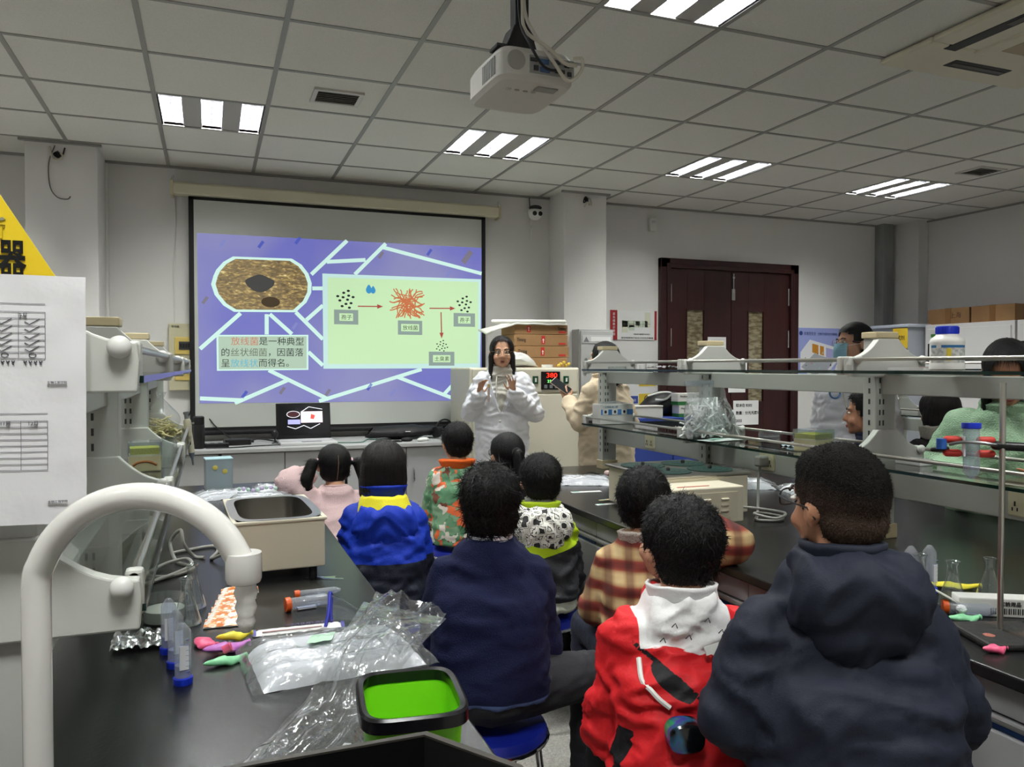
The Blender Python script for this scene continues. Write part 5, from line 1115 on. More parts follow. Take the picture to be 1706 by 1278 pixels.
bw = M('bottle_white',(234,232,226),.35)
MB().lathe([(0,0),(.046,0),(.0495,.004),(.0495,.018),(.0485,.020),(.0485,.083),(.0495,.088),(.046,.098),(.033,.108),(.031,.112),(.031,.12)],n=40).build('body', bw, t); 
MB().lathe([(.0315,.112),(.0318,.115),(.0318,.134),(.030,.137),(0,.137)],n=40).build('cap', bluecap, t)
for k in range(30): a = 2*PI*k/30; MB().bb(-.001,.001,-.0330,-.0312,.115,.133).build('cap_rib', bluecap, t, False).rotation_euler = (0,0,a)
lbm, N, L, b = nodes_mat('bottle_label'); tc = N.new('ShaderNodeTexCoord'); no = N.new('ShaderNodeTexNoise'); no.inputs['Scale'].default_value = 90; L.new(tc.outputs['Object'], no.inputs['Vector']); cr = ramp(N, [(.42,(224,222,214)),(.5,(206,206,200)),(.6,(176,178,176))]); L.new(no.outputs['Fac'], cr.inputs[0]); L.new(cr.outputs[0], b.inputs['Base Color'])
def arc(a0,a1,z0,z1_,r,mat,nm): return MB().surf(lambda u,v: (r*math.sin(a0+(a1-a0)*u),-r*math.cos(a0+(a1-a0)*u),z0+(z1_-z0)*v),16,2).build(nm, mat, t)
arc(-1.2,1.2,.024,.078,.0488,lbm,'label'); arc(-1.2,1.2,.070,.078,.0491,M('label_blue',(50,110,160),.5),'label_band'); arc(-.15,.12,.030,.068,.0492,M('label_yellow2',(230,206,70),.5),'label_block'); arc(-.75,-.45,.069,.079,.0493,white_p,'label_mark')
t = thing('foil_wrap','small crumpled foil on the far upper shelf','foil',(2.20,3.52,z2)); MB().surf(lambda u,v: ((u-.5)*.12,(v-.5)*.2,.006+.02*abs(noise.noise((u*6,v*8,9)))),16,18).build('foil', MATS['foil'], t)
t = thing('petri_dish','single clear dish lid on the far end of the upper shelf','dish',(2.14,3.92,z2)); MB().open_lathe([(0,.014),(.05,.014),(.051,.012),(.051,.0)],(0,0,0),28).build('dish', clr, t)
t = thing('white_card','white card lying on the upper shelf left of the reagent bottle','card',(2.22,2.0,z2),.3); MB().bb(-.05,.05,-.06,.06,0,.010).build('card', paper, t, False); MB().bb(-.05,.05,-.06,-.045,.010,.011).build('red_edge', red_ink, t, False)
tag(MB().bb(2.18,2.24,1.93,2.03,z1,z1+.02).build('folded_slip', paper, None, False, .002), 'folded paper slip on the lower shelf right of the post', 'paper')
# iron stand with clamp and tube
t = thing('retort_stand', 'iron retort stand with a tall steel rod near the right picture edge', 'stand', (1.64,1.235,BZ), -.35)
MB().bb(-.085,.085,-.10,.06,.0,.016).build('base', M('iron_base',(34,33,32),.6,var=(18,(70,52,42),.55,.7),bump=(40,.4)), t, False, .006)
MB().cyl((0,0,.014),(0,0,.565),.0062,n=14).build('rod', steel, t); MB().cyl((-.05,-.04,.016),(-.05,-.04,.0168),.012,n=16).build('rust_spot', M('rust',(150,90,76),.8), t)
t = wthing('clamp', 'black clamp with red grips holding a tube on the stand', 'clamp', (1.64,1.235,1.215))
rdp = M('grip_red',(206,60,50),.5)
MB().caps((1.70,1.19,1.222),(1.632,1.245,1.225),.010).build('arm', black_p, t); MB().caps((1.70,1.19,1.222),(1.80,1.12,1.225),.009,.014).build('handle', black_p, t)
for (dx,dz) in ((0,.014),(0,-.016)):
    MB().caps((1.628,1.252,1.222+dz),(1.605,1.262,1.222+dz),.0085).build('grip', rdp, t); MB().caps((1.572,1.29,1.222+dz),(1.556,1.305,1.222+dz),.0085).build('grip', rdp, t)
MB().tube(spline([(1.632,1.245,1.225),(1.615,1.235,1.228),(1.59,1.25,1.232),(1.565,1.275,1.232),(1.55,1.295,1.226)]),.004,6).build('jaw', M('jaw_steel',(120,120,120),.35,metal=.8), t)
MB().cyl((1.545,1.31,1.215),(1.545,1.31,1.238),.011,n=12).build('thumb_screw', M('screw_blue',(40,90,170),.4), t); MB().caps((1.556,1.305,1.215),(1.535,1.325,1.212),.005).build('screw_bar', black_p, t)
falcon('blue-capped tube held upside up in the stand clamp', (1.590,1.272,1.275), (PI,0.05,.9), .0165,.125, grp='centrifuge tubes')
flask('tall conical flask right of the man hood', (1.70,1.50,BZ), .12); flask('conical flask in front of the upright tubes on the right bench', (1.73,1.43,BZ), .115); flask('conical flask behind the stand rod', (1.885,1.45,BZ), .105)
falcon('left upside-down tube standing behind the right bench flasks', (1.735,1.56,BZ), (0,0,.5), .0165,.125, fill=None); falcon('right upside-down tube standing behind the right bench flasks', (1.79,1.55,BZ), (0,0,.2), .0165,.125, fill=None)
balloon('yellow','long yellow deflated balloon on the right bench behind the flasks',(1.87,1.55,BZ),-.5,(236,220,60),.15,.02,grp='deflated balloons on the right bench'); balloon('green','mint green deflated balloon before the printed box',(1.655,1.335,BZ),-.3,(140,214,160),.08,.016,grp='deflated balloons on the right bench'); balloon('pink','pink deflated balloon in front of the stand base',(1.535,1.165,BZ),-.2,(232,80,130),.055,.014,grp='deflated balloons on the right bench')
t = thing('printed_box','long white printed box lying behind the stand','box',(1.80,1.335,BZ),-.52); MB().bb(-.12,.13,-.025,.025,0,.045).build('carton', white_p, t, False, .003); MB().box((-.15,0,.045),(.06,.05,.002),(0,.5,0)).build('flap', white_p, t, False)
for k in range(16): MB().bb(-.05+k*.005,-.0475+k*.005-.001*(k%2),-.0262,-.0248,.008,.022).build('print_bar', ink, t, False)
text('实验用品', .012, ink, t, (-.03,-.0258,.028)); text('25 x 75 mm', .010, ink, t, (.05,-.0258,.012))
lying('orange-capped tube lying before the right bench flasks', (1.66,1.40,BZ), .9, .0145,.115); t = thing('cotton_ball','small white cotton ball by the mint balloon','cotton',(1.675,1.36,BZ)); MB().ell((0,0,.02),(.012,.012,.011)).build('fluff', M('cotton',(232,234,238),.95,bump=(200,.6)), t)
# ------------------------------------------------------------------ people
def fuse(mb, vox, it=5, fac=.5):
    me = mb.mesh('fuse'); o = bpy.data.objects.new('fuse', me)
    r = o.modifiers.new('r','REMESH'); r.mode = 'VOXEL'; r.voxel_size = vox; r.adaptivity = 0
    s = o.modifiers.new('s','SMOOTH'); s.iterations = it; s.factor = fac
    out = evaluated_mesh(o); bpy.data.objects.remove(o); bpy.data.meshes.remove(me)
    return out
def wrinkle(me, amp, sc, seed=0., st=(1,1,2.2), dirn=0.):
    me.update(); ns = [v.normal.copy() for v in me.vertices]
    for v, n in zip(me.vertices, ns):
        p = v.co; q = Vector((p.x*sc*st[0]+seed, p.y*sc*st[1]-seed, (p.z+dirn*abs(p.x))*sc*st[2]))
        w = q + Vector((noise.noise(q*.6),noise.noise(q*.6+Vector((7,1,3))),noise.noise(q*.6+Vector((2,9,4)))))*.8; d = 1-3.2*abs(noise.noise(w)); d = max(-.55,d)*.75 + .35*noise.noise(q*.5)
        v.co = p + n*amp*d
    me.update()
def paint(me, fn):
    me.polygons.foreach_set('material_index', [fn(p.center, p.normal) for p in me.polygons])
def cut(me, fn):
    bm = bmesh.new(); bm.from_mesh(me); bmesh.ops.delete(bm, geom=[f for f in bm.faces if fn(f.calc_center_median())], context='FACES'); bm.to_mesh(me); bm.free(); me.update()
skin_a = M('skin_light', (206,160,130), .5, bump=(140,.08), var=(12,(196,146,116)))
skin_b = M('skin_tan', (182,132,102), .5, bump=(140,.08), var=(12,(172,120,92)))
skin_c = M('skin_child', (208,158,128), .5, bump=(140,.06), var=(12,(200,146,116)))
hair_m = M('hair_black', (11,10,10), .5, spec=.28, bump=(120,.4,(3,3,.8)))
hair_br = M('hair_dark_brown', (18,13,12), .48, spec=.32, bump=(120,.4,(3,3,.8)))
hair_fade = M('hair_fade', (62,46,38), .6, bump=(300,.3), var=(220,(36,28,25),.4,.6))
eye_w = M('eye_white',(222,218,212),.3); eye_d = M('eye_dark',(24,18,16),.2); lip_m = M('lips',(172,96,88),.5); brow_m = M('eyebrow',(40,32,28),.8)
def strands(me, n, length, w, comb, lift=.35, seed=1):
    """thin hair triangles laid over a hair shell"""
    rr = np.random.RandomState(seed); P = me.polygons; ar = np.array([p.area for p in P]); ar = ar/ar.sum(); idx = rr.choice(len(P), n, p=ar)
    vs, fs = [], []
    for i in idx:
        p = P[i]; c = Vector(me.vertices[p.vertices[rr.randint(len(p.vertices))]].co)*.5 + p.center*.5; nn = p.normal
        d = comb(c) + Vector(rr.normal(0,.18,3)); d = d - nn*d.dot(nn)
        if d.length < 1e-5: continue
        d = (d.normalized() + nn*lift*(.3+rr.rand())).normalized(); s = nn.cross(d).normalized()*w; L_ = length*(.5+rr.rand()*.8)
        k = len(vs); e = c+d*L_-nn*(.25*L_*(1-lift)); vs += [c-s, c+s, e]; fs.append((k,k+1,k+2))
    return vs, fs
def join_strands(me, vs, fs):
    a = MB(); a.v = [tuple(v.co) for v in me.vertices]; a.f = [tuple(p.vertices) for p in me.polygons]; o = len(a.v)
    a.v += [tuple(v) for v in vs]; a.f += [tuple(i+o for i in f) for f in fs]
    m2 = bpy.data.meshes.new('hair'); m2.from_pydata(a.v, [], a.f); m2.update(); return m2
def hand(mb, w, d, up, s, side=1, curl=.5, spread=.12):
    """palm and five fingers; w wrist, d direction, up = back of hand, side=+1 thumb towards d x up"""
    w = Vector(w); d = Vector(d).normalized(); up = Vector(up); up = (up-d*up.dot(d)).normalized(); x = d.cross(up)*side
    R = Matrix((x,d,up)).transposed()
    mb.ell(w+d*.045*s, (.036*s,.052*s,.015*s), R, 16, 10)
    for k, (o, L_, r) in enumerate(((.026,.072,.0085),(.009,.082,.009),(-.009,.076,.0087),(-.026,.06,.0078))):
        b = w + x*o*s + d*.082*s; sp = x*spread*(o/.026); p = b - d*.02*s; dirn = (d+sp).normalized(); ang = 0.
        for j, fr in enumerate((.45,.32,.27)):
            ang += curl*(.35,.75,.6)[j]; dd = (dirn*math.cos(ang) - up*math.sin(ang)).normalized()
            q = p + dd*(L_*fr*s + (.02*s if j == 0 else 0)); mb.caps(p, q, r*s*(1-.08*j), r*s*(1-.08*(j+1)), 10); p = q
    p = w + x*.028*s + d*.02*s; q = p + (x*.8+d*.6-up*.2).normalized()*.04*s; mb.caps(p,q,.011*s,.0095*s,10)
    mb.caps(q, q+(x*.35+d*.9-up*.35*curl).normalized()*.032*s, .0095*s,.008*s,10)
class Fig: pass
def Hm(F): return F.HM
def person(label, loc, rz, top=1.10, seat=.45, lean=.04, k=.82, sw=.15, bulk=1.0, stand=False, hs=.92, head=(0,0,0), skin=None, arms=None, knees=None, group=None, headfwd=.02, vox=.009, foot=True, hand_kw=None, hip_y=0., side_lean=0., wx=1.13, drop=.058):
    """one continuous body mesh (the person) in its own frame: faces +Y, floor z=0"""
    F = Fig(); F.k = k; F.hs = hs; F.sw = sw; F.bulk = bulk
    F.hip = Vector((0,hip_y,(seat+.085*k/.82) if not stand else .53*top)); F.nb = Vector((side_lean,lean,top-.250*hs)); F.sh = F.nb.z-drop*k/.82
    hc = Vector((side_lean*1.15,lean+headfwd,top-.122*hs))
    F.HM = Matrix.Translation(hc) @ Euler((head[1],head[2],head[0]),'ZYX').to_matrix().to_4x4() @ Matrix.Scale(hs,4)
    R3 = F.HM.to_3x3().normalized()
    def hp(*a): return F.HM @ Vector(a)
    F.hp = hp; F.R3 = R3
    mb = MB()
    F.wx = wx
    def E(c, r): mb.ell(hp(c[0]*wx,c[1],c[2]), (r[0]*hs*wx,r[1]*hs,r[2]*hs), R3, 24, 16)
    E((0,-.015,.03),(.076,.097,.092)); E((0,.026,-.035),(.060,.066,.080)); E((0,.042,-.082),(.042,.042,.032)); E((0,.066,-.098),(.022,.020,.017))
    mb.caps(hp(0,.090,.004), hp(0,.104,-.034), .0075*hs, .0125*hs, 10); E((-.012,.092,-.036),(.009,.010,.008)); E((.012,.092,-.036),(.009,.010,.008))
    mb.caps(hp(-.034,.074,.022), hp(.034,.074,.022), .013*hs, None, 10)
    for s in (-1,1):
        E((s*.036,.064,-.042),(.022,.022,.024)); E((s*.078,-.006,-.012),(.009,.019,.031)); E((s*.083,-.014,-.006),(.006,.014,.022))
    E((0,.084,-.064),(.022,.011,.007)); E((0,.083,-.073),(.019,.011,.007))
    mb.caps(hp(0,-.025,-.05), F.nb+Vector((0,-.005,0)), .050*hs, .056*hs, 16)
    a, b = F.hip, Vector((side_lean*.9,lean*.9,F.sh))
    for q in range(5):
        t = q/4*.78; mb.ell(a.lerp(b,t), (min(.1*k/.82, sw*.85), .055*k/.82, .09), None, 20, 12)
    mb.caps((-sw*.9+side_lean,lean,F.sh-.025),(sw*.9+side_lean,lean,F.sh-.025),.036*k/.82)
    F.A = {}
    d_ua = .235*k/.82 if not stand else .27; 
    arms = arms or {}
    for s, nm in ((-1,'l'),(1,'r')):
        S = Vector((s*sw+side_lean,lean,F.sh-.02))
        El, Wr = arms.get(nm, (Vector((s*(sw+.035),lean+.05,F.sh-d_ua)), Vector((s*.085,lean+.25*k/.82,F.sh-d_ua-.02))))
        El, Wr = Vector(El), Vector(Wr); F.A[nm] = (S, El, Wr)
        mb.caps(S, El, .038*k/.82, .032*k/.82); mb.caps(El, Wr, .031*k/.82, .022*k/.82)
        hk = dict(curl=.6, up=(0,0,1) if not stand else (s,0,0)); hk.update((hand_kw or {}).get(nm, {}))
        hand(mb, Wr, hk.get('d', (Wr-El)), hk['up'], .80*k/.82*(.86 if k < .8 else 1), hk.get('side', -s), hk['curl'], hk.get('spread',.12))
    F.L = {}
    for s, nm in ((-1,'l'),(1,'r')):
        Hp = F.hip + Vector((s*.07*k/.82,0,-.01))
        if stand: Kn = Vector((s*.085,hip_y*.5+.02,top*.28)); An = Vector((s*.09,-.02,.075)); ft = Vector((s*.10,.13,.035))
        else:
            Kn, An, ft = (knees or {}).get(nm, (Vector((s*.11,.33*k/.82,seat+.055)), Vector((s*.10,.30*k/.82,.08)), Vector((s*.11,.43*k/.82,.035))))
            Kn, An, ft = Vector(Kn), Vector(An), Vector(ft)
        F.L[nm] = (Hp, Kn, An, ft); c = k/.82
        mb.caps(Hp, Kn, .066*c, .046*c); mb.caps(Kn, An, .044*c, .028*c); mb.caps(An, ft, .028*c, .022*c)
    me = fuse(mb, vox, 3)
    o = obj('person', me, skin or skin_c); o.location = loc; o.rotation_euler = (0,0,rz); tag(o, label, 'person', group)
    F.o = o
    return F
def face(F, mouth=.0, eyes=True, glasses=None):
    hs = F.hs; o = F.o
    for s in (-1,1):
        if eyes:
            e = MB().ell(F.hp(s*.031,.0835,.002),(.0135*hs,.008*hs,.0055*hs),F.R3,14,8).build('eye', eye_w, o); MB().ell(F.hp(s*.031,.0905,.002),(.0055*hs,.0025*hs,.0052*hs),F.R3,12,8).build('iris', eye_d, e)
        MB().tube([F.hp(s*.014,.094,.020),F.hp(s*.030,.0935,.026),F.hp(s*.048,.083,.021)],.0032*hs,6).build('eyebrow', brow_m, o)
    MB().ell(F.hp(0,.093,-.066),(.021*hs,.006*hs,.0045*hs),F.R3,14,8).ell(F.hp(0,.092,-.074-mouth),(.018*hs,.006*hs,.005*hs),F.R3,14,8).build('lips', lip_m, o)
    if mouth: MB().ell(F.hp(0,.096,-.070-mouth*.5),(.014*hs,.003*hs,mouth*.6*hs),F.R3,12,8).build('mouth', eye_d, o)
def spectacles(F, mat, r=.0016):
    hs = F.hs; g = MB()
    for s in (-1,1):
        pts = []
        for j in range(20):
            a = 2*PI*j/20; pts.append(F.hp(s*.033+.026*math.copysign(abs(math.cos(a))**.7,math.cos(a)), .108-.006*abs(math.cos(a)), .000+.018*math.copysign(abs(math.sin(a))**.7,math.sin(a))))
        g.tube(pts, r*hs, 6, closed=True); g.tube([F.hp(s*.060,.102,.006),F.hp(s*.080,.06,.006),F.hp(s*.086,-.005,.004),F.hp(s*.083,-.025,-.018)], r*hs, 6)
    g.tube([F.hp(-.008,.107,.004),F.hp(0,.112,.007),F.hp(.008,.107,.004)], r*hs, 6)
    o = g.build('glasses', mat, F.o)
    for s in (-1,1): MB().add([F.hp(s*.033+.025*math.cos(a),.107-.006*abs(math.cos(a)),.017*math.sin(a)) for a in [2*PI*j/16 for j in range(16)]],[tuple(range(16))]).build('glasses_lens', clear('spec_lens',(240,244,246),.06,.02), o)
def hair(F, style, mat=hair_m, seed=1, n=2600):
    hs = F.hs; mb = MB(); inv = F.HM.inverted()
    wx = F.wx
    def E(c, r): mb.ell(F.hp(c[0]*wx,c[1],c[2]), (r[0]*hs*wx,r[1]*hs,r[2]*hs), F.R3, 28, 18)
    def C(a, b, ra, rb): mb.caps(F.hp(a[0]*wx,a[1],a[2]), F.hp(b[0]*wx,b[1],b[2]), ra*hs, rb*hs, 14)
    top = Vector((0,-.04,.13)); L_ = .028; w = .0011; lift = .35
    if style in ('short','crew'):
        th = .010 if style == 'short' else .006
        E((0,-.017,.034),(.078+th,.099+th,.094+th)); E((0,-.045,-.02),(.070+th*.6,.064+th*.6,.072)); E((0,.03,.075),(.062,.052,.045))
        def rm(p): return (p.y > .070 and p.z < .078) or (p.z < .058 and p.y > .052) or (p.z < -.010 and p.y > -.022) or (p.z < .020 and p.y > .030 and abs(p.x) > .03) or p.z < -.083+.2*abs(p.x)
        comb = lambda c: (inv @ c) - top
        L_, lift, w = (.026,.42,.0013) if style == 'short' else (.011,.5,.0009)
    elif style == 'mop':
        E((0,-.017,.032),(.094,.112,.104)); E((0,-.05,-.03),(.084,.068,.082)); E((0,.04,.07),(.075,.062,.05)); E((.0,-.06,-.055),(.068,.05,.055))
        def rm(p): return (p.y > .07 and p.z < .035) or (p.z < .012 and p.y > .03) or (p.z < -.045 and p.y > -.012) or p.z < -.108
        comb = lambda c: ((inv @ c) - top); L_ = .05; lift = .22; w = .0016
    elif style == 'bob':
        E((0,-.012,.034),(.094,.112,.103)); mb.loft([(F.hp(0,-.03,.03),.103*hs,.092*hs),(F.hp(0,-.034,-.05),.109*hs,.088*hs),(F.hp(0,-.036,-.092),.102*hs,.080*hs),(F.hp(0,-.030,-.118),.080*hs,.062*hs)],28,2.1)
        def rm(p): return (p.y > .066 and p.z < .05) or (p.z < .035 and p.y > .042 and abs(p.x) < .07)
        comb = lambda c: Vector((0,0,-1)) + (((inv @ c)-top)*4 if (inv @ c).z > .06 else Vector((0,0,0))); L_ = .07; lift = .06
    else:
        E((0,-.015,.034),(.085,.106,.100)); E((0,-.045,-.02),(.078,.066,.07)); E((0,.02,.07),(.07,.062,.045))
        def rm(p): return (p.y > .068 and p.z < .062) or (p.z < .045 and p.y > .048) or (p.z < -.0 and p.y > -.012 and abs(p.x) < .1) or (p.z < -.082 and p.y > -.112 and abs(p.x) < .1)
        comb = lambda c: Vector((0,-.6,-.35)) if style == 'pony' else Vector((math.copysign(.7,(inv @ c).x),-.3,-.2)); L_ = .05; lift = .05
        if style == 'pony':
            C((0,-.105,.035),(0,-.135,.03),.022,.03); C((0,-.135,.03),(0,-.16,-.05),.032,.034); C((0,-.16,-.05),(.0,-.145,-.14),.033,.012)
        if style == 'long':
            C((-.07,.02,-.02),(-.078,.035,-.14),.024,.018); C((.07,.02,-.02),(.078,.035,-.14),.024,.018); C((-.078,.035,-.14),(-.07,.06,-.2),.016,.006); C((.078,.035,-.14),(.07,.06,-.2),.016,.006); E((0,-.07,-.08),(.075,.045,.1))
            def rm(p): return (p.y > .066 and abs(p.x) < .068-.35*max(0,p.z-.04) and p.z < .098 and p.z > -.24) or (abs(p.x) < .052 and p.y > .03 and p.z < .06)
            comb = lambda c: Vector((0,0,-1))
        if style == 'low':
            E((0,-.1,-.02),(.035,.03,.05))
        if style == 'pig':
            for s in (-1,1):
                C((s*.082,-.02,.03),(s*.118,-.035,.03),.016,.028); C((s*.118,-.05,.03),(s*.148,-.085,-.05),.034,.038); C((s*.148,-.085,-.05),(s*.145,-.105,-.14),.036,.028); C((s*.145,-.105,-.14),(s*.118,-.105,-.20),.026,.006)
    me = fuse(mb, .0062*hs if style not in ('pig','pony') else .006, 3)
    cut(me, lambda c: rm(inv @ c))
    A_ = {'short':.0036,'crew':.0016,'mop':.006,'bob':.0025,'pig':.0012,'pony':.0015,'long':.002,'low':.0015}[style]*hs; nn = [v.normal.copy() for v in me.vertices]
    for v, q in zip(me.vertices, nn):
        c = inv @ v.co; th = math.atan2(c.x, c.y+.03); rd = (c-top).length
        v.co = v.co + q*A_*(noise.noise((th*7+seed, rd*9, c.z*6)) + .7*noise.noise((th*17, rd*14+seed, c.z*9)))
    me.update()
    vs, fs = strands(me, n, L_*hs, w, comb, lift, seed)
    me = join_strands(me, vs, fs)
    o = obj('hair', me, mat, F.o, True, 0, 180)
    if style == 'pig':
        for s in (-1,1): MB().lathe([(.012,-.006),(.018,-.006),(.018,.006),(.012,.006),(.012,-.006)],F.hp(s*.096,-.025,.032),16,F.R3 @ Matrix.Rotation(PI/2,3,'Y')).build('hair_tie', M('tie_pink',(232,190,200),.6), o)
        MB().tube([F.hp(0,-.10+.03*0,.095),F.hp(0,-.122,.05),F.hp(0,-.124,.0),F.hp(0,-.112,-.05)],.0012,5).build('hair_parting', M('scalp',(150,120,100),.6), o)
    if style == 'pony': MB().lathe([(.014,-.007),(.026,-.007),(.026,.007),(.014,.007),(.014,-.007)],F.hp(0,-.118,.034),16,F.R3 @ Matrix.Rotation(PI/2-.2,3,'X')).build('hair_tie', M('tie_grey',(70,66,66),.6), o)
    return o
def top_garment(F, name, mats, fn=None, hem=.0, puff=1., fat=.016, amp=.006, sc=9., seed=1., sleeve=1., vox=.0105, neck=.066, hemflare=1., label=None, skirt=None, it=4, arms=('l','r'), drop=0.):
    k = F.k/.82; mb = MB(); c0 = F.hip; nb = F.nb; sh = F.sh; sl = nb.x
    z0 = c0.z-.075*k+hem
    def ctr(t): return Vector((sl*t, c0.y+(nb.y-c0.y)*t, 0))
    w0 = (F.sw+.030*k)*puff; d0 = .112*k*(.5+.5*puff)
    zs = [(0,z0,w0*hemflare,d0*1.04*hemflare),(.22,z0+(sh-z0)*.2,w0*1.02,d0*1.05),(.5,z0+(sh-z0)*.48,w0*.98,d0*1.02),(.8,z0+(sh-z0)*.78,w0*1.0,d0),(.95,sh-.022*k,F.sw+.012,.080*k),(.99,nb.z-.014,.088*k,.074*k),(1,nb.z+.016,.060*k+fat*.3,.062*k+fat*.3)]
    rings = []
    if skirt: rings += [((0,c0.y,skirt[0]),skirt[1],skirt[2]),((0,c0.y,(skirt[0]+z0)/2),(skirt[1]+w0)/2,(skirt[2]+d0)/2)]
    for t, z, rx, ry in zs: c = ctr(t); rings.append(((c.x,c.y,z), rx, ry))
    mb.loft(rings, 32, 2.5)
    mb.caps((-F.sw*.96+sl,nb.y,sh-.026*k),(F.sw*.96+sl,nb.y,sh-.026*k),.042*k+fat*.5)
    for nm in arms:
        S, El, Wr = F.A[nm]; r = (.040*k+fat)*sleeve; W2 = El.lerp(Wr,.93); S = S+Vector((0,0,-.008))
        mb.caps(S, El, r, r*.97); mb.caps(El, W2, r*.97, r*.76)
        if puff > 1.05:
            for q in (.4,): mb.ell(El.lerp(W2,q),(r*1.0,r*1.0,r*1.0),None,14,10)
    me = fuse(mb, vox, it)
    wrinkle(me, amp, sc, seed)
    wrinkle(me, amp*.45, sc*2.3, seed+9, (1,1,1.5), .5)
    if isinstance(fn, dict):
        for a_, f_ in fn.items(): field(me, a_, f_)
    elif fn: paint(me, fn)
    o = obj(name, me, mats, F.o, True, 0, 180)
    if label: o['label'] = label
    return o
def trousers(F, mat, fat=.014, amp=.004, fn=None, name='trousers', shoe=None, vox=.011):
    k = F.k/.82; mb = MB(); mb.ell(F.hip+Vector((0,-.006,-.018)),(min(.132*k,F.sw+.028),.108*k,.082*k),None,24,14)
    for nm in ('l','r'):
        Hp, Kn, An, ft = F.L[nm]; mb.caps(Hp, Kn, .072*k+fat*.5, .054*k+fat*.6); mb.caps(Kn, Kn.lerp(An,.92), .053*k+fat*.6, .044*k+fat)
    me = fuse(mb, vox, 4); wrinkle(me, amp, 12, 3.)
    if isinstance(fn, dict):
        for a_, f_ in fn.items(): field(me, a_, f_)
    o = obj(name, me, mat, F.o, True, 0, 180)
    for nm in ('l','r'):
        Hp, Kn, An, ft = F.L[nm]; d = (ft-An); d.z = 0; d = d.normalized() if d.length > 1e-4 else Vector((0,1,0))
        s_ = MB().caps(An+Vector((0,0,-.03))-d*.02, ft+Vector((0,0,.005))+d*.03*k, .042*k, .035*k); s_.caps(An+Vector((0,0,.01)),An+Vector((0,0,-.02)),.04*k)
        me = fuse(s_, .008, 3); 
        for v in me.vertices: v.co.z = max(.004, v.co.z)
        obj('shoe', me, shoe or M('shoe_dark',(40,40,44),.6), F.o, True, 0, 180)
    return o
def collar(F, mat, r0=.062, r1=.068, h=.045, z=-.005, name='collar', thick=.012, tilt=.25, amp=.003, y=-.0, parent=None):
    def f(u, v):
        a = u*2*PI; r = (r0+(r1-r0)*v); p = Vector((r*math.cos(a), r*.95*math.sin(a)+y, h*v - tilt*r*math.sin(a)*(-1)*-.0 - tilt*.5*(math.sin(a)+1)*.05)); p += Vector((0,0,z+amp*noise.noise((math.cos(a)*3,math.sin(a)*3,v*3))))
        return tuple(F.nb*1. + p)
    o = MB().surf(f, 40, 6).build(name, mat, parent or F.o); s = o.modifiers.new('thick','SOLIDIFY'); s.thickness = thick; s.offset = -1; return o
def hood(F, mats, w=.13, h=.12, d=.075, z=-.01, y=-.085, fn=None, amp=.008, seed=3., sc=14., name='hood'):
    mb = MB(); c = F.nb+Vector((0,y,z-h*.35))
    mb.ell(c,(w,d,h*.62),Matrix.Rotation(.35,3,'X'),28,18); mb.ell(c+Vector((0,-.006,-h*.35)),(w*.74,d*.8,h*.42),Matrix.Rotation(.2,3,'X'),24,14); mb.ell(c+Vector((0,-.008,-h*.62)),(w*.42,d*.6,h*.30),None,20,12)
    for s in (-1,1): mb.caps(F.nb+Vector((s*.062,.03,.012+z)),c+Vector((s*w*.65,.0,h*.28)),.026,.034)
    mb.caps(c+Vector((-w*.62,.01,h*.40)),c+Vector((w*.62,.01,h*.40)),.026)
    me = fuse(mb, .0085, 4); wrinkle(me, amp, sc, seed, (1,1,1.3), .7)
    if fn: paint(me, fn)
    return obj(name, me, mats, F.o, True, 0, 180)
def stool(lb, loc, colr, nm, rz=0.):
    t = thing('stool', lb, 'stool', (loc[0]+.012,loc[1]+.045,0), rz, 'round lab stools')
    t.scale = (1,1,.95)
    MB().lathe([(0,.405),(.150,.405),(.156,.412),(.156,.428),(.150,.440),(.12,.446),(0,.447)],n=40).build('seat', M('stool_'+nm, colr, .4), t)
    MB().tube([(.156*math.cos(a),.156*math.sin(a),.408) for a in [2*PI*j/32 for j in range(32)]],.007,8,closed=True).build('seat_ring', chrome, t)
    for q in range(4):
        a = PI/4+q*PI/2; c, s = math.cos(a), math.sin(a)
        MB().tube(spline([(.05*c,.05*s,.402),(.13*c,.13*s,.395),(.145*c,.145*s,.36),(.165*c,.165*s,.15),(.18*c,.18*s,.01)]),.0095,10).build('leg', chrome, t); MB().cyl((.18*c,.18*s,0),(.18*c,.18*s,.02),.013,n=10).build('foot', rubber, t)
    MB().tube([(.172*math.cos(a),.172*math.sin(a),.12) for a in [2*PI*j/32 for j in range(32)]],.006,8,closed=True).build('foot_ring', chrome, t)
    return t
dark_pants = M('trousers_charcoal',(42,43,47),.85,bump=(200,.15)); navy_pants = M('trousers_navy',(24,28,46),.85,bump=(200,.15)); black_pants = M('trousers_black',(22,22,24),.85,bump=(200,.15))
def cloth(name, col, rough=.8, b=(220,.18), var=None, sheen=0.): return M('cloth_'+name, col, rough, bump=b, var=var, sheen=sheen, spec=.3)
CH = 'children seated on stools in the aisle'

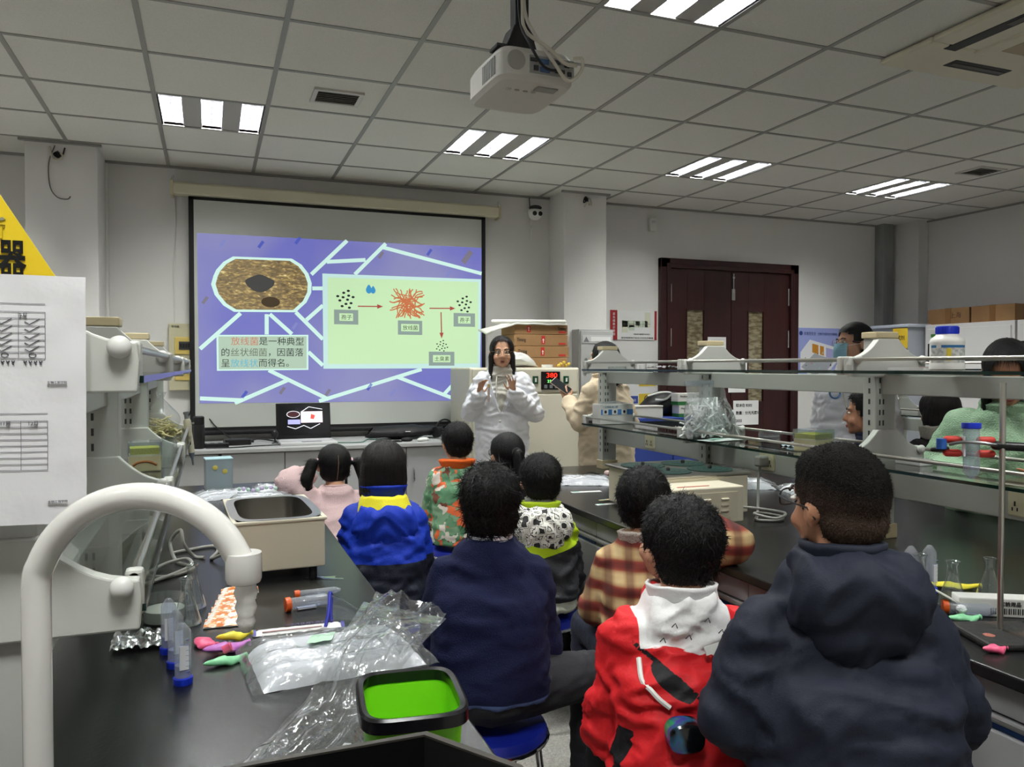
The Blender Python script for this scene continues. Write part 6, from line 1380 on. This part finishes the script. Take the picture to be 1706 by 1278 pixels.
# 1 navy sweater boy
F = person('boy in a navy sweater seen from behind on a blue stool', (.705,2.0,0), -.33, top=1.125, lean=.055, k=.88, sw=.118, hs=.86, wx=1.04, head=(.06,.10,.0), group=CH,
    knees={'r': ((.30,.16,.50),(.30,.20,.09),(.33,.33,.035)), 'l': ((-.06,.36,.5),(-.08,.34,.09),(-.08,.47,.035))})
navy = cloth('navy_knit',(17,24,62),.85,(260,.3)); hemb = cloth('hem_blue',(84,104,150))
zh = F.hip.z-.075*F.k/.82
top_garment(F,'sweater',regions('cloth_navy_sweater',(14,20,54),[('hem',(84,104,150),.001)],.85,(260,.3)),{'hem': lambda c: min(zh+.055+.016-c.z, .13-c.y)}, hem=.055, puff=1.06, fat=.014, amp=.007, sc=8., seed=2.)
collar(F, M('cloth_stripe_shirt',(226,228,232),.8,var=(60,(40,46,66),.48,.52,(.2,.2,4))), .056,.058,.040,.0, thick=.006); hair(F,'mop',hair_m,2,3200)
def stripes(c):
    a = math.atan2(c.y-.18,c.x-.30); return min(.47-c.z, c.x-.2, max(.0042-.05*abs(a-q) for q in (-1.8,-1.45,-1.1)))
trousers(F,regions('cloth_striped_trousers',(42,43,47),[('stripe',(226,226,228),.0006)],.85,(200,.15)),fn={'stripe': stripes},shoe=M('shoe_grey',(110,108,106),.7),vox=.008); stool('blue round stool under the navy sweater boy',(.705,1.985),(24,40,150),'blue')

# 2 red jacket boy
F = person('boy in a red and black jacket in front of the man', (.955,1.42,0), -.30, top=1.105, lean=.075, k=.88, sw=.112, hs=.88, wx=1.17, head=(.42,.26,.05), group=CH, headfwd=.035)
red = cloth('red_jacket',(206,32,38),.6,(60,.2)); blk_c = cloth('jacket_black',(24,24,27),.8,(300,.5)); wht = cloth('white_shirt',(228,226,226),.8)
nz = F.nb.z
def r_shirt(c): x, z = c.x, c.z; return min(F.nb.y+.03-c.y, z-(nz-.088-.22*x-.45*max(0,abs(x)-.06)+.004*noise.noise((x*40,z*30,1))), .100-abs(x+.01))
def r_black(c):
    x, z = c.x, c.z; zipl = min(.0065-abs(x-.074), z-(nz-.27), .05-c.y); pipe = min(.005-abs(z-(nz-.105-.72*(x+.08)))*.8, x+.125, .085-x, .02-c.y)
    patch = min(1-((x+.055)/.038)**2-((z-(nz-.140-.55*(x+.055)))/.022)**2, (.02-c.y)*50)*.03; panel = min(x-.078, .12-x, z-(nz-.17), nz-.05-z, .1-c.y); side = min(-.1-x, F.hip.z+.10-z, .03-abs(c.y+.01))
    return max(zipl, pipe, patch, panel, side)
top_garment(F,'jacket',regions('cloth_red_black',(206,32,38),[('black',(22,22,25),.0008),('shirt',(228,226,226),.0008)],.6,(60,.2)),{'black': r_black, 'shirt': r_shirt}, puff=1.14, fat=.020, amp=.013, sc=8., seed=5., sleeve=1.08, vox=.0075)
collar(F, wht, .066,.074,.034,.008,'shirt_collar',.007,amp=.004)
for (x,z) in ((-.05,-.03),(.02,-.02),(-.02,-.055),(.05,-.045),(-.075,-.06)): MB().tube([(x,F.nb.y-.105-.0*abs(x),nz+z),(x+.008,F.nb.y-.105,nz+z+.008),(x+.012,F.nb.y-.106,nz+z-.002)],.0012,5).build('shirt_print', ink, F.o)
MB().box((.035,F.nb.y-.112,nz-.075),(.034,.004,.018),(-.3,-.25,.1)).build('neck_label', white_p, F.o, False)
gm = nodes_mat('iridescent_patch'); N, L, b = gm[1], gm[2], gm[3]; tc = N.new('ShaderNodeTexCoord'); no = N.new('ShaderNodeTexNoise'); no.inputs['Scale'].default_value = 14; L.new(tc.outputs['Object'], no.inputs['Vector']); cr = ramp(N,[(.38,(10,12,14)),(.52,(14,16,18)),(.6,(40,90,120)),(.66,(60,50,140)),(.72,(40,130,90))]); L.new(no.outputs['Fac'], cr.inputs[0]); L.new(cr.outputs[0], b.inputs['Base Color']); b.inputs['Roughness'].default_value = .15
yb = F.hip.y*.5+F.nb.y*.5
MB().loft([((-.042,yb-.12,nz-.225),.038,.032,PI/2),((-.042,yb-.158,nz-.225),.036,.030,PI/2),((-.042,yb-.162,nz-.225),.031,.026,PI/2)],30,2.6).build('badge', gm[0], F.o)
MB().tube(spline([(-.115,F.nb.y-.085,nz-.10),(-.115,F.nb.y-.115,nz-.135),(-.10,F.nb.y-.135,nz-.15),(-.085,F.nb.y-.145,nz-.165),(-.065,F.nb.y-.15,nz-.18)]),.0055,6).build('white_piping', white_p, F.o)
trousers(F, black_pants); hair(F,'short',hair_m,3,3600); stool('blue round stool under the red jacket boy',(.945,1.40),(24,40,150),'blue')

# 3 man in navy parka
F = person('man in a navy hooded parka and glasses at the right front', (1.055,1.04,0), -.36, top=1.25, seat=.44, lean=.10, k=.96, sw=.138, wx=1.0, hs=.885, drop=.088, head=(.42,.06,-.04), skin=skin_b, headfwd=.03, vox=.0085, knees={'r': ((.20,.33,.47),(.19,.30,.09),(.22,.44,.04)),'l': ((.03,.38,.47),(.04,.34,.09),(.05,.47,.04))},
    arms={'l': ((-.195,.08,.76),(.0,.33,.64)), 'r': ((.195,.10,.76),(.15,.36,.64))})
park = cloth('navy_parka',(23,27,41),.7,(400,.12))
top_garment(F,'parka',park, puff=1.10, fat=.020, amp=.010, sc=7.5, seed=8., sleeve=1.06, vox=.0095)
hood(F, park, .128,.145,.064,.006,-.070, amp=.009, sc=11.); collar(F, park, .070,.078,.060,-.006,'parka_collar',.014)
trousers(F, black_pants); face(F); spectacles(F, M('frame_black',(22,22,24),.3), .0021)
o = hair(F,'crew',hair_m,5,5200); 
inv = F.HM.inverted()
field(o.data, 'fade', lambda c: .035-.30*max(0,-(inv @ c).y-.03)-(inv @ c).z)
o.data.materials.clear(); o.data.materials.append(regions('hair_cropped',(17,15,14),[('fade',(66,52,44),.035)],.75,(300,.4),.12)); stool('blue round stool hidden under the man',(1.015,1.06),(24,40,150),'blue')

# 4 plaid boy
F = person('boy in a brown and red plaid shirt leaning on the right bench', (1.255,2.10,0), -.42, top=1.075, lean=.08, k=.82, sw=.106, hs=.86, head=(-.25,.22,.0), group=CH, headfwd=.03, vox=.0075,
    knees={'r': ((.02,.33,.505),(.02,.30,.08),(.03,.42,.035)), 'l': ((-.17,.30,.505),(-.16,.28,.08),(-.18,.40,.035))}, arms={'r': ((.26,-.03,.865),(.13,.12,.93)), 'l': ((-.16,.10,F.sh*0+.62),(-.02,.28,.66))}, hand_kw={'r': dict(d=(-.5,.3,.6), up=(.5,-.3,.6), curl=1.3)})
pm, N, L, b = nodes_mat('cloth_plaid')
tc = N.new('ShaderNodeTexCoord'); sp = N.new('ShaderNodeSeparateXYZ'); L.new(tc.outputs['Object'], sp.inputs[0])
def band(sock, scale, ph=0.):
    m1 = N.new('ShaderNodeMath'); m1.operation = 'MULTIPLY_ADD'; m1.inputs[1].default_value = scale; m1.inputs[2].default_value = ph; L.new(sock, m1.inputs[0])
    m2 = N.new('ShaderNodeMath'); m2.operation = 'SINE'; L.new(m1.outputs[0], m2.inputs[0]); m3 = N.new('ShaderNodeMath'); m3.operation = 'MULTIPLY_ADD'; m3.inputs[1].default_value = .5; m3.inputs[2].default_value = .5; L.new(m2.outputs[0], m3.inputs[0]); return m3.outputs[0]
ra = ramp(N,[(.15,(206,186,146)),(.5,(176,142,108)),(.72,(140,64,46)),(.95,(112,40,34))]); L.new(band(sp.outputs[2],90.), ra.inputs[0])
rb = ramp(N,[(.2,(240,232,214)),(.6,(214,190,164)),(.85,(150,120,104))]); L.new(band(sp.outputs[0],100.,1.), rb.inputs[0])
mx = N.new('ShaderNodeMixRGB'); mx.blend_type = 'MULTIPLY'; mx.inputs[0].default_value = .85; L.new(ra.outputs[0], mx.inputs[1]); L.new(rb.outputs[0], mx.inputs[2]); L.new(mx.outputs[0], b.inputs['Base Color']); b.inputs['Roughness'].default_value = .85
top_garment(F,'plaid_shirt',pm, puff=1.04, fat=.016, amp=.007, sc=8., seed=12.); collar(F, M('cloth_fleece',(176,164,154),.95,bump=(160,.9)), .062,.074,.040,-.012,'fleece_collar',.016)
trousers(F, navy_pants); hair(F,'short',hair_m,7,3000); spectacles(F, M('frame_red',(170,30,44),.4)); stool('red round stool under the plaid shirt boy',(1.25,2.085),(206,40,48),'red')
t = thing('purple_band','thin purple elastic band between the plaid boy and the red jacket','elastic band',(1.02,1.80,.62),.3); MB().tube(spline([(.06,0,.09),(.0,0,.08),(-.03,0,.04),(-.02,0,0),(.03,0,-.02)]),.004,6).build('band', M('band_violet',(70,60,150),.5), t)

# 5 lime jacket boy
F = person('boy in a lime and charcoal jacket with a printed white hood', (1.215,2.84,0), -.30, top=1.045, lean=.05, k=.78, sw=.096, hs=.85, head=(.18,.10,.0), group=CH)
lime_c = cloth('lime',(176,204,34),.6); char = cloth('charcoal_shell',(42,43,46),.6)
pr_m, N, L, b = nodes_mat('cloth_doodle_print'); tc = N.new('ShaderNodeTexCoord'); vo = N.new('ShaderNodeTexVoronoi'); vo.inputs['Scale'].default_value = 27; vo.distance = 'CHEBYCHEV'; vo.feature = 'F1'; L.new(tc.outputs['Object'], vo.inputs['Vector']); ns = N.new('ShaderNodeTexNoise'); ns.inputs['Scale'].default_value = 44; L.new(tc.outputs['Object'], ns.inputs['Vector'])
ad = N.new('ShaderNodeMath'); ad.operation = 'MULTIPLY_ADD'; ad.inputs[1].default_value = .5; L.new(ns.outputs['Fac'], ad.inputs[0]); L.new(vo.outputs['Distance'], ad.inputs[2]); cr = ramp(N,[(0,(36,36,36)),(.52,(228,226,218)),(.62,(40,40,40)),(.66,(230,228,220)),(.80,(226,226,216)),(.84,(44,44,42)),(.9,(220,220,210))],'CONSTANT'); L.new(ad.outputs[0], cr.inputs[0]); L.new(cr.outputs[0], b.inputs['Base Color']); b.inputs['Roughness'].default_value = .75
zc = F.sh-.115; zw = F.hip.z-.02
top_garment(F,'jacket',regions('cloth_lime_charcoal',(176,204,34),[('dark',(42,43,46),.001),('hem',(190,192,178),.001)],.6,(220,.18)),{'dark': lambda c: zc+.045*abs(c.x)/.15-c.z, 'hem': lambda c: min(zw-.014-c.z,.14-c.y)}, puff=1.14, fat=.016, amp=.012, sc=8., seed=15., sleeve=1.05)
hood(F,[pr_m,lime_c],.122,.135,.07,-.012,-.078,lambda c,n: 0); collar(F, lime_c, .060,.074,.045,-.006,'jacket_collar',.012); collar(F, cloth('grey_knit',(150,150,152)), .052,.056,.05,.004,'inner_collar',.006)
trousers(F, black_pants); hair(F,'short',hair_m,9,2600); stool('blue round stool under the lime jacket boy',(1.215,2.83),(24,40,150),'blue')

# 6 blue and yellow jacket child
F = person('child with bobbed hair in a blue, yellow and navy jacket', (.625,3.0,0), -.16, top=1.105, lean=.045, k=.80, sw=.104, hs=.855, wx=1.1, head=(-.05,.04,.0), group=CH)
bl_c = cloth('royal_blue',(18,50,165),.6); ye_c = cloth('yellow',(226,214,48),.65); nv_c = cloth('dark_navy',(22,25,40),.7)
zb2 = F.sh-.175
top_garment(F,'jacket',regions('cloth_blue_navy',(18,50,165),[('dark',(22,25,40),.001)],.6,(220,.18)),{'dark': lambda c: zb2-c.z}, puff=1.18, fat=.018, amp=.012, sc=8., seed=18., sleeve=1.05)
hood(F,[bl_c],.122,.165,.062,-.055,-.072,amp=.010); collar(F, ye_c, .118,.086,.075,-.058,'yellow_band',.016,amp=.008,y=-.016); collar(F, bl_c, .066,.082,.045,.012,'blue_collar',.012)
trousers(F, navy_pants); hair(F,'bob',hair_br,11,3600); stool('blue round stool under the blue jacket child',(.625,2.99),(24,40,150),'blue')

# 7 pink sweater girl with pigtails
F = person('girl with pigtails in a pale pink sweater leaning on the left bench', (.585,3.78,0), .18, top=1.02, lean=.10, k=.78, sw=.100, hs=.84, head=(-.10,.22,.0), group=CH, headfwd=.03, knees={'l': ((-.02,.30,.505),(-.02,.28,.08),(-.02,.38,.035)), 'r': ((.14,.30,.505),(.14,.28,.08),(.14,.38,.035))}, arms={'l': ((-.215,.14,.848),(-.08,.30,.85)), 'r': ((.17,.12,.66),(.05,.30,.70))})
pk = cloth('pink_knit',(222,192,192),.9,(300,.5))
top_garment(F,'sweater',pk, puff=1.10, fat=.020, amp=.007, sc=9., seed=21., sleeve=1.15); collar(F, pk, .056,.06,.025,-.004,'neckband',.01)
trousers(F, dark_pants); hair(F,'pig',hair_m,13,2600); stool('blue round stool under the pink sweater girl',(.585,3.77),(24,40,150),'blue')

# 8 camo jacket boy
F = person('boy in an orange, green and white patterned jacket with an orange collar', (1.245,4.05,0), -.16, top=1.09, lean=.04, k=.78, sw=.096, hs=.85, head=(.22,.06,.0), group=CH)
cm, N, L, b = nodes_mat('cloth_leaf_pattern'); tc = N.new('ShaderNodeTexCoord'); vo = N.new('ShaderNodeTexVoronoi'); vo.inputs['Scale'].default_value = 26; ns = N.new('ShaderNodeTexNoise'); ns.inputs['Scale'].default_value = 20; L.new(tc.outputs['Object'], ns.inputs['Vector']); mv = N.new('ShaderNodeMixRGB'); mv.inputs[0].default_value = .08; L.new(tc.outputs['Object'], mv.inputs[1]); L.new(ns.outputs['Color'], mv.inputs[2]); L.new(mv.outputs[0], vo.inputs['Vector'])
sp = N.new('ShaderNodeSeparateXYZ'); L.new(vo.outputs['Color'], sp.inputs[0]); cr = ramp(N,[(0,(84,132,96)),(.38,(120,158,124)),(.55,(224,104,56)),(.68,(220,212,200)),(.84,(110,60,44)),(.9,(96,140,104))],'CONSTANT'); L.new(sp.outputs[0], cr.inputs[0]); L.new(cr.outputs[0], b.inputs['Base Color']); b.inputs['Roughness'].default_value = .75
top_garment(F,'jacket',cm, puff=1.14, fat=.022, amp=.007, sc=9., seed=24., sleeve=1.08); collar(F, cloth('orange',(236,106,40)), .064,.092,.05,-.02,'orange_collar',.014)
trousers(F, black_pants); hair(F,'short',hair_m,15,2600); spectacles(F, M('frame_blue',(60,70,120),.4)); stool('blue round stool under the patterned jacket boy',(1.245,4.04),(24,40,150),'blue')

# 9 ponytail girl
F = person('girl with a ponytail and glasses behind the lime jacket boy', (1.315,3.47,0), -.22, top=1.08, lean=.05, k=.76, sw=.094, hs=.86, head=(.35,.10,.0), group=CH, knees={'r': ((.02,.22,.505),(.02,.24,.08),(.02,.34,.035)), 'l': ((-.12,.22,.505),(-.12,.24,.08),(-.12,.34,.035))})
top_garment(F,'coat',cloth('black_coat',(26,25,30),.8), puff=1.08, fat=.022, amp=.006, seed=27.); collar(F, MATS['cloth_black_coat'], .058,.064,.035,-.004); trousers(F, black_pants); hair(F,'pony',hair_m,17,3000); spectacles(F, MATS['frame_black']); stool('blue round stool under the ponytail girl',(1.315,3.46),(24,40,150),'blue')

# 10 presenter
LC = cloth('lab_coat',(228,229,234),.75,(160,.12)); hoodie = cloth('cream_hoodie',(206,203,192),.9,(250,.3))
F = person('young woman in a white lab coat presenting with both hands raised', (1.95,5.28,0), 2.79, top=1.615, stand=True, lean=.0, k=.88, sw=.138, wx=1.12, hs=.93, head=(.05,.02,.0), skin=skin_a, vox=.0065,
    arms={'r': ((.225,.03,1.07),(.155,.19,1.20)), 'l': ((-.235,.03,1.07),(-.075,.20,1.22))}, hand_kw={'r': dict(d=(-.1,.15,1), up=(.6,-.5,.3), curl=.75, side=-1, spread=.2), 'l': dict(d=(.05,.25,1), up=(-.5,-.6,.2), curl=.35, side=1, spread=.3)})
zv = F.sh
def coatfn(c):
    v = (c.z-(zv-.25))/.25; return min(c.y-.02, .075*v-abs(c.x-.005), F.nb.z+.05-c.z)
top_garment(F,'lab_coat',regions('cloth_coat_hoodie',(228,229,234),[('open',(200,197,186),.001)],.75,(160,.12)),{'open': coatfn}, puff=1.10, fat=.016, amp=.013, sc=8., seed=31., sleeve=1.12, skirt=(.48,.215,.155), vox=.0095)
for s in (-1,1):
    MB().surf(lambda u,v,s=s: (s*(.012+.075*v**.8*(1-.15*u)+.045*u*math.sin(v*PI)), .130-.02*v**2-.03*u*v, zv-.235+.25*v),6,12).build('lapel', LC, F.o).modifiers.new('t','SOLIDIFY').thickness = .006
    MB().tube(spline([(s*.035,.09,zv+.015),(s*.04,.125,zv-.04),(s*.038,.135,zv-.13)]),.003,6).build('hoodie_cord', white_p, F.o)
for q in range(3): MB().ell((.012,.145-.002*q,zv-.30-q*.12),(.009,.004,.009),None,12,8).build('button', M('button_white',(206,206,206),.3), F.o)
hood(F, hoodie, .115,.10,.05,.0,-.055,amp=.006); collar(F, hoodie, .104,.078,.030,-.036,'hood_roll',.018,amp=.008); trousers(F, dark_pants); face(F,.004); hair(F,'long',hair_br,19,3600); spectacles(F, M('frame_gold',(196,180,150),.25,metal=.8), .0011)
t = thing('marker_tube','small pale tube held in the presenter hand','tube',(1.785,5.10,1.16),0,None,(0.1,0,0)); MB().cyl((0,0,0),(0,0,.10),.009,n=14).build('tube', M('tube_pale',(224,206,200),.4), t); MB().cyl((0,0,.1),(0,0,.125),.010,n=14).build('cap', M('tube_cap_yellow',(220,200,140),.4), t)

# 11 beige coat woman with phone
F = person('woman in a beige coat holding a phone beyond the right bench', (2.45,4.62,0), .30, top=1.565, stand=True, lean=.02, k=.88, sw=.135, wx=1.03, hs=.96, head=(.15,.25,.0), skin=skin_a, vox=.0075,
    arms={'l': ((-.19,.05,1.04),(-.13,.24,1.17)), 'r': ((.19,-.02,1.02),(.20,.06,.80))}, hand_kw={'l': dict(d=(-.1,.5,.8), up=(-.6,-.4,-.3), curl=.8)})
bg_c = cloth('beige_coat',(214,196,168),.7,(120,.15))
top_garment(F,'coat',bg_c, puff=1.16, fat=.018, amp=.010, sc=7., seed=33., sleeve=1.08, skirt=(.40,.20,.15)); collar(F, bg_c, .066,.08,.045,-.006); trousers(F, dark_pants); hair(F,'pony',hair_m,21,2600)
t = thing('mobile_phone','thin pale phone held up by the beige coat woman','phone',(2.225,4.86,1.27),0,None,(.7,-.5,.5)); MB().bb(-.036,.036,-.075,.075,-.004,.004).build('body', M('phone_gold',(196,170,150),.35), t, False, .004); MB().bb(-.033,.033,-.07,.07,.004,.0046).build('glass', M('phone_glass2',(40,42,46),.1), t, False)

# 12 masked woman
F = person('woman in a white lab coat wearing a blue surgical mask and glasses', (3.55,3.60,0), 2.1, top=1.655, stand=True, lean=.02, k=.9, sw=.145, wx=1.03, hs=.98, head=(-.72,.08,.0), skin=skin_a, vox=.0085, arms={'r': ((.195,-.01,1.06),(.20,.06,.82)), 'l': ((-.195,-.01,1.06),(-.20,.06,.82))})
top_garment(F,'lab_coat',[LC], puff=1.12, fat=.016, amp=.009, sc=7., seed=36., sleeve=1.1, skirt=(.5,.21,.155)); collar(F, LC, .066,.082,.05,-.008); face(F); spectacles(F, M('frame_rose',(150,110,104),.3), .0013); hair(F,'low',hair_m,23,2600); trousers(F, dark_pants)
mk = M('mask_blue_cloth',(150,200,216),.8,bump=(30,.3,(1,1,6)))
MB().surf(lambda u,v: tuple(F.hp(math.sin((u-.5)*2.1)*.070, .058+.058*math.cos((u-.5)*2.4)*(.92+.2*math.sin(v*PI)), -.110+.105*v)),20,14).build('surgical_mask', mk, F.o)
for s in (-1,1): MB().tube([F.hp(s*.06,.075,-.02),F.hp(s*.084,.01,-.005),F.hp(s*.088,-.02,-.02)],.0015,5).build('mask_loop', white_p, F.o)
MB().tube(spline([(-.05,.10,F.sh),(-.04,.15,F.sh-.12),(-.02,.16,F.sh-.24),(.02,.15,F.sh-.12),(.05,.10,F.sh)]),.004,6).build('lanyard', M('lanyard_cream',(210,206,186),.6), F.o); MB().lathe([(.024,0),(.034,0),(.034,.002),(.024,.002),(.024,0)],(.07,.152,F.sh-.10),22,Matrix.Rotation(PI/2-.1,3,'X') ).build('crest', M('crest_blue',(90,130,176),.6), F.o)

# 13 boy in profile behind the rack post
F = person('boy in profile with a navy jacket sitting across the right bench', (3.31,3.10,0), .85, top=1.275, seat=.55, lean=.10, knees={'r': ((.10,.18,.60),(.10,.16,.09),(.10,.27,.035)), 'l': ((-.10,.18,.60),(-.10,.16,.09),(-.10,.27,.035))}, k=.86, sw=.125, wx=1.03, hs=.97, head=(.0,.0,.0), skin=skin_b, headfwd=.03, vox=.0075)
top_garment(F,'jacket',cloth('navy_jacket',(30,34,54),.7), puff=1.16, fat=.026, amp=.009, seed=39.); collar(F, MATS['cloth_navy_jacket'], .064,.074,.045,-.006); face(F); hair(F,'short',hair_m,25,3000); trousers(F, black_pants); stool('blue round stool across the right bench',(3.31,3.09),(24,40,150),'blue')
bpy.data.objects[F.o.name]; 
# 14 green sweater person
F = person('person in a mint green sweater bending over across the right bench', (3.12,2.30,0), 2.1, top=1.50, stand=True, lean=.13, k=.94, sw=.165, wx=1.03, hs=1.0, head=(.1,-.55,.0), skin=skin_b, headfwd=.09, vox=.0075, arms={'r': ((.26,.08,.98),(.10,.32,.94)), 'l': ((-.26,.08,.98),(-.10,.34,.96))})
gn = cloth('mint_knit',(150,182,150),.95,(180,.7),(10,(162,192,160)))
top_garment(F,'sweater',gn, puff=1.16, fat=.022, amp=.008, sc=7., seed=42., sleeve=1.12); hood(F, gn, .13,.12,.06,-.0,-.06); collar(F, gn, .075,.095,.04,-.02,'neck_roll',.02); face(F); hair(F,'long',hair_m,27,2600); trousers(F, dark_pants)
# 15 far person between benches
F = person('far seated person with a cream scarf behind the mint sweater', (3.72,3.12,0), -.25, top=1.27, seat=.5, lean=.05, knees={'r': ((.08,.2,.55),(.08,.2,.08),(.08,.3,.035)), 'l': ((-.1,.2,.55),(-.1,.2,.08),(-.1,.3,.035))}, k=.86, sw=.13, hs=.96, skin=skin_a)
top_garment(F,'coat',cloth('dark_coat',(40,36,38),.8), puff=1.1, fat=.025, seed=45.); collar(F, cloth('cream_scarf',(214,208,196),.95,(120,.8)), .07,.085,.07,-.01,'scarf',.03,amp=.01); hair(F,'bob',hair_br,29,1800); trousers(F, black_pants); stool('blue round stool behind the mint sweater person',(3.72,3.11),(24,40,150),'blue')

bpy.data.scenes.remove(TMP)
